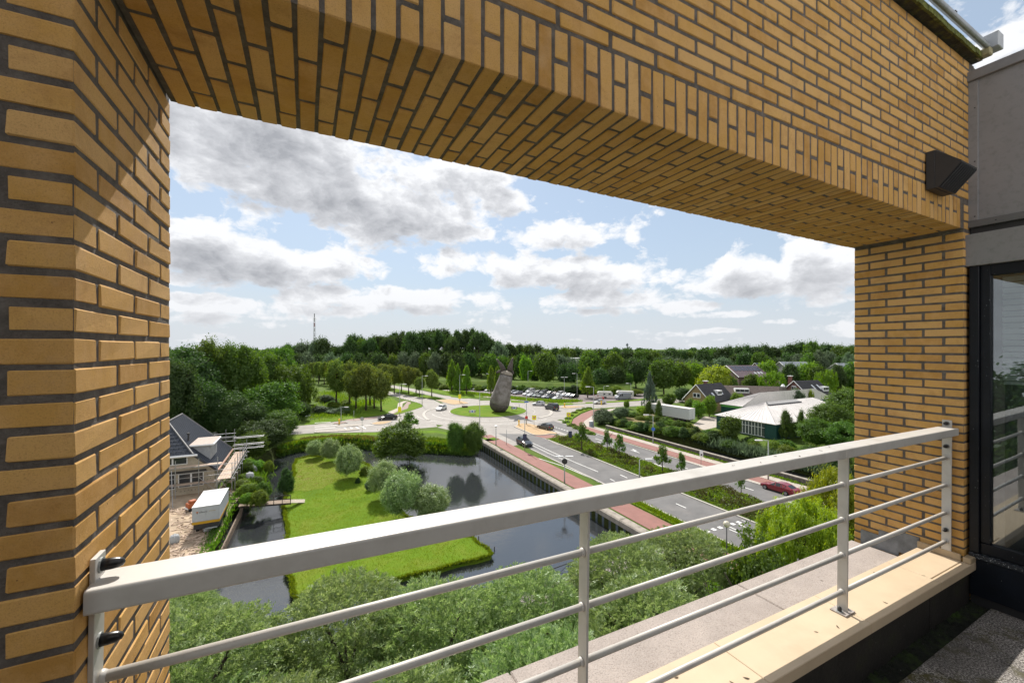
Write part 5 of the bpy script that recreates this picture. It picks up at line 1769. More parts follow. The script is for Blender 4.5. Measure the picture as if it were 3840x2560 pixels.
# roof light strips
def on(p, q_, r_, s_, f, g):
    return p.lerp(q_, f).lerp(s_.lerp(r_, f), g)
cc_ = Vector((gb.location.x, gb.location.y, 0))
for f0, f1, g0, g1 in ((.02, .62, .82, .995),):
    P_ = [on(B - cc_, Cc - cc_, R2 - cc_, R1 - cc_, f, g) + Vector((0, 0, .10)) for f, g in ((f0, g0), (f1, g0), (f1, g1), (f0, g1))]
    hull_part(gb, 'roof_light', P_, [(0, 1, 2, 3)], simple('roof_light', (.30, .29, .28), .6))
    for a_, b_ in ((0, 1), (0, 3)):
        link('roof_light_edge', MB().tube([P_[a_], P_[b_]], .16, 4).mesh('roof_light_edge', M_DARK), gb)
A2, B2 = G(2699, 1512, 3.8), G(2785, 1523, 3.8)
C2, D2 = B2 + nd * 44, A2 + nd * 44
R12, R22 = G(2854, 1471, 7.2), G(3050, 1480, 7.2)
R22 = R12 + nd * 26
g2, q2, _ = shed('low green building with grey roof and bright green fascia, behind the glazed one', A2, B2, C2, D2, R12, R22, 3.8)
p0, p1 = q2[0] - nn_ * -.15, q2[1] - nn_ * -.15
hull_part(g2, 'fascia', [(p0.x, p0.y, 3.0), (p1.x, p1.y, 3.0), (p1.x, p1.y, 3.85), (p0.x, p0.y, 3.85)], [(0, 1, 2, 3)], M_GREENB)

def gable_house(label_, org, ang, length, half, eave, ridge, wall, roof, windows=(), skylights=(), chimney=None, dormers=(), rake=M_WHT):
    """local x = along the ridge (0..length), y = across; the gable at x = 0 faces -x"""
    o = empty('house', org, ang, label_, 'house')
    hull_part(o, 'wall', [(0.1, -half + .3, 0), (0.1, half - .3, 0), (0.1, half - .3, eave), (0.1, 0, ridge - .25), (0.1, -half + .3, eave), (length - .1, -half + .3, 0), (length - .1, half - .3, 0), (length - .1, half - .3, eave), (length - .1, 0, ridge - .25), (length - .1, -half + .3, eave)],
              [(0, 1, 2, 3, 4), (5, 9, 8, 7, 6), (0, 4, 9, 5), (1, 6, 7, 2)], wall)
    th = .16
    for s_ in (-1, 1):
        hull_part(o, 'roof', [(-.3, 0, ridge), (length + .3, 0, ridge), (length + .3, s_ * (half + .3), eave - .3), (-.3, s_ * (half + .3), eave - .3), (-.3, 0, ridge - th), (length + .3, 0, ridge - th), (length + .3, s_ * (half + .3), eave - .3 - th), (-.3, s_ * (half + .3), eave - .3 - th)],
                  [(0, 1, 2, 3), (4, 7, 6, 5), (0, 3, 7, 4), (1, 5, 6, 2), (2, 6, 7, 3)], roof)
        link('bargeboard', MB().tube([(-.36, 0, ridge - .05), (-.36, s_ * (half + .3), eave - .35)], .13, 4).mesh('bargeboard', rake), o)
        n_ = int((half + .3) / .42)
        for i in range(1, n_):
            f = i / n_
            link('tile_row', MB().tube([(-.3, s_ * (half + .3) * f, ridge + (eave - .3 - ridge) * f + .015), (length + .3, s_ * (half + .3) * f, ridge + (eave - .3 - ridge) * f + .015)], .03, 4).mesh('tile_row', roof), o)
    for (y, z, w_, h_) in windows:
        f_ = link('window', MB().cbox((.02, y - w_ / 2, z - h_ / 2), (.098, y + w_ / 2, z + h_ / 2), .01).mesh('window', M_WHT), o)
        for s_ in (-1, 1):
            link('pane', MB().box((.0, y + s_ * w_ * .24 - w_ * .18, z - h_ * .36), (.018, y + s_ * w_ * .24 + w_ * .18, z + h_ * .36)).mesh('pane', M_CWIN), f_)
    sl_ = (ridge - eave + .3) / (half + .3)
    for (x, s_, f, w_, l_) in skylights:
        P_ = []
        for (xx, ff) in ((x, f), (x + w_, f), (x + w_, f + l_ / half), (x, f + l_ / half)):
            P_.append((xx, s_ * half * ff, ridge - sl_ * half * ff + .07))
        hull_part(o, 'skylight', P_, [(0, 1, 2, 3)], simple('skylight_glass', (.5, .52, .55), .15, var=.1))
    if chimney:
        x, y, zt = chimney
        ch = link('chimney', MB().box((x - .5, y - .4, eave), (x + .5, y + .4, zt)).mesh('chimney', simple('red_brick_far', (.17, .075, .06), .9, var=.2)), o)
        link('chimney_cap', MB().box((x - .75, y - .6, zt + .003), (x + .75, y + .6, zt + .18)).mesh('chimney_cap', M_WHT), ch)
    for (x, s_, w_) in dormers:
        yb = s_ * half * .72
        zb_ = ridge - sl_ * half * .72
        dm = link('dormer', MB().box((x, min(yb, yb * .55), zb_), (x + w_, max(yb, yb * .55), zb_ + 1.5)).mesh('dormer', M_WHT), o)
        for i in range(3):
            link('dormer_window', MB().box((x + .15 + i * (w_ - .2) / 3, yb + (s_ * .02 if s_ > 0 else -.03), zb_ + .35), (x + .05 + (i + 1) * (w_ - .2) / 3, yb + (s_ * .05 if s_ > 0 else -.005), zb_ + 1.25)).mesh('dormer_window', M_CWIN), dm)
    return o
M_YBR = simple('yellow_brick_far', (.30, .215, .11), .9, var=.15, scale=2)
M_RBR = simple('red_brick_house', (.16, .08, .065), .9, var=.2, scale=2)
M_RDK = simple('dark_roof_tiles', (.035, .034, .038), .8, var=.25, scale=1.5, bmp=.3, bscale=10)
M_RBN = simple('brown_roof_tiles', (.11, .085, .075), .85, var=.25, scale=1.2, bmp=.3, bscale=10)
M_RPU = simple('mauve_roof_tiles', (.15, .11, .125), .8, var=.15, scale=1)
def at_h(px, py, Z):
    return 20 - (py - HY) / F * Z
Z1 = 128
gable_house('yellow brick house with steep dark roof, white framed gable window and small dormer', D(2612, Z1, 0), math.atan2(.53, .85), 13, 4.6, 3.6, at_h(0, 1441, Z1), M_YBR, M_RDK, windows=[(0, 5.0, 2.6, 1.5)], skylights=[(3.6, -1, .55, .9, .9), (8.6, -1, .50, .9, .9)], chimney=(7, 1.5, at_h(0, 1430, Z1 + 4)), dormers=[(6.0, -1, 2.4)])
Z2 = 152
gable_house('long brown roofed house with a white framed dormer, left of the square brick chimney', D(2925, Z2 - 8, 0), math.atan2(4, -16), 19, 6.0, 3.4, at_h(0, 1441, Z2), M_RBR, M_RBN, windows=[(0, 4, 2, 1.4)], dormers=[(11.0, 1, 4.5)])
Z3 = 142
gable_house('brown roofed house with white gable boards and a capped red chimney', D(2979, Z3, 0), math.atan2(.30, .95), 11, 5.4, 3.6, at_h(0, 1427, Z3), M_RBR, M_RDK, windows=[(0.2, 5.5, 1.6, 2.4)], skylights=[(5.5, -1, .3, .7, 1.6), (8.0, -1, .3, .7, 1.6)], chimney=(.8, 2.2, at_h(0, 1412, Z3)), dormers=[(8.5, -1, 2.6)])
Z4 = 190
o = gable_house('large mauve tiled roof with solar panels and skylights beyond the yellow-green tree', D(2725, Z4, 0), math.atan2(.10, 1), 15, 9, 7.2, at_h(0, 1369, Z4 + 2), simple('mauve_brick', (.13, .085, .085), .9), M_RPU, skylights=[(9.2, -1, .62, .8, 1.6), (10.9, -1, .60, .8, 1.6), (12.4, -1, .58, .8, 1.6)])
for i in range(7):
    hull_part(o, 'solar_panel', [(x, -y, at_h(0, 1369, Z4 + 2) - (at_h(0, 1369, Z4 + 2) - 6.9) / 9.3 * y + .12) for x, y in ((1 + i * 1.9, .8), (2.5 + i * 1.9, .8), (2.5 + i * 1.9, 4.6), (1 + i * 1.9, 4.6))], [(0, 1, 2, 3)], simple('solar_glass', (.03, .04, .07), .15))
gable_house('small house with navy roof and white bargeboards, right of the mauve roof', D(2832, 205, 0), math.atan2(.4, .9), 12, 4.5, 8, at_h(0, 1360, 205), M_RBR, simple('navy_roof', (.03, .035, .06), .6))
gable_house('pale grey metal roof showing between the trees, right of the bright round tree', D(2925, 215, 0), math.atan2(.05, 1), 14, 7, 8.5, at_h(0, 1356, 215), M_CLAD, simple('blue_grey_roof', (.25, .27, .31), .5))
gable_house('distant slate roof at the right end of the view beside the brick pier', D(3135, 230, 0), math.atan2(.05, 1), 16, 6, 8, at_h(0, 1361, 230), M_CLAD, simple('blue_grey_roof', (.25, .27, .31), .5))
# free standing chimney of the brown house
o = empty('chimney_stack', D(2936, 139, 0), 0, 'square dark brick chimney with a pale cap between the two brown roofed houses', 'chimney')
link('stack', MB().box((-.75, -.75, 0), (.75, .75, at_h(0, 1449, 139))).mesh('stack', simple('dark_stack', (.085, .075, .065), .9)), o)
link('cap', MB().tube([(0, 0, at_h(0, 1449, 139)), (0, 0, at_h(0, 1446, 139)), (0, 0, at_h(0, 1440, 139))], [.7, .6, .25], 8).mesh('cap', M_WHT), o)
for px, py, Z, w_, l in ((2145, 1350, 300, 9, 'low white flat roofed building half hidden in the wood behind the car park'), (2425, 1336, 420, 6, 'tiny white roof in the distant wood right of the control tower')):
    o = empty('distant_building', D(px, Z, 0), 0, l, 'building')
    ht = at_h(0, py - 6, Z)
    link('wall', MB().box((-w_, -4, 0), (w_, 4, ht)).mesh('wall', M_WHT), o)
    link('roof', MB().box((-w_ - .5, -4.5, ht + .01), (w_ + .5, 4.5, ht + .5)).mesh('roof', M_WHT), o)

# mast and control tower
o = empty('radio_mast', D(1179, 420, 0), 0, 'slender red and white lattice radio mast above the tree line', 'mast')
ht = at_h(0, 1190, 420)
M_MR, M_MW = simple('mast_red', (.25, .12, .11), .6), simple('mast_white', (.38, .38, .40), .6)
for k in range(10):
    z0_, z1_ = ht * k / 10, ht * (k + 1) / 10
    w0, w1 = 1.5 * (1 - .55 * k / 10), 1.5 * (1 - .55 * (k + 1) / 10)
    mb = MB()
    for a in range(3):
        c0, s0 = math.cos(a * 2.094), math.sin(a * 2.094)
        c1, s1 = math.cos((a + 1) * 2.094), math.sin((a + 1) * 2.094)
        mb.tube([(w0 * c0, w0 * s0, z0_), (w1 * c0, w1 * s0, z1_)], .14, 4)
        mb.tube([(w0 * c0, w0 * s0, z0_), (w1 * c1, w1 * s1, z1_)], .09, 4)
        mb.tube([(w0 * c1, w0 * s1, z0_), (w1 * c0, w1 * s0, z1_)], .09, 4)
    link('lattice_section', mb.mesh('lattice_section', M_MR if k % 2 == 0 and k > 6 else M_MW), o)
link('antenna', MB().tube([(0, 0, ht), (0, 0, ht + 4)], .35, 6).mesh('antenna', M_DARK), o)
link('crossbar', MB().tube([(-2.2, 0, ht - 2), (2.8, 0, ht - 2)], .12, 4).mesh('crossbar', M_MW), o)
o = empty('control_tower', D(2352, 2300, 0), 0, 'tiny dark control tower with a bulbous head on the horizon', 'tower')
zt = at_h(0, 1286, 2300)
link('shaft', MB().tube([(0, 0, 0), (0, 0, zt - 12)], 2.6, 8).mesh('shaft', simple('far_tower', (.13, .15, .18), .8)), o)
link('cabin', MB().tube([(0, 0, zt - 17), (0, 0, zt - 13), (0, 0, zt - 7), (0, 0, zt - 3), (0, 0, zt)], [3, 6.5, 6.5, 3, .8], 10).mesh('cabin', MATS['far_tower']), o)

# ------------------------------------------------------------------ THE BUILDING SITE ON THE LEFT
HO = G(804, 1751, 3.3)
HO.z = 0
AV, BV = Vector((-.452, .892, 0)), Vector((-.892, -.452, 0))
def hp(a, b_, z):
    return AV * a + BV * b_ + Vector((0, 0, z))
hs = empty('house_under_construction', HO, 0, 'cream house being built, with new blue-black tiled roof and pale dormer', 'house')
LH, HB, EV, RG = 13.0, 6.35, 3.3, 9.3
sl_ = (RG - EV) / HB
M_TILES = simple('new_roof_tiles', (.035, .042, .058), .45, var=.2, scale=3)
M_CREAM = simple('cream_blocks', (.40, .35, .27), .9, var=.12, scale=2.2, dirt=((.28, .23, .17), 1.5, .5))
hb, hz_ = 2.3, EV + 2.3 * sl_
hull_part(hs, 'roof', [hp(-.3, -.3, EV - .28), hp(LH, -.3, EV - .28), hp(LH, HB, RG), hp(5.2, HB, RG), hp(-.3, hb, hz_)], [(0, 1, 2, 3, 4)], M_TILES)
hull_part(hs, 'roof', [hp(-.3, 2 * HB + .3, EV - .28), hp(LH, 2 * HB + .3, EV - .28), hp(LH, HB, RG), hp(5.2, HB, RG), hp(-.3, 2 * HB - hb, hz_)], [(0, 1, 2, 3, 4)], M_TILES)
hull_part(hs, 'half_hip', [hp(-.5, hb - .1, hz_ - .05), hp(-.5, 2 * HB - hb + .1, hz_ - .05), hp(5.2, HB, RG)], [(0, 1, 2)], M_TILES)
# tile rows down the slope facing the pond, one ridge after another
nr = 22
for i in range(nr):
    a = -.2 + (LH + .1) * i / nr
    ft = 1.0 if a >= 5.2 else hb / HB + (1 - hb / HB) * (a + .3) / 5.5
    p, q_ = hp(a, -.3, EV - .25), hp(a, HB * ft, EV + (RG - EV) * ft + .03)
    link('tile_rib', MB().tube([p, q_], .055, 4).mesh('tile_rib', M_TILES), hs)
for j in range(1, 10):
    f = j / 10
    z = hz_ + (RG - hz_) * f
    a = -.5 + 5.7 * f
    h0, h1 = hb + (HB - hb) * f, 2 * HB - hb - (HB - hb) * f
    link('tile_row', MB().tube([hp(a, h0, z + .03), hp(a, h1, z + .03)], .05, 4).mesh('tile_row', M_TILES), hs)
    for i in range(int((h1 - h0) / .55)):
        b_ = h0 + .55 * i
        dz = (RG - hz_) / 10
        link('tile_rib', MB().tube([hp(a, b_, z + .03), hp(a - .57, b_, z - dz + .03)], .045, 4).mesh('tile_rib', M_TILES), hs)
for p, q_ in ((hp(5.2, HB, RG + .05), hp(LH, HB, RG + .05)), (hp(5.2, HB, RG + .05), hp(-.5, hb, hz_ + .05)), (hp(LH + .02, HB, RG), hp(LH + .02, -.3, EV - .25))):
    link('ridge_tiles', MB().tube([p, q_], .12, 6).mesh('ridge_tiles', simple('ridge', (.12, .115, .115), .6)), hs)
link('hip_gutter', MB().tube([hp(-.62, hb - .5, hz_ - .12), hp(-.62, 2 * HB - hb, hz_ - .12)], .16, 4).mesh('hip_gutter', M_WHT), hs)
link('eave_gutter', MB().tube([hp(-.3, -.45, EV - .4), hp(LH, -.45, EV - .4)], .13, 6).mesh('eave_gutter', simple('new_copper', (.40, .22, .15), .5)), hs)
link('bargeboard', MB().tube([hp(-.4, -.35, EV - .4), hp(-.4, hb, hz_ - .15)], .11, 4).mesh('bargeboard', M_DARK), hs)
hull_part(hs, 'wall', [hp(.05, 0, 0), hp(.05, 2 * HB, 0), hp(.05, 2 * HB, EV - .2), hp(.05, 2 * HB - hb, hz_ - .2), hp(.05, hb, hz_ - .2), hp(.05, 0, EV - .2), hp(LH, 0, 0), hp(LH, 0, EV - .2)], [(0, 5, 4, 3, 2, 1), (0, 6, 7, 5)], M_CREAM)
for (b0_, b1_, z0_, z1_) in ((3.0, 6.2, 4.15, 5.25), (1.2, 4.0, 1.0, 2.9), (4.3, 7.0, 0.9, 2.9), (7.6, 9.5, .9, 2.9)):
    wn_ = link('window', MB().add([hp(-.03, b0_, z0_), hp(-.03, b1_, z0_), hp(-.03, b1_, z1_), hp(-.03, b0_, z1_)], [(0, 1, 2, 3)]).mesh('window', M_WHT), hs)
    k_ = 2
    for i in range(k_):
        c0, c1 = b0_ + .1 + (b1_ - b0_) / k_ * i, b0_ - .1 + (b1_ - b0_) / k_ * (i + 1)
        link('pane', MB().add([hp(-.06, c0, z0_ + .1), hp(-.06, c1, z0_ + .1), hp(-.06, c1, z1_ - .1), hp(-.06, c0, z1_ - .1)], [(0, 1, 2, 3)]).mesh('pane', M_CWIN), wn_)
link('lintel_band', MB().add([hp(-.04, .9, 2.95), hp(-.04, 9.8, 2.95), hp(-.04, 9.8, 3.25), hp(-.04, .9, 3.25)], [(0, 1, 2, 3)]).mesh('lintel_band', M_DARK), hs)
# anchor holes in the block wall
mb = MB()
rr = random.Random(8)
for i in range(90):
    b_, z = .4 + .42 * (i % 15) + rr.uniform(-.1, .1), .5 + .62 * (i // 15) + rr.uniform(-.1, .1)
    if z > EV + min(b_, hb) * sl_ - .5:
        continue
    mb.add([hp(-.02, b_, z), hp(-.02, b_ + .09, z), hp(-.02, b_ + .09, z + .09), hp(-.02, b_, z + .09)], [(0, 1, 2, 3)])
tag(mb.obj('wall_anchors', M_DARK, hs), kind='stuff')
# dormer
d0, d1, db, dz = 1.6, 6.6, .75, 2.15
zb_ = EV + db * sl_
bt = db + dz / sl_
dm = link('dormer', MB().add([hp(d0, db, zb_), hp(d1, db, zb_), hp(d1, db, zb_ + dz), hp(d0, db, zb_ + dz), hp(d0, bt, zb_ + dz), hp(d1, bt, zb_ + dz)], [(0, 1, 2, 3), (0, 3, 4), (1, 5, 2)]).mesh('dormer', simple('dormer_cladding', (.30, .31, .33), .5)), hs)
vs = [hp(a_, b_, z) for z in (zb_ + dz, zb_ + dz + .22) for a_, b_ in ((d0 - .3, db - .35), (d1 + .3, db - .35), (d1 + .3, bt + .1), (d0 - .3, bt + .1))]
link('dormer_roof', MB().add(vs, [(0, 3, 2, 1), (4, 5, 6, 7), (0, 1, 5, 4), (1, 2, 6, 5), (3, 0, 4, 7)]).mesh('dormer_roof', simple('dormer_roofing', (.42, .34, .29), .8, var=.15)), dm)
link('dormer_fascia', MB().tube([hp(d0 - .3, db - .38, zb_ + dz + .1), hp(d1 + .3, db - .38, zb_ + dz + .1)], .13, 4).mesh('dormer_fascia', M_WHT), dm)
link('dormer_fascia', MB().tube([hp(d0 - .33, db - .38, zb_ + dz + .1), hp(d0 - .33, bt, zb_ + dz + .1)], .13, 4).mesh('dormer_fascia', M_WHT), dm)
fa, fb_ = 3.4, 3.6
zf = EV + fb_ * sl_
link('flue', MB().tube([hp(fa, fb_, zf), hp(fa, fb_, zf + .9)], .11, 8).mesh('flue', M_DARK), hs)
link('flue_cap', MB().tube([hp(fa, fb_, zf + .9), hp(fa, fb_, zf + 1.1)], .2, 8).mesh('flue_cap', M_DARK), hs)

# scaffolding
sf = empty('scaffolding', HO + hp(4, -2, 0), 0, 'steel scaffolding with pale plank decks around the unfinished house', 'scaffolding')
so = hp(4, -2, 0)
def sp(a, b_, z):
    return hp(a, b_, z) - so
M_TUBE = simple('scaffold_tube', (.36, .36, .37), .4, metal=.5, var=.1)
def stube(p, q_, r_=.045, name='scaffold_tube'):
    return link(name, MB().tube([p, q_], r_, 5).mesh(name, M_TUBE), sf)
for a in (-3.8, -1.2, 1.3, 3.8, 6.3, 8.8, 11.6):
    stube(sp(a, -2.55, 0), sp(a, -2.55, 4.6))
    stube(sp(a, -.85, 0), sp(a, -.85, 2.9))
    stube(sp(a, -2.9, 2.5), sp(a, -.6, 2.5))
for z in (2.5, 3.1, 3.65):
    stube(sp(-4.2, -2.55, z), sp(12.2, -2.55, z))
for b_ in (-2.25, -1.95, -1.65, -1.35, -1.05):
    for i in range(4):
        a0_ = -3.9 + i * 3.95
        vs = [sp(a_, bb2, z) for z in (2.55 + .02 * (i % 2), 2.61 + .02 * (i % 2)) for a_, bb2 in ((a0_, b_ - .14), (a0_ + 3.9, b_ - .14), (a0_ + 3.9, b_ + .13), (a0_, b_ + .13))]
        link('plank', MB().add(vs, [(0, 3, 2, 1), (4, 5, 6, 7), (0, 1, 5, 4), (1, 2, 6, 5), (2, 3, 7, 6), (3, 0, 4, 7)]).mesh('plank', M_PLANK), sf)
for b_ in (-.6, 1.5, 4.0, 6.5, 9.0):
    stube(sp(-1.4, b_, 0), sp(-1.4, b_, 5.0))
for z in (1.6, 2.6, 3.2, 3.95):
    stube(sp(-1.4, -2.6, z), sp(-1.4, 10, z), .04)
for z in (1.65, 4.0):
    for b_ in (-1.0, 1.6, 4.2, 6.8):
        vs = [sp(a_, bb2, zz) for zz in (z, z + .06) for a_, bb2 in ((-1.3, b_), (-.5, b_), (-.5, b_ + 2.5), (-1.3, b_ + 2.5))]
        link('plank', MB().add(vs, [(0, 3, 2, 1), (4, 5, 6, 7), (0, 1, 5, 4), (1, 2, 6, 5), (2, 3, 7, 6), (3, 0, 4, 7)]).mesh('plank', M_PLANK), sf)
stube(sp(-3.8, -2.55, .2), sp(-1.4, -.6, 2.5), .04)
stube(sp(-1.4, -.6, .2), sp(-1.4, 1.5, 2.5), .04)
for a in (11.6, 12.6):
    for z in (3.1, 3.7, 4.9):
        stube(sp(a, -5.0, z), sp(a, -.6, z), .05)
for b_ in (-.6, .6):
    stube(sp(13.4, b_, 0), sp(13.4, b_, 6.2))
for z in (4.2, 4.9, 5.5):
    stube(sp(13.4, -.8, z), sp(13.4, 2.5, z))
# lower left deck and stair
for i in range(5):
    vs = [sp(-8.5 + .0 * i, 5.2 + .3 * i, 2.2), sp(-4.6, 4.6 + .3 * i, 2.2), sp(-4.6, 4.87 + .3 * i, 2.2), sp(-8.5, 5.47 + .3 * i, 2.2)]
    vs += [v_ + Vector((0, 0, .06)) for v_ in vs]
    link('plank', MB().add(vs, [(0, 3, 2, 1), (4, 5, 6, 7), (0, 1, 5, 4), (1, 2, 6, 5), (2, 3, 7, 6), (3, 0, 4, 7)]).mesh('plank', M_PLANK), sf)
for z in (2.3, 2.8, 3.3):
    stube(sp(-8.7, 5.0, z), sp(-4.3, 4.4, z + .4))
for a, b_ in ((-8.5, 5.0), (-6.5, 4.8), (-4.6, 4.5), (-4.6, 6.2), (-8.5, 6.8)):
    stube(sp(a, b_, 0), sp(a, b_, 3.4))
stube(sp(-8.5, 5.0, .1), sp(-6.5, 4.8, 2.2))
stube(sp(-5.2, 3.4, 0), sp(-3.2, 4.0, 4.2))

# site ground, container, bits and pieces
sheet('building_site', GP([(300, 1840), (640, 1790), (810, 1835), (880, 1790), (930, 1745), (975, 1752), (960, 1800), (905, 1862), (872, 1895), (812, 2020), (760, 2100), (640, 2120), (300, 2100)]), 0.02, M_SAND)
CT = G(823.7, 1889, 3.1)
CT.z = 0
sc_ = empty('site_container', CT, math.atan2(AV.y, AV.x), 'white site container with a yellow stripe and small printed name, beside the narrow footbridge', 'container')
M_CONT = simple('container_white', (.42, .43, .46), .5, var=.06, scale=2)
link('container_box', MB().cbox((0, 0, 1.52), (5.7, 2.4, 3.06), .02).mesh('container_box', M_CONT), sc_)
link('container_roof', MB().cbox((-.04, -.04, 3.063), (5.74, 2.44, 3.12), .01).mesh('container_roof', simple('container_roof', (.55, .55, .56), .6, var=.08, dirt=((.30, .30, .28), 1.5, .5))), sc_)
link('roof_seam', MB().box((0, 1.17, 3.121), (5.7, 1.22, 3.14)).mesh('roof_seam', M_GREYP), sc_)
link('yellow_stripe', MB().cbox((-.012, -.012, 1.26), (5.71, 2.41, 1.517), .005).mesh('yellow_stripe', simple('stripe_yellow', (.50, .27, .01), .5, var=.04)), sc_)
link('chassis', MB().box((.1, .1, .7), (5.6, 2.3, 1.257)).mesh('chassis', M_DARK), sc_)
for y0_ in (.12, 1.23):
    link('door', MB().cbox((-.03, y0_, 1.6), (-.002, y0_ + 1.05, 2.85), .006).mesh('door', M_CONT), sc_)
for x in (1.5, 4.4):
    for y0_ in (.1, 2.1):
        link('wheel', MB().tube([(x, y0_, .4), (x, y0_ + .2, .4)], .4, 14).mesh('wheel', M_TYRE), sc_)
link('drawbar', MB().tube([(0, 1.2, .75), (-.7, 1.2, .7)], .05, 6).mesh('drawbar', M_GREYP), sc_)
link('step', MB().box((-.25, .2, .72), (-.03, 1.2, .80)).mesh('step', M_GREYP), sc_)
def text_on(parent, name, body, size, M, mat):
    cu_ = bpy.data.curves.new(name, 'FONT')
    cu_.body = body
    cu_.size = size
    cu_.extrude = .002
    tmp = bpy.data.objects.new(name, cu_)
    col.objects.link(tmp)
    dg = bpy.context.evaluated_depsgraph_get()
    me = bpy.data.meshes.new_from_object(tmp.evaluated_get(dg))
    bpy.data.objects.remove(tmp)
    me.materials.clear()
    me.materials.append(mat)
    return link(name, me, parent, M)
MT = Matrix.Translation((-.035, 1.78, 2.45)) @ Matrix.Rotation(R(-90), 4, 'Z') @ Matrix.Rotation(R(90), 4, 'X')
text_on(sc_, 'lettering', 'alfaore', .26, MT, M_DARK)
link('logo', MB().box((-.04, 1.86, 2.50), (-.032, 2.04, 2.62)).mesh('logo', simple('logo_orange', (.5, .16, .05), .5)), sc_)
link('logo', MB().tube([(-.034, 1.95, 2.44), (-.042, 1.95, 2.44)], .05, 10).mesh('logo', M_DARK), sc_)
link('logo', MB().box((-.04, .35, 2.52), (-.032, .95, 2.56)).mesh('logo', simple('logo_ochre', (.35, .26, .12), .5)), sc_)

o = empty('orange_machine', G(722, 1912), R(60), 'small orange machine standing left of the site container', 'machine')
link('machine_body', MB().cbox((-.6, -.4, .35), (.6, .4, 1.0), .08).mesh('machine_body', simple('machine_orange', (.38, .10, .03), .5)), o)
link('machine_hood', MB().cbox((-.35, -.36, 1.003), (.4, .36, 1.25), .08).mesh('machine_hood', MATS['machine_orange']), o)
for x in (-.4, .4):
    for y in (-.45, .45):
        link('wheel', MB().tube([(x, y - .05, .2), (x, y + .05, .2)], .2, 10).mesh('wheel', M_TYRE), o)
link('machine_bumper', MB().cbox((-.7, -.42, .30), (-.61, .42, .5), .02).mesh('machine_bumper', M_WHT), o)
M_BAG = simple('bulk_bag', (.36, .37, .38), .8, var=.15, scale=3)
rr = random.Random(4)
for i, (px, py, l) in enumerate(((936, 1800, 'grey bulk bag with white straps on the ground right of the scaffolding'), (950, 1772, 'full grey bulk bag in the shade behind the other bag'), (655, 2035, 'white plastic bag of rubble near the brick pier'), (778, 1990, 'grey sack lying in front of the container'))):
    o = empty('bulk_bag', G(px, py), rr.uniform(0, 3), l, 'bag')
    s_ = .55 if i < 2 else .4
    rg_ = [(Vector((0, 0, z * s_ * 2)), s_ * w_, Vector((0, 0, 1))) for z, w_ in ((0, .9), (.3, 1.08), (.75, 1.02), (1.0, .8), (1.05, .2))]
    link('bag_body', loft(rg_, 12).mesh('bag_body', M_BAG, True), o)
    for a in range(3):
        link('strap', MB().tube([(s_ * math.cos(a * 2.1), s_ * math.sin(a * 2.1), s_ * 1.7), (0, 0, s_ * 2.4)], .03, 4).mesh('strap', M_WHT), o)
# debris: nobody could count it
mb = MB()
for i in range(420):
    t_ = rr.random()
    px = 640 + 130 * rr.random() if t_ < .7 else rr.uniform(860, 960)
    py = rr.uniform(1905, 2110) if t_ < .7 else rr.uniform(1745, 1850)
    p = G(px, py)
    a = rr.uniform(0, 3.14)
    l_, w_ = rr.uniform(.15, .9), rr.uniform(.04, .12)
    mb.box((-l_ / 2, -w_ / 2, 0), (l_ / 2, w_ / 2, rr.uniform(.02, .10)), Matrix.Translation(p + Vector((0, 0, rr.uniform(0, .12)))) @ Matrix.Rotation(a, 4, 'Z') @ Matrix.Rotation(rr.uniform(-.3, .3), 4, 'Y'))
tag(mb.obj('building_debris', M_PLANK), kind='stuff')
# timber revetment along the ditch
o = empty('timber_edging', G(868, 1960), 0, 'weathered timber edging along the ditch beside the building site', 'edging')
pr = [G(x, y, -.5) for x, y in ((905, 1866), (897, 1902), (872, 1950), (850, 1995), (829, 2036), (800, 2100))]
for a_, b_ in zip(pr[:-1], pr[1:]):
    d_ = (b_ - a_)
    nb_ = int(d_.length / .35)
    for i in range(nb_):
        p = a_ + d_ * (i / nb_) + Vector((.12, 0, 0)) - o.location
        link('stake', MB().box((-.07, -.12, -2.2), (.07, .12, rr.uniform(-.6, -.45)), Matrix.Translation(p)).mesh('stake', M_WOOD), o)
    link('top_rail', MB().tube([a_ - o.location + Vector((.1, 0, -.42)), b_ - o.location + Vector((.1, 0, -.42))], .07, 4).mesh('top_rail', M_WOOD), o)

# footbridge to the lawn
b1_, b2_ = G(893, 1899, -.1), G(1090, 1884, -.55)
b3_ = G(1143, 1883, ISL + .03)
fb = empty('footbridge', b1_, 0, 'narrow wooden footbridge with a dark handrail leading to the lawn', 'footbridge')
d_ = (b2_ - b1_)
LB = d_.length
e_ = d_.normalized()
n_ = Vector((-e_.y, e_.x, 0))
if n_.y < 0:
    n_ = -n_
nb_ = 46
for i in range(nb_):
    p = e_ * (LB * i / nb_) + e_ * .01
    q_ = e_ * (LB * (i + 1) / nb_) - e_ * .012
    vs = [p, q_, q_ + n_ * 1.35, p + n_ * 1.35]
    vs = [v_ + Vector((0, 0, z)) for z in (-.04, 0) for v_ in vs]
    link('plank', MB().add(vs, [(0, 3, 2, 1), (4, 5, 6, 7), (0, 1, 5, 4), (1, 2, 6, 5), (2, 3, 7, 6), (3, 0, 4, 7)]).mesh('plank', M_WOOD), fb)
r3 = b3_ - b1_
r2 = b2_ - b1_
for i in range(14):
    p, q_ = r2.lerp(r3, i / 14 + .004), r2.lerp(r3, (i + 1) / 14 - .006)
    vs = [p, q_, q_ + n_ * 1.35, p + n_ * 1.35]
    vs = [v_ + Vector((0, 0, z)) for z in (-.05, -.008) for v_ in vs]
    link('plank', MB().add(vs, [(0, 3, 2, 1), (4, 5, 6, 7), (0, 1, 5, 4), (1, 2, 6, 5), (2, 3, 7, 6), (3, 0, 4, 7)]).mesh('plank', simple('new_wood', (.42, .36, .30), .85, var=.2)), fb)
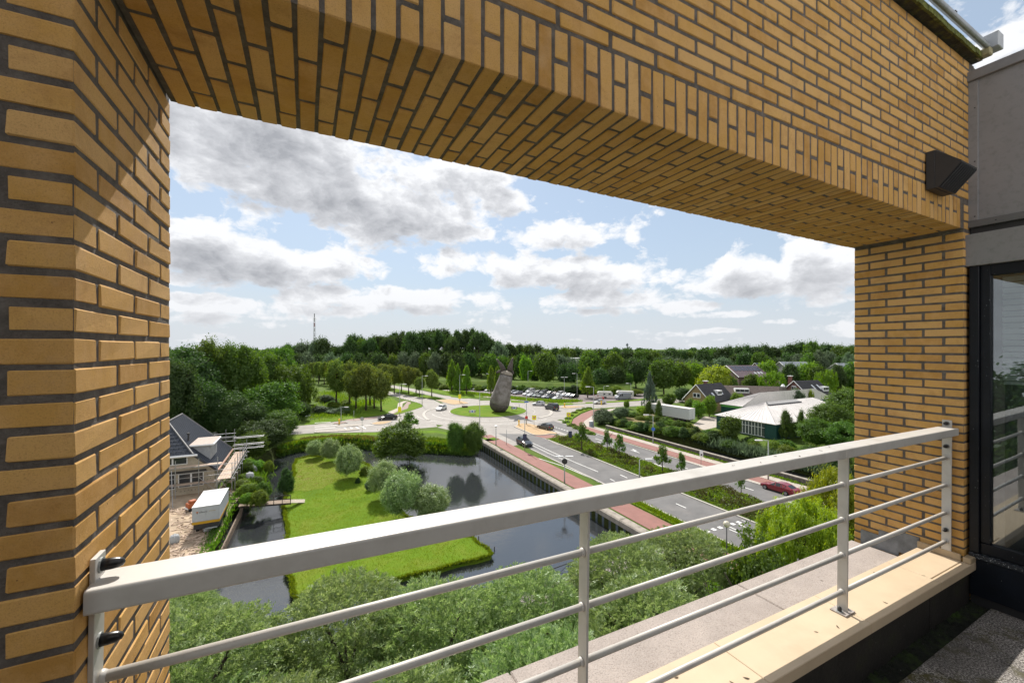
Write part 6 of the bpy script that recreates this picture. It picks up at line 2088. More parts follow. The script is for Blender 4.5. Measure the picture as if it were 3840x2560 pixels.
for y_ in (.12, 1.2):
    link('beam', MB().tube([n_ * y_ + Vector((0, 0, -.16)), r2 + n_ * y_ + Vector((0, 0, -.16))], .10, 4).mesh('beam', M_DWOOD), fb)
for i in range(7):
    p = e_ * (LB * i / 6) + n_ * .02
    link('rail_post', MB().tube([p - Vector((0, 0, .25)), p + Vector((0, 0, .95))], .05, 4).mesh('rail_post', M_DWOOD), fb)
for z in (.5, .98):
    link('handrail', MB().tube([n_ * .02 - e_ * .8 + Vector((0, 0, z)), r2 + n_ * .02 + Vector((0, 0, z))], .055, 4).mesh('handrail', M_DWOOD), fb)

# walkway with black railings among the willows below
wk0, wk1 = G(1960, 2268), G(2480, 2055)
wb_ = empty('walkway_bridge', wk0, 0, 'grey decked walkway bridge with black cross-braced railings, half hidden by the willows', 'footbridge')
d_ = (wk1 - wk0)
LB = d_.length
e_ = d_.normalized()
n_ = Vector((-e_.y, e_.x, 0))
nb_ = 60
for i in range(nb_):
    p, q_ = e_ * (LB * i / nb_ + .01), e_ * (LB * (i + 1) / nb_ - .012)
    vs = [v_ + Vector((0, 0, z)) for z in (.10, .16) for v_ in (p - n_ * 1.1, q_ - n_ * 1.1, q_ + n_ * 1.1, p + n_ * 1.1)]
    link('plank', MB().add(vs, [(0, 3, 2, 1), (4, 5, 6, 7), (0, 1, 5, 4), (1, 2, 6, 5), (2, 3, 7, 6), (3, 0, 4, 7)]).mesh('plank', simple('grey_deck', (.25, .21, .20), .85, var=.15)), wb_)
nb_ = 9
for s_ in (-1, 1):
    for i in range(nb_ + 1):
        p = e_ * (LB * i / nb_) + n_ * 1.1 * s_
        link('rail_post', MB().tube([p, p + Vector((0, 0, 1.2))], .04, 5).mesh('rail_post', M_DARK), wb_)
        if i < nb_:
            q_ = e_ * (LB * (i + 1) / nb_) + n_ * 1.1 * s_
            link('brace', MB().tube([p + Vector((0, 0, .2)), q_ + Vector((0, 0, 1.1))], .025, 4).mesh('brace', M_DARK), wb_)
            link('brace', MB().tube([p + Vector((0, 0, 1.1)), q_ + Vector((0, 0, .2))], .025, 4).mesh('brace', M_DARK), wb_)
    for z in (.22, 1.2):
        link('handrail', MB().tube([n_ * 1.1 * s_ + Vector((0, 0, z)), e_ * LB + n_ * 1.1 * s_ + Vector((0, 0, z))], .045, 5).mesh('handrail', M_DARK), wb_)

# wooden mooring stakes around the lawn
for i, (px, py) in enumerate(((1771, 2050), (1800, 2068), (1836, 2084), (1854, 2062), (1700, 2128), (1728, 2120), (1735, 2119), (1742, 2118), (1752, 2114), (1685, 2132), (1560, 2164), (1552, 2166), (1585, 2160), (1792, 2102), (1810, 2098), (1795, 2022))):
    p = G(px, py, WL)
    q_ = MB().tube([(0, 0, -.6), (0, 0, .40)], .055, 6).mesh('mooring_stake', M_DWOOD)
    o = link('mooring_stake', q_, None, Matrix.Translation(p))
    tag(o, 'thin dark wooden stake standing in the water off the tip of the lawn', 'stake', 'stakes in the pond off the lawn')

# ------------------------------------------------------------------ VEGETATION
def quads_mesh(name, P, T, B_, mat, shape='diamond'):
    """P centres, T half length vectors, B_ half width vectors -> one leaf face each"""
    n = len(P)
    if shape == 'diamond':
        v = np.stack([P - T, P + B_ - T * .1, P + T, P - B_ - T * .1], 1).reshape(-1, 3)
    else:
        v = np.stack([P - T - B_, P - T + B_, P + T + B_ * .6, P + T - B_ * .6], 1).reshape(-1, 3)
    me = bpy.data.meshes.new(name)
    me.vertices.add(4 * n)
    me.vertices.foreach_set('co', v.astype(np.float32).ravel())
    me.loops.add(4 * n)
    me.loops.foreach_set('vertex_index', np.arange(4 * n, dtype=np.int32))
    me.polygons.add(n)
    me.polygons.foreach_set('loop_start', np.arange(0, 4 * n, 4, dtype=np.int32))
    me.materials.append(mat)
    me.update(calc_edges=True)
    return me

def unit(a):
    return a / (np.linalg.norm(a, axis=-1, keepdims=True) + 1e-9)

def crown(name, mat, seed, clumps=260, per=26, leaf=.035, form='round', lump=.28, csig=.055, fill=.5, aspect=.55, droop=0.0, shape='diamond'):
    """crown in a unit box: x, y in -0.5..0.5, z in 0..1"""
    g = np.random.default_rng(seed)
    d = unit(g.normal(size=(clumps, 3)))
    # big lobes make the outline uneven
    lob = unit(g.normal(size=(11, 3)))
    amp = g.uniform(.3, 1, 11)
    w_ = np.clip((d @ lob.T - .45) / .55, 0, 1) ** 1.2 @ np.diag(amp)
    rad = (1 - lump) + lump * w_.max(1)
    rr_ = rad * (g.uniform(fill, 1.0, clumps) ** .5)
    c_ = d * rr_[:, None]
    z = c_[:, 2]
    if form == 'round':
        sc_ = np.ones(clumps)
        c_[:, 2] = z * 1.0
        c_[:, 0:2] *= (1 - .12 * np.clip(-z, 0, 1))[:, None]
    elif form == 'column':
        t_ = (z + 1) / 2
        c_[:, 0:2] *= (.62 + .5 * np.sin(np.clip(t_ * 2.2, 0, 3.1)))[:, None] * (1.15 - .75 * t_)[:, None]
    elif form == 'cone':
        t_ = (z + 1) / 2
        c_[:, 0:2] = unit(c_[:, 0:2]) * ((1 - t_) ** .85 * g.uniform(.35, 1.05, clumps))[:, None]
    elif form == 'pollard':
        c_[:, 0:2] *= 1.02
        c_[:, 2] = np.where(z < 0, z * .8, z)
    elif form == 'weep':
        c_[:, 2] = np.where(z < 0, z * 1.0, z * .95)
        c_[:, 0:2] *= (1 + .12 * np.clip(-z, 0, 1))[:, None]
    elif form == 'block':
        c_[:, 2] = np.sign(z) * np.abs(z) ** .55
        c_[:, 0:2] *= 1.1
    elif form == 'mound':
        c_[:, 2] = np.abs(z) * 1.9 - .95
    n = clumps * per
    ci = np.repeat(np.arange(clumps), per)
    size = g.uniform(.6, 1.3, clumps)[ci][:, None]
    off = g.normal(size=(n, 3)) * csig * 2 * size
    if droop > 0:
        off[:, 2] -= np.abs(g.normal(size=n)) * droop
        off[:, 0:2] *= .55
    P = c_[ci] + off
    nrm = unit(unit(c_[ci] + 1e-6) * .35 + unit(off + 1e-6) * .55 + g.normal(size=(n, 3)) * .5 + np.array([0, 0, .30]))
    a = g.normal(size=(n, 3))
    if droop > 0:
        a = a * .35 + np.array([0, 0, -1.0])
    if form == 'pollard':
        a = a * .55 + unit(c_[ci]) + np.array([0, 0, .45])
    T = unit(np.cross(nrm, np.cross(a, nrm))) 
    B_ = unit(np.cross(nrm, T))
    l_ = leaf * 2 * g.uniform(.6, 1.35, n)[:, None]
    P = P * .5 + np.array([0, 0, .5])
    return quads_mesh(name, P, T * l_ * .5, B_ * l_ * .5 * aspect, mat, shape)

def spray_crown(name, mat, seed, sprays=6200, per=16, length=.12, leaf=.0205, lump=.3):
    """near willow: leafy twigs, each with leaves in two rows (unit box crown)"""
    g = np.random.default_rng(seed)
    d = unit(g.normal(size=(sprays, 3)))
    lob = unit(g.normal(size=(16, 3)))
    w_ = np.clip((d @ lob.T - .55) / .45, 0, 1)
    rad = (1 - lump) + lump * w_.max(1)
    r_ = rad * g.uniform(.45, 1, sprays) ** .45
    base = d * r_[:, None]
    base[:, 2] = np.where(base[:, 2] < 0, base[:, 2] * .8, base[:, 2])
    dirn = unit(d * .9 + g.normal(size=(sprays, 3)) * .55 + np.array([0, 0, .45]))
    ci = np.repeat(np.arange(sprays), per)
    k = np.tile(np.arange(per), sprays) / per
    L_ = (length * g.uniform(.6, 1.4, sprays))[ci]
    side = unit(np.cross(dirn, g.normal(size=(sprays, 3))))[ci]
    up = unit(np.cross(side, dirn[ci]))
    bend = np.array([0, 0, -1.0]) * (k ** 2 * L_ * .45)[:, None]
    P = base[ci] + dirn[ci] * (k * L_)[:, None] + bend
    sgn = np.where(np.arange(len(ci)) % 2 == 0, 1.0, -1.0)[:, None]
    ld = unit(dirn[ci] * 1.0 + side * sgn * .75 + g.normal(size=P.shape) * .22 + np.array([0, 0, -.15]))
    l_ = (leaf * 2 * g.uniform(.7, 1.25, len(ci)))[:, None]
    P = P + ld * l_ * .5
    bn = unit(np.cross(ld, up + g.normal(size=P.shape) * .35))
    P = P * .5 + np.array([0, 0, .5])
    return quads_mesh(name, P, ld * l_ * .25, bn * l_ * .25 * .30, mat)

LM = {
    'dark': leaf_mat('leaf_dark', (.034, .072, .018), (.060, .110, .026), .42),
    'mid': leaf_mat('leaf_mid', (.060, .125, .018), (.105, .180, .028), .46),
    'fresh': leaf_mat('leaf_fresh', (.10, .21, .018), (.16, .28, .030), .48),
    'lime': leaf_mat('leaf_lime', (.20, .30, .022), (.30, .38, .05), .48),
    'lindentip': leaf_mat('leaf_linden', (.045, .090, .016), (.22, .27, .05), .42),
    'silver': leaf_mat('leaf_willow', (.11, .19, .045), (.32, .40, .17), .42, gloss=.07),
    'silverfar': leaf_mat('leaf_willow_far', (.080, .125, .065), (.13, .18, .10), .38),
    'weep': leaf_mat('leaf_weeping', (.16, .24, .018), (.30, .36, .03), .48),
    'needle': leaf_mat('needles', (.075, .115, .085), (.12, .17, .12), .2),
    'conif': leaf_mat('conifer_green', (.045, .10, .016), (.095, .15, .025), .3),
    'rust': leaf_mat('leaf_rust', (.095, .075, .025), (.14, .13, .035), .38),
    'hedge': leaf_mat('leaf_hedge', (.09, .165, .018), (.18, .25, .035), .42),
}
CR = {}
def proto(key):
    if key in CR:
        return CR[key]
    kind, var = key.rsplit('_', 1)
    s = int(var) * 17 + len(kind)
    mk_ = {
        'dark': lambda: crown('crown', LM['dark'], s, 110, 84, .030, 'round', .40, .062, .45),
        'mid': lambda: crown('crown', LM['mid'], s, 110, 84, .030, 'round', .38, .062, .45),
        'fresh': lambda: crown('crown', LM['fresh'], s, 110, 80, .030, 'round', .34, .062, .45),
        'rust': lambda: crown('crown', LM['rust'], s, 110, 80, .030, 'round', .34, .062, .45),
        'lime': lambda: crown('crown', LM['lime'], s, 150, 74, .027, 'round', .24, .055, .5),
        'big': lambda: crown('crown', LM['mid'], s, 260, 150, .0150, 'round', .46, .042, .35),
        'bigdark': lambda: crown('crown', LM['dark'], s, 260, 150, .0150, 'round', .46, .042, .35),
        'linden': lambda: crown('crown', LM['lindentip'], s, 200, 90, .021, 'round', .30, .045, .4),
        'silver': lambda: crown('crown', LM['silverfar'], s, 120, 80, .028, 'round', .36, .06, .45),
        'bigsilver': lambda: crown('crown', LM['mid'], s, 330, 100, .017, 'weep', .34, .042, .4, .35, .08),
        'poplar': lambda: crown('crown', LM['dark'], s, 170, 74, .022, 'block', .42, .045, .35),
        'column': lambda: crown('crown', LM['fresh'], s, 130, 70, .026, 'column', .25, .045),
        'conelime': lambda: crown('crown', LM['fresh'], s, 150, 76, .024, 'cone', .2, .045),
        'spruce': lambda: crown('crown', LM['needle'], s, 150, 70, .028, 'cone', .2, .045, .5, .25, .02),
        'conifer': lambda: crown('crown', LM['conif'], s, 160, 90, .020, 'cone', .2, .045, .5, .4),
        'weep': lambda: crown('crown', LM['weep'], s, 420, 130, .019, 'weep', .25, .032, .4, .22, .16),
        'weepfar': lambda: crown('crown', LM['fresh'], s, 180, 60, .026, 'weep', .25, .035, .5, .25, .14),
        'pollard': lambda: crown('crown', LM['silver'], s, 300, 95, .024, 'pollard', .22, .042, .3, .24),
        'bush': lambda: crown('crown', LM['mid'], s, 200, 110, .019, 'mound', .30, .05, .45, .6),
        'hedge': lambda: crown('crown', LM['hedge'], s, 130, 90, .025, 'mound', .34, .06, .45, .6),
        'bushdark': lambda: crown('crown', LM['dark'], s, 150, 90, .022, 'mound', .30, .05, .45),
        'young': lambda: crown('crown', LM['mid'], s, 44, 40, .042, 'cone', .4, .045, .3, .4),
        'sparse': lambda: crown('crown', LM['mid'], s, 210, 60, .016, 'round', .5, .032, .15, .6),
        'willow': lambda: spray_crown('crown', LM['silver'], s),
    }
    CR[key] = mk_[kind]()
    return CR[key]

TR = {}
def trunk(key, h=1.0, seed=0, limbs=6, low=.35, flare=1.0):
    """unit trunk of height 1, radius ~ .02; limbs spread into the crown"""
    if key in TR:
        return TR[key]
    r = random.Random(seed)
    mb = MB()
    pts = [(0, 0, 0)]
    x = y = 0
    for i in range(1, 6):
        x += r.uniform(-.012, .012)
        y += r.uniform(-.012, .012)
        pts.append((x, y, i * .15))
    mb.tube(pts, [.030 * flare, .022, .019, .016, .012, .006], 7)
    for i in range(limbs):
        z = low + (0.72 - low) * i / max(1, limbs)
        a = i * 2.4 + r.uniform(-.4, .4)
        l = r.uniform(.16, .30)
        p = Vector((0, 0, z))
        q_ = p + Vector((math.cos(a) * l * .55, math.sin(a) * l * .55, l * .5))
        e_ = q_ + Vector((math.cos(a + .3) * l * .35, math.sin(a + .3) * l * .35, l * .45))
        mb.tube([p, q_, e_], [.012, .008, .003], 5)
    TR[key] = mb.mesh('trunk', M_BARK, True)
    return TR[key]

rt = random.Random(11)
def tree(kind, loc, height, width, label_, group=None, base=.22, var=None, name='tree', cat='tree', depth=None, trunkkey='a', yaw=None):
    """height total, width of the crown, base = fraction of height below the crown"""
    v_ = var if var is not None else rt.randrange(3)
    o = empty(name, loc, yaw if yaw is not None else rt.uniform(0, 6.28), label_, cat, group)
    ch = height * (1 - base)
    link('crown', proto('%s_%d' % (kind, v_)), o, Matrix.Translation((0, 0, height * base)) @ Matrix.Diagonal((width, depth or width, ch, 1)))
    if base > .02:
        link('trunk', trunk(trunkkey, seed=len(trunkkey)), o, Matrix.Diagonal((height * .8, height * .8, height * .98, 1)))
    return o

def tree_px(kind, px, Z, topy, wpx, label_, group=None, z0=0.0, **k):
    hgt = 20 - (topy - HY) / F * Z - z0
    return tree(kind, D(px, Z, z0), hgt, wpx / F * Z, label_, group, **k)

# big trees at the left
L_ = 'trees of the wood on the left'
for a in [('bigdark', 700, 92, 1262, 250, 'very tall dark tree at the left edge of the view beside the brick pier', .12),
          ('big', 790, 100, 1250, 190, 'tall tree with the highest ragged top in the left wood', .12),
          ('big', 905, 104, 1268, 210, 'broad tall tree with a visible trunk, third in the left wood', .22),
          ('bigdark', 640, 78, 1330, 230, 'dark tree hanging over the far end of the new tiled roof', .1),
          ('big', 985, 120, 1300, 190, 'round crowned tree behind the broad tall one in the left wood', .1),
          ('bigsilver', 1085, 122, 1342, 205, 'olive drooping willow at the right end of the left wood by the small pond', .04),
          ('big', 1010, 96, 1428, 250, 'leafy domed tree standing lower, in front of the drooping willow', .05),
          ('big', 1035, 88, 1530, 170, 'bright green bushy tree just left of the western road', .03),
          ('bigdark', 905, 84, 1480, 180, 'shady tree behind the scaffolding of the unfinished house', .06),
          ('bigdark', 985, 78, 1560, 190, 'dark tree overhanging the ditch behind the building site', .02),
          ('big', 940, 72, 1610, 130, 'low leafy tree at the end of the plank scaffolding', .02),
          ('bigdark', 820, 86, 1440, 200, 'dark tree right behind the ridge of the new tiled roof', .1),
          ('bigdark', 740, 84, 1400, 190, 'dark tree behind the chimney flue of the unfinished house', .1),
          ('big', 1045, 150, 1298, 150, 'tree with rusty tinted top beyond the olive willow', .1),
          ('bigdark', 1130, 112, 1500, 90, 'dark low tree at the small pond', .02)]:
    tree_px(a[0], a[1], a[2], a[3], a[4], a[5], L_, base=a[6], trunkkey='big')

# lime trees on the grass by the western road
LG = 'lime trees between the western and the northern road'
for a in [(1262, 140, 1345, 92, 'lime tree standing a little apart on the left of the clump'),
          (1310, 142, 1343, 84, 'lime tree at the back left of the clump, crown touching its neighbour'),
          (1336, 132, 1372, 92, 'front left lime tree of the clump with a pale tipped crown'),
          (1372, 130, 1358, 92, 'highest lime tree in the middle of the clump'),
          (1404, 134, 1366, 84, 'lime tree right of the middle of the clump'),
          (1430, 128, 1378, 84, 'rightmost lime tree of the clump over the lawn'),
          (1388, 142, 1356, 80, 'lime tree at the back of the clump')]:
    tree_px('linden', *a, LG, base=.24)
RG_ = 'street trees along the northern road'
for i, (px, Z, ty, w_) in enumerate(((1478, 178, 1368, 58), (1505, 186, 1366, 58), (1533, 176, 1366, 56), (1560, 180, 1376, 52), (1573, 166, 1410, 46), (1619, 166, 1384, 56), (1455, 200, 1362, 60), (1430, 215, 1360, 56))):
    tree_px('linden', px, Z, ty, w_, ['leftmost', 'second', 'third', 'fourth', 'small', 'separate round', 'far', 'farthest'][i] + ' street tree in the row along the northern road', RG_, base=.25)
for i, (px, Z, ty, w_) in enumerate(((1195, 225, 1352, 42), (1216, 220, 1350, 42), (1238, 215, 1350, 44), (1175, 232, 1355, 42), (1250, 205, 1352, 46))):
    tree_px('linden', px, Z, ty, w_, 'dark street tree in the far row left of the lime clump', 'far row left of the lime trees', base=.3)
PG = 'light green pointed trees around the car park'
for a in [(1694, 182, 1350, 50, 'tall light green pointed tree, left one of the pair before the car park'), (1717, 178, 1366, 40, 'light green pointed tree, right one of the pair before the car park'), (1750, 175, 1371, 50, 'light green pointed tree between the pair and the statue'),
          (1842, 165, 1371, 42, 'light green pointed tree partly behind the statue, left'), (1864, 170, 1376, 36, 'light green pointed tree hidden behind the neck of the statue'), (2204, 162, 1377, 66, 'yellowish pointed tree at the right end of the parked cars')]:
    tree_px('conelime', *a, PG, base=.16)

def where(px):
    for x_, t_ in ((1150, 'left of the radio mast'), (1230, 'around the radio mast'), (1330, 'right of the radio mast'), (1420, 'above the left lime trees'), (1520, 'above the right lime trees'), (1620, 'above the northern road'), (1720, 'above the pair of pointed trees'),
                   (1820, 'left of the statue'), (1950, 'behind the horns of the statue'), (2060, 'above the left parked cars'), (2170, 'above the right parked cars'), (2300, 'above the caravan'), (2420, 'below the control tower'), (2540, 'above the blue-grey spruce'), (2660, 'above the yellow brick house'),
                   (2780, 'above the bright round tree'), (2880, 'above the mauve roof'), (2990, 'above the weeping willow'), (3100, 'above the white gabled house'), (9999, 'next to the right brick pier')):
        if px < x_:
            return t_
# trees behind the car park and to the right
SG = 'trees on the bank behind the car park'
for a in [('mid', 2048, 205, 1306, 96, 'broad green tree on the bank right of the statue'), ('rust', 0, 0, 0, 0, '')][:1]:
    tree_px(*a, SG, base=.08)
mids = [('fresh', 1975, 215, 1330, 60, 'small olive tree on the bank right behind the horns'), ('dark', 2005, 225, 1345, 60, 'dark low tree left of the broad green one'),
        ('dark', 2130, 196, 1352, 90, 'dark tree behind the double street lamp'), ('mid', 2215, 205, 1308, 100, 'tall green tree behind the yellowish pointed tree'),
        ('dark', 2250, 185, 1378, 84, 'dark bushy tree behind the caravan'), ('dark', 2310, 186, 1366, 80, 'dark bushy tree behind the camper'), ('mid', 2300, 215, 1312, 90, 'green tree above the camper'),
        ('dark', 2385, 200, 1330, 90, 'dark tree above the silver van'), ('mid', 2350, 190, 1392, 50, 'small round tree right of the camper'),
        ('mid', 2490, 172, 1341, 120, 'large green tree left of the yellow brick house'), ('mid', 2548, 185, 1352, 100, 'green tree between the large one and the bright round tree'), ('fresh', 2600, 190, 1352, 90, 'pale green tree behind the yellow brick house'),
        ('lime', 2682, 158, 1365, 128, 'bright yellow-green round tree above the dark roof'), ('mid', 2742, 156, 1405, 50, 'green tree right of the bright round tree'),
        ('weepfar', 2893, 168, 1376, 104, 'weeping willow between the mauve roof and the brown roof'), ('fresh', 2870, 190, 1347, 84, 'bright round tree above the weeping willow'), ('dark', 2962, 180, 1357, 70, 'dark tree right of the weeping willow'),
        ('fresh', 3030, 190, 1352, 90, 'bright green tree beyond the chimney'), ('mid', 3065, 178, 1365, 60, 'grey green tree above the white gabled house'), ('weepfar', 3100, 165, 1372, 84, 'pale drooping tree near the right pier'), ('dark', 3140, 168, 1362, 60, 'dark conifer-like tree by the right pier'),
        ('mid', 3195, 172, 1350, 84, 'green tree cut off by the right pier'), ('mid', 2820, 175, 1395, 60, 'green tree right of the mauve walls'), ('dark', 2560, 150, 1450, 70, 'dark bush-like tree left of the yellow brick house'), ('fresh', 2660, 118, 1478, 50, 'small leafy tree in front of the yellow brick house'),
        ('fresh', 2620, 116, 1500, 60, 'leafy shrub tree above the white trailer'), ('mid', 2590, 122, 1490, 46, 'small tree at the foot of the yellow gable'), ('mid', 2510, 135, 1470, 50, 'green tree right of the blue spruce'), ('fresh', 2770, 128, 1470, 56, 'round green shrub tree between the two roofs'),
        ('silver', 2985, 124, 1455, 66, 'silvery shrub tree before the white gabled house'), ('lime', 3040, 126, 1462, 26, 'small yellow bush beside the white gabled house')]
for k_, px, Z, ty, w_, l in mids:
    tree_px(k_, px, Z, ty, w_, l, 'garden trees beyond the canal', base=.06)
tree_px('spruce', 2437, 128, 1388, 70, 'tall blue-grey spruce left of the white trailer', 'garden trees beyond the canal', base=.04)
tree_px('conifer', 2432, 118, 1500, 46, 'young bright conifer before the spruce', 'garden trees beyond the canal', base=.03)
tree_px('conifer', 2470, 112, 1495, 40, 'conifer at the left end of the white trailer', 'garden trees beyond the canal', base=.03)
NR = 'trees and shrubs along the far canal bank'
for k_, px, Z, ty, w_, l in [('big', 3185, 92, 1440, 220, 'large leafy tree against the right pier'), ('big', 3120, 84, 1500, 190, 'leafy tree over the right end of the grey roof'), ('conifer', 2948, 88, 1528, 78, 'dark pointed conifer in front of the grey roof'), ('conifer', 3003, 90, 1526, 50, 'feathery narrow tree right of the pointed conifer'),
                             ('big', 3060, 80, 1560, 150, 'brownish leafy tree right of the conifers'), ('mid', 2735, 86, 1548, 84, 'young green tree left of the glazed wall'), ('big', 3170, 76, 1570, 170, 'shady tree at the foot of the right pier')]:
    tree_px(k_, px, Z, ty, w_, l, NR, base=.03)
rq = random.Random(21)
for i in range(44):
    f = i / 43
    px = 2455 + 640 * f + rq.uniform(-12, 12)
    m_ = -54 * K + 50 * K * f
    n_ = (64.6 + rq.uniform(-.5, 3.2)) * K
    p = NMp(n_, m_ + rq.uniform(-2, 2))
    h_ = rq.uniform(2.2, 4.2) * (1.0 if f > .25 else .62)
    tree(rq.choice(['hedge', 'bush', 'hedge', 'bushdark', 'silver'] if f > .8 else ['hedge', 'bush', 'hedge', 'bushdark']), p, h_, rq.uniform(3.2, 5.5), 'bushy shrub in the green belt on the far bank of the canal', 'shrubs on the far canal bank', base=0, name='shrub', cat='shrub')
sheet('allotment', GP([(2345, 1560), (2420, 1545), (2480, 1560), (2600, 1590), (2690, 1640), (2600, 1640), (2480, 1625), (2360, 1590)]), 0.008, M_DRY)
sheet('yard', GP([(2600, 1592), (2640, 1560), (2700, 1565), (2690, 1600), (2640, 1612)]), 0.012, M_PAVE)
for i in range(16):
    px, py = 2350 + 15 * i + rq.uniform(-5, 5), 1556 + 3.2 * i + rq.uniform(-4, 4)
    tree(rq.choice(['hedge', 'bush', 'bush']), G(px, py), rq.uniform(1.2, 2.2), rq.uniform(2.5, 4), 'green shrub in the hedge before the white trailer and allotment', 'shrubs around the allotment', base=0, name='shrub', cat='shrub')
for i in range(20):
    px, py = 2300 + 22 * i + rq.uniform(-6, 6), 1592 + 3.6 * i + rq.uniform(-5, 5)
    tree(rq.choice(['bush', 'bushdark', 'hedge']), G(px, py), rq.uniform(1.6, 2.6), rq.uniform(3, 5), 'dense dark green shrub behind the canal wall', 'shrubs behind the canal wall', base=0, name='shrub', cat='shrub')
for k_, px, py, h_, w_, l in [('silver', 2262, 1590, 4.0, 6.5, 'silvery green shrub right of the utility cabinet'), ('silver', 2330, 1568, 3.4, 5, 'pale green shrub left of the allotment'), ('lime', 2405, 1548, 2.2, 3.5, 'yellow green shrub at the upper edge of the allotment'), ('fresh', 2350, 1532, 3.0, 2.2, 'thin upright shrub at the edge of the east road')]:
    tree(k_, G(px, py), h_, w_, l, None, base=0, name='shrub', cat='shrub')
# rampant hedge ribbon at the roundabout
for i, (px, py) in enumerate(((2124, 1585), (2130, 1572), (2140, 1560), (2155, 1549), (2172, 1541), (2192, 1536), (2210, 1532), (2145, 1597), (2165, 1606), (2190, 1617), (2215, 1627))):
    tree('hedge', G(px, py), 0.75, 2.6, 'low bright green hedge curving along the roundabout', 'low hedge along the roundabout', base=0, name='hedge', cat='hedge')

# the wood behind
SKY = [(560, 1300), (1000, 1300), (1040, 1296), (1090, 1286), (1130, 1281), (1170, 1262), (1200, 1258), (1240, 1274), (1290, 1290), (1325, 1243), (1345, 1246), (1370, 1268), (1400, 1254), (1450, 1252), (1500, 1247), (1560, 1236), (1620, 1230), (1670, 1226), (1695, 1252), (1720, 1232), (1760, 1226), (1800, 1240), (1840, 1262), (1880, 1280), (1930, 1290), (1985, 1280), (2020, 1284), (2060, 1296), (2180, 1298), (2260, 1302), (2420, 1304), (2600, 1303), (2700, 1304), (2740, 1290), (2790, 1284), (2830, 1290), (2870, 1286), (2920, 1294), (2980, 1284), (3010, 1272), (3070, 1271), (3110, 1282), (3200, 1288), (3600, 1290)]
def skyl(px):
    for (a, b_), (c_, d_) in zip(SKY[:-1], SKY[1:]):
        if a <= px <= c_:
            return b_ + (d_ - b_) * (px - a) / (c_ - a)
    return 1300
BG = 'trees of the wood along the horizon'
rb = random.Random(5)
px = 1010
while px < 3290:
    Z = rb.uniform(285, 330)
    ty = skyl(px) + rb.uniform(-5, 7)
    pop = 1360 < px < 1850 or 1310 < px < 1350
    w_ = rb.uniform(50, 74) if pop else rb.uniform(52, 84)
    kk = 'poplar' if pop else rb.choice(['dark', 'dark', 'mid', 'silver'] if px < 1900 else ['dark', 'dark', 'dark', 'mid'])
    tree_px(kk, px, Z, ty, w_ * (1.45 if pop else 1.0), ('tall poplar' if pop else {'dark': 'dark tree', 'mid': 'mid green tree', 'silver': 'grey green tree'}[kk]) + ' in the skyline of the distant wood, ' + where(px), BG, base=.03)
    px += w_ * (.42 if pop else .5)
px = 1010
while px < 3290:
    Z = rb.uniform(235, 270)
    s_ = skyl(px)
    ty = min(max(s_ + rb.uniform(28, 50), 1318), 1350)
    if 2640 < px < 3260:
        Z = rb.uniform(240, 290)
        ty = s_ + rb.uniform(22, 46)
    w_ = rb.uniform(50, 80)
    kk = rb.choice(['dark', 'mid', 'silver', 'dark'])
    tree_px(kk, px, Z, ty, w_, {'dark': 'dark', 'mid': 'mid green', 'silver': 'grey green'}[kk] + ' lower tree in front of the distant wood, ' + where(px), 'lower trees before the distant wood', base=.03)
    px += w_ * .62
# far-off wood that reads as one mass
def far_wood():
    g = np.random.default_rng(4)
    Ps, Ts, Bs = [], [], []
    for i in range(330):
        Z = g.uniform(420, 900)
        x = g.uniform(-1.1, 1.2) * Z
        w_ = g.uniform(14, 26)
        h_ = g.uniform(13, 20.5)
        n = 230
        d = unit(g.normal(size=(n, 3)))
        d[:, 2] = np.abs(d[:, 2])
        p = d * np.array([w_ / 2, w_ / 2, h_]) * g.uniform(.85, 1.05, (n, 1)) + np.array([x, Z, 0])
        t_ = unit(g.normal(size=(n, 3)))
        b_ = unit(np.cross(t_, d))
        Ps.append(p)
        Ts.append(t_ * 1.3)
        Bs.append(b_ * 1.1)
    return quads_mesh('distant_wood', np.concatenate(Ps), np.concatenate(Ts), np.concatenate(Bs), LM['dark'], 'q')
tag(link('distant_wood', far_wood()), kind='stuff')

# pollard willows and shrubs round the pond
PW = 'pollard willows on the lawn by the pond'
def at_water(px, py, z=ISL):
    return G(px, py, z)
for px, py, ty, w_, l in ((1183, 1716, 1650, 62, 'small pollard willow at the far left corner of the lawn'), (1238, 1730, 1645, 66, 'second pollard willow at the far edge of the lawn'), (1308, 1792, 1670, 100, 'round pollard willow standing in the middle of the lawn edge'),
                          (1440, 1868, 1727, 112, 'pollard willow at the water edge, upper one of three'), (1502, 1950, 1765, 146, 'largest pollard willow, middle of the three at the water'), (1616, 1952, 1820, 132, 'pollard willow out to the right, cut by the handrail')):
    p = at_water(px, py)
    Z = p.y
    hgt = (py - ty) / F * Z * 1.02
    tree('pollard', p, hgt * 1.04, w_ / F * Z * 1.12, l, PW, base=.02, trunkkey='pol', name='pollard_willow')
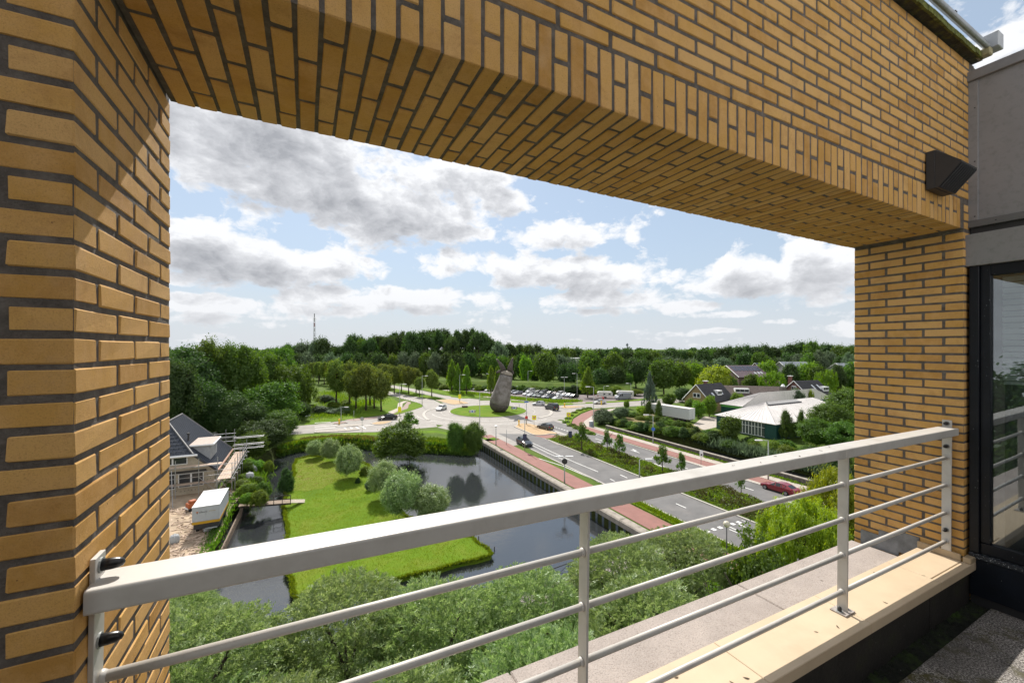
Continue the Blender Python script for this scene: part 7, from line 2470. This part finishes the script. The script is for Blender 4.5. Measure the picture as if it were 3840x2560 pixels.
    # thick stem
for px, py, ty, w_, k_, l in ((1074, 1838, 1757, 66, 'bushdark', 'dense dark green shrub on the left shore of the lawn'), (1369, 1778, 1742, 44, 'hedge', 'small bright shrub right of the middle pollard willow'), (1342, 1810, 1790, 22, 'bushdark', 'tiny shrub on the lawn before the middle pollard'), (1384, 1838, 1805, 34, 'silver', 'small pale flowering shrub left of the three pollards')):
    p = at_water(px, py)
    tree(k_, p, (py - ty) / F * p.y * 1.1, w_ / F * p.y, l, None, base=0, name='shrub', cat='shrub')
p = G(1505, 1700)
tree('bush', p, 7.2, 205 / F * p.y, 'big round bush hanging over the far shore of the pond', None, base=0, name='bush', cat='bush', var=1)
tree('bush', G(1470, 1690), 5.6, 7.5, 'left flank of bushes beside the big round bush', None, base=0, name='bush', cat='bush', var=2)
tree('big', G(1712, 1702), 6.2, 4.6, 'dark green bush at the corner of the pond, left half', None, base=0, name='bush', cat='bush', var=0)
tree('big', G(1772, 1704), 6.6, 5.0, 'dark green bush beside the start of the quay wall, right half', None, base=0, name='bush', cat='bush', var=1)
tree('young', G(1535, 1640), 6.5, 5, 'thin bare-topped young tree rising behind the big round bush', None, base=.3, var=0)
# reeds and rough growth along the far shore
def tufts(name, pts, n, h_, spread, mat, seed, leafw=.05, z=0.0, zr=.1):
    g = np.random.default_rng(seed)
    pts = np.array([[p.x, p.y] for p in pts])
    seg = g.integers(0, len(pts) - 1, n)
    f = g.random(n)[:, None]
    xy = pts[seg] * (1 - f) + pts[seg + 1] * f + g.normal(size=(n, 2)) * spread
    P = np.concatenate([xy, np.full((n, 1), z) + g.uniform(-zr, zr, (n, 1))], 1)
    T = g.normal(size=(n, 3)) * .35 + np.array([0, 0, 1.0])
    l_ = h_ * g.uniform(.4, 1.2, (n, 1))
    T = unit(T) * l_ * .5
    B_ = unit(np.cross(T, g.normal(size=(n, 3)))) * leafw * g.uniform(.5, 1.5, (n, 1))
    return tag(link(name, quads_mesh(name, P + T, T, B_, mat)), kind='stuff')
def wl(pts, z=WL):
    return [G(x_, y_, z) for x_, y_ in pts]
north_shore = [(1045, 1712), (1110, 1694), (1200, 1686), (1300, 1676), (1420, 1688), (1600, 1696), (1700, 1702), (1770, 1706)]
for k_, (dz_, n_, h_, mt_, sd_) in enumerate(((WL + .1, 12000, .8, 'mid', 1), (WL + .7, 12000, .8, 'hedge', 21), (WL + 1.4, 9000, .7, 'mid', 31), (-.1, 8000, .6, 'hedge', 41))):
    base_ = [p + Vector((0, .45 * k_, dz_)) for p in wl(north_shore)]
    tufts('bank_growth', base_, n_, h_, .35, LM[mt_], sd_, .09, dz_, .25)
tufts('bank_growth', GP([(1140, 1650), (1250, 1640), (1350, 1642), (1420, 1650)]), 5000, .6, .6, LM['rust'], 2, .10)
tufts('bank_growth', GP([(1600, 1650), (1700, 1660), (1760, 1668)]), 4000, .6, .9, LM['mid'], 12, .10)
tufts('bank_growth', [NMp(64.3 * K, m_ * K) for m_ in (-62, -40, -18, 10)], 16000, 1.6, .7, LM['silverfar'], 3, .08, -.6, .7)
tufts('wall_growth', [NMp(54.1 * K, m_ * K) for m_ in (-67, -30)], 3500, .4, .18, LM['hedge'], 4, .06)
tufts('bank_growth', [p + Vector((-.7, 0, 0)) for p in wl([(905, 1862), (885, 1900), (850, 1975), (820, 2035), (790, 2110)], -.5)], 4000, .5, .35, LM['mid'], 6, .05, -.3, .3)
tufts('bank_growth', [p + Vector((-.6, 0, 0)) for p in wl([(985, 1800), (945, 1855), (905, 1870)])], 6000, 1.0, .8, LM['mid'], 7, .08, -.8, .7)
tufts('lawn_edge', [Vector((p[0], p[1], 0)) for p in island_w] + [Vector((island_w[0][0], island_w[0][1], 0))], 30000, .30, .10, LM['hedge'], 8, .035, ISL - .05, .12)
tufts('meadow_tufts', GP([(1230, 1470), (1280, 1500), (1260, 1530), (1225, 1560), (1300, 1540), (1400, 1500)]), 12000, .7, 3.0, LM['hedge'], 9, .09)
tufts('verge_growth', GP([(1690, 1470), (1800, 1480), (1917, 1494), (2000, 1502), (2090, 1508), (2160, 1505)]), 9000, 1.0, 1.3, LM['hedge'], 10, .10)
tufts('verge_growth', [NMp(31.4 * K, m_ * K) for m_ in (-36, -12)], 9000, .45, .30, LM['fresh'], 13, .04)

def lawn_blades():
    """short blades over the island lawn"""
    g = np.random.default_rng(2)
    poly = np.array(island_w)
    n = 200000
    x = g.uniform(poly[:, 0].min(), poly[:, 0].max(), n)
    y = g.uniform(poly[:, 1].min(), poly[:, 1].max(), n)
    inside = np.zeros(n, bool)
    j = len(poly) - 1
    for i in range(len(poly)):
        xi, yi, xj, yj = *poly[i], *poly[j]
        c_ = ((yi > y) != (yj > y)) & (x < (xj - xi) * (y - yi) / (yj - yi + 1e-12) + xi)
        inside ^= c_
        j = i
    dens = 0.5 + .5 * np.sin(x * 1.3 + np.sin(y * .9) * 2) * np.sin(y * 1.1 + np.sin(x * .7) * 2)
    inside &= g.random(n) < (.35 + .5 * dens)
    x, y = x[inside], y[inside]
    n = len(x)
    P = np.stack([x, y, np.full(n, ISL)], 1)
    T = unit(g.normal(size=(n, 3)) * .5 + np.array([0, 0, 1.0])) * g.uniform(.02, .085, (n, 1))
    B_ = unit(np.cross(T, g.normal(size=(n, 3)))) * .022
    return quads_mesh('lawn_blades', P + T, T, B_, leaf_mat('blade', (.12, .22, .014), (.20, .29, .025), .45))
tag(link('lawn_blades', lawn_blades()), kind='stuff')

# median planting and young trees
def median_growth():
    g = np.random.default_rng(6)
    n = 42000
    nn__ = g.uniform(38.6, 43.8, n) * K
    mm = g.uniform(-65, -22.5, n) * K
    big = np.sin(nn__ * 1.4 + 2 * np.sin(mm * .5)) * np.sin(mm * .8 + 1.3 * np.sin(nn__)) * .5 + .5
    edge = np.clip(np.minimum(nn__ / K - 38.5, 44.0 - nn__ / K) / 1.2, .25, 1)
    h_ = (.35 + 1.0 * big) * edge
    z = h_ * g.uniform(.3, 1, n)
    P = np.stack([nn__ * .903 + mm * .43, nn__ * .43 - mm * .903, z + .05], 1)
    T = unit(g.normal(size=(n, 3)) * .8 + np.array([0, 0, .5]))
    B_ = unit(np.cross(T, g.normal(size=(n, 3))))
    l_ = g.uniform(.06, .16, (n, 1))
    return P, T * l_, B_ * l_ * .5, big
P_, T_, B_, bg_ = median_growth()
sel = bg_ + rng.normal(size=len(bg_)) * .18 > .62
tag(link('median_shrubbery', quads_mesh('median_shrubbery', P_[sel], T_[sel], B_[sel], leaf_mat('leaf_median_brown', (.065, .055, .02), (.10, .11, .03), .35))), kind='stuff')
tag(link('median_shrubbery', quads_mesh('median_shrubbery', P_[~sel], T_[~sel], B_[~sel], LM['hedge'])), kind='stuff')
YT = 'young trees in the median strip'
for px, pb, ty, w_, l in ((2181, 1692, 1572, 66, 'young tree at the top end of the median strip'), (2277, 1700, 1598, 46, 'slim young tree in the median, second from the top'), (2322, 1722, 1618, 60, 'young tree in the median beside the arrow markings'),
                          (2483, 1775, 1656, 74, 'young tree in the median just above the handrail'), (2557, 1800, 1682, 50, 'slim young tree rising behind the handrail'), (2779, 1850, 1770, 44, 'young tree seen just under the handrail')):
    p = G(px, pb)
    tree('young', p, (pb - ty) / F * p.y * 1.02, w_ / F * p.y, l, YT, base=.2, name='young_tree')

# willows right below the balcony
WG = 'willows below the balcony'
for i, (px, Z, hc, r_, v_, l) in enumerate(((730, 14.5, 7.6, 3.1, 0, 'leafy willow at the lower left, against the brick pier'), (1290, 17.0, 7.2, 3.1, 1, 'silvery willow right of the dark gap of water'), (1000, 11.0, 7.4, 3.0, 1, 'willow at the very bottom, left of the centre'),
                                         (1640, 16.5, 7.0, 3.3, 2, 'broad willow under the middle of the railing'), (1980, 18.0, 7.0, 3.0, 0, 'willow left of the first railing post'), (2330, 21.5, 7.0, 2.9, 1, 'willow beside the walkway bridge'),
                                         (2560, 24.0, 6.6, 2.9, 2, 'willow at the end of the quay wall'), (1500, 11.5, 7.2, 3.2, 0, 'willow filling the bottom centre'), (2050, 13.0, 7.3, 3.2, 1, 'willow close under the outer ledge'), (2440, 17.0, 7.0, 3.2, 0, 'willow behind the right part of the outer ledge'),
                                         (700, 24.0, 3.6, 2.2, 2, 'bright green low willow left of the dark ditch'), (820, 12.0, 6.6, 3.0, 2, 'willow in the bottom left corner'))):
    o = tree('willow', D(px, Z, 0), hc + r_, 2 * r_, l, WG, base=(hc - r_) / (hc + r_), var=v_, name='willow_tree', trunkkey='will')
tree('weep', D(3010, 33, 0), 8.6, 7.6, 'bright yellow-green weeping willow beside the right brick pier', None, base=.03, var=0, name='weeping_willow')
tree('weep', D(3160, 36, 0), 10.4, 6.5, 'yellow-green weeping willow touching the right brick pier', None, base=.03, var=1, name='weeping_willow')
tree('sparse', D(2860, 21, 0), 11.0, 4.4, 'dark leafed open tree in front of the weeping willow', None, base=.25, var=0, name='leafy_tree', trunkkey='bigl')
tree('sparse', D(2740, 19.5, 0), 9.0, 3.6, 'dark leafed tree around the globe lamp', None, base=.25, var=1, name='leafy_tree', trunkkey='bigl')
# duckweed on the dark ditch
g = np.random.default_rng(9)
n = 5000
px_, py_ = g.uniform(840, 1090, n), g.uniform(2180, 2420, n)
Zw = F * 21.75 / (py_ - HY)
P_ = np.stack([(px_ - 1920) / F * Zw, Zw, np.full(n, WL + .01)], 1)
T_ = g.normal(size=(n, 3))
T_[:, 2] = 0
T_ = unit(T_)
B_ = np.stack([-T_[:, 1], T_[:, 0], T_[:, 2]], 1)
s_ = g.uniform(.006, .02, (n, 1))
tag(link('duckweed', quads_mesh('duckweed', P_, T_ * s_, B_ * s_, simple('duckweed', (.16, .17, .13), .8, var=.4))), kind='stuff')
# dike behind the car park
o = MB()
for i in range(24):
    pass
x = [G(px, 1462 + (px - 1640) * .035) for px in range(1560, 2460, 60)]
vs = []
for p in x:
    vs += [(p.x, p.y + 4, 0.0), (p.x, p.y + 12, 3.6), (p.x, p.y + 18, 3.9), (p.x, p.y + 34, 0.0)]
mb = MB()
mb.add(vs, [(i * 4 + k, i * 4 + k + 1, i * 4 + 5 + k, i * 4 + 4 + k) for i in range(len(x) - 1) for k in range(3)])
tag(mb.obj('dike', M_GRASS), kind='structure')
sheet('car_park', GP([(1560, 1425), (1640, 1435), (1760, 1442), (1850, 1448), (1942, 1458), (2060, 1470), (2170, 1480), (2300, 1478), (2440, 1472), (2440, 1492), (2300, 1503), (2190, 1508), (2090, 1503), (1917, 1483), (1822, 1474), (1700, 1458), (1560, 1440)]), .016, simple('car_park_paving', (.17, .14, .135), .9, var=.15))
sheet('foot_path', GP([(1560, 1444), (1650, 1457), (1757, 1476), (1900, 1494), (1990, 1502), (2120, 1510), (2300, 1503), (2440, 1495), (2440, 1498), (2300, 1507), (2120, 1514), (1985, 1506), (1895, 1498), (1750, 1480), (1645, 1460), (1560, 1447)]), .060, M_PAVE)
for i in range(30):
    px = 1640 + 26 * i + rb.uniform(-6, 6)
    p = G(px, 1462 + (px - 1640) * .035)
    tree(rb.choice(['bushdark', 'bush', 'hedge']), p + Vector((0, rb.uniform(3, 8), rb.uniform(0, 1))), rb.uniform(2.0, 3.6), rb.uniform(5, 8), 'bramble-like shrub on the slope behind the parked cars', 'shrubs on the slope behind the car park', base=0, name='shrub', cat='shrub')
for i in range(14):
    px, py = rb.uniform(1180, 1300), rb.uniform(1500, 1575)
    tree(rb.choice(['hedge', 'bush', 'silver']), G(px, py), rb.uniform(1.5, 3), rb.uniform(3, 6), 'rough shrub on the meadow right of the small pond', 'shrubs on the meadow by the small pond', base=0, name='shrub', cat='shrub')
for i in range(16):
    px, py = rb.uniform(890, 1010), rb.uniform(1750, 1900)
    if px < 880 + (1900 - py) * .3:
        continue
    tree(rb.choice(['hedge', 'fresh', 'bush']), G(px, py), rb.uniform(1.0, 2.2), rb.uniform(1.5, 2.8), 'bright green shrub between the building site and the ditch', 'shrubs beside the ditch', base=0, name='shrub', cat='shrub')
# wall added behind the viewer, out of view, to darken the terrace
tw = bal('added_shade_wall', (0.0, -2.2, -1.8), 'grey clad wall added out of view behind the viewer to shade the terrace', 'wall')
balpart(tw, 'wall_body', MB().box((-2.4, -2.30, -1.85), (1.3, -1.85, 2.3)), M_CLADD)
balpart(tw, 'low_wall_body', MB().box((1.302, -2.75, -1.85), (4.5, -2.55, 0.1)), M_CLADD)
balpart(tw, 'wall_coping', MB().cbox((1.304, -2.80, 0.102), (4.5, -2.50, 0.16), .005), M_CONC)
for x, y, h_, w_ in ((-22, -6, 17, 11), (-27, 1, 18, 12), (-18, -14, 16, 10), (-33, -12, 19, 13), (-40, 2, 18, 13), (-30, -24, 18, 13), (-45, -10, 19, 14)):  # unseen trees added so the window reflects something dark
    tree('bigdark', Vector((x, y, 0)), h_, w_, 'dark tree added out of view beside the building for the window to reflect', 'added trees for the window to reflect', base=.12, trunkkey='big')
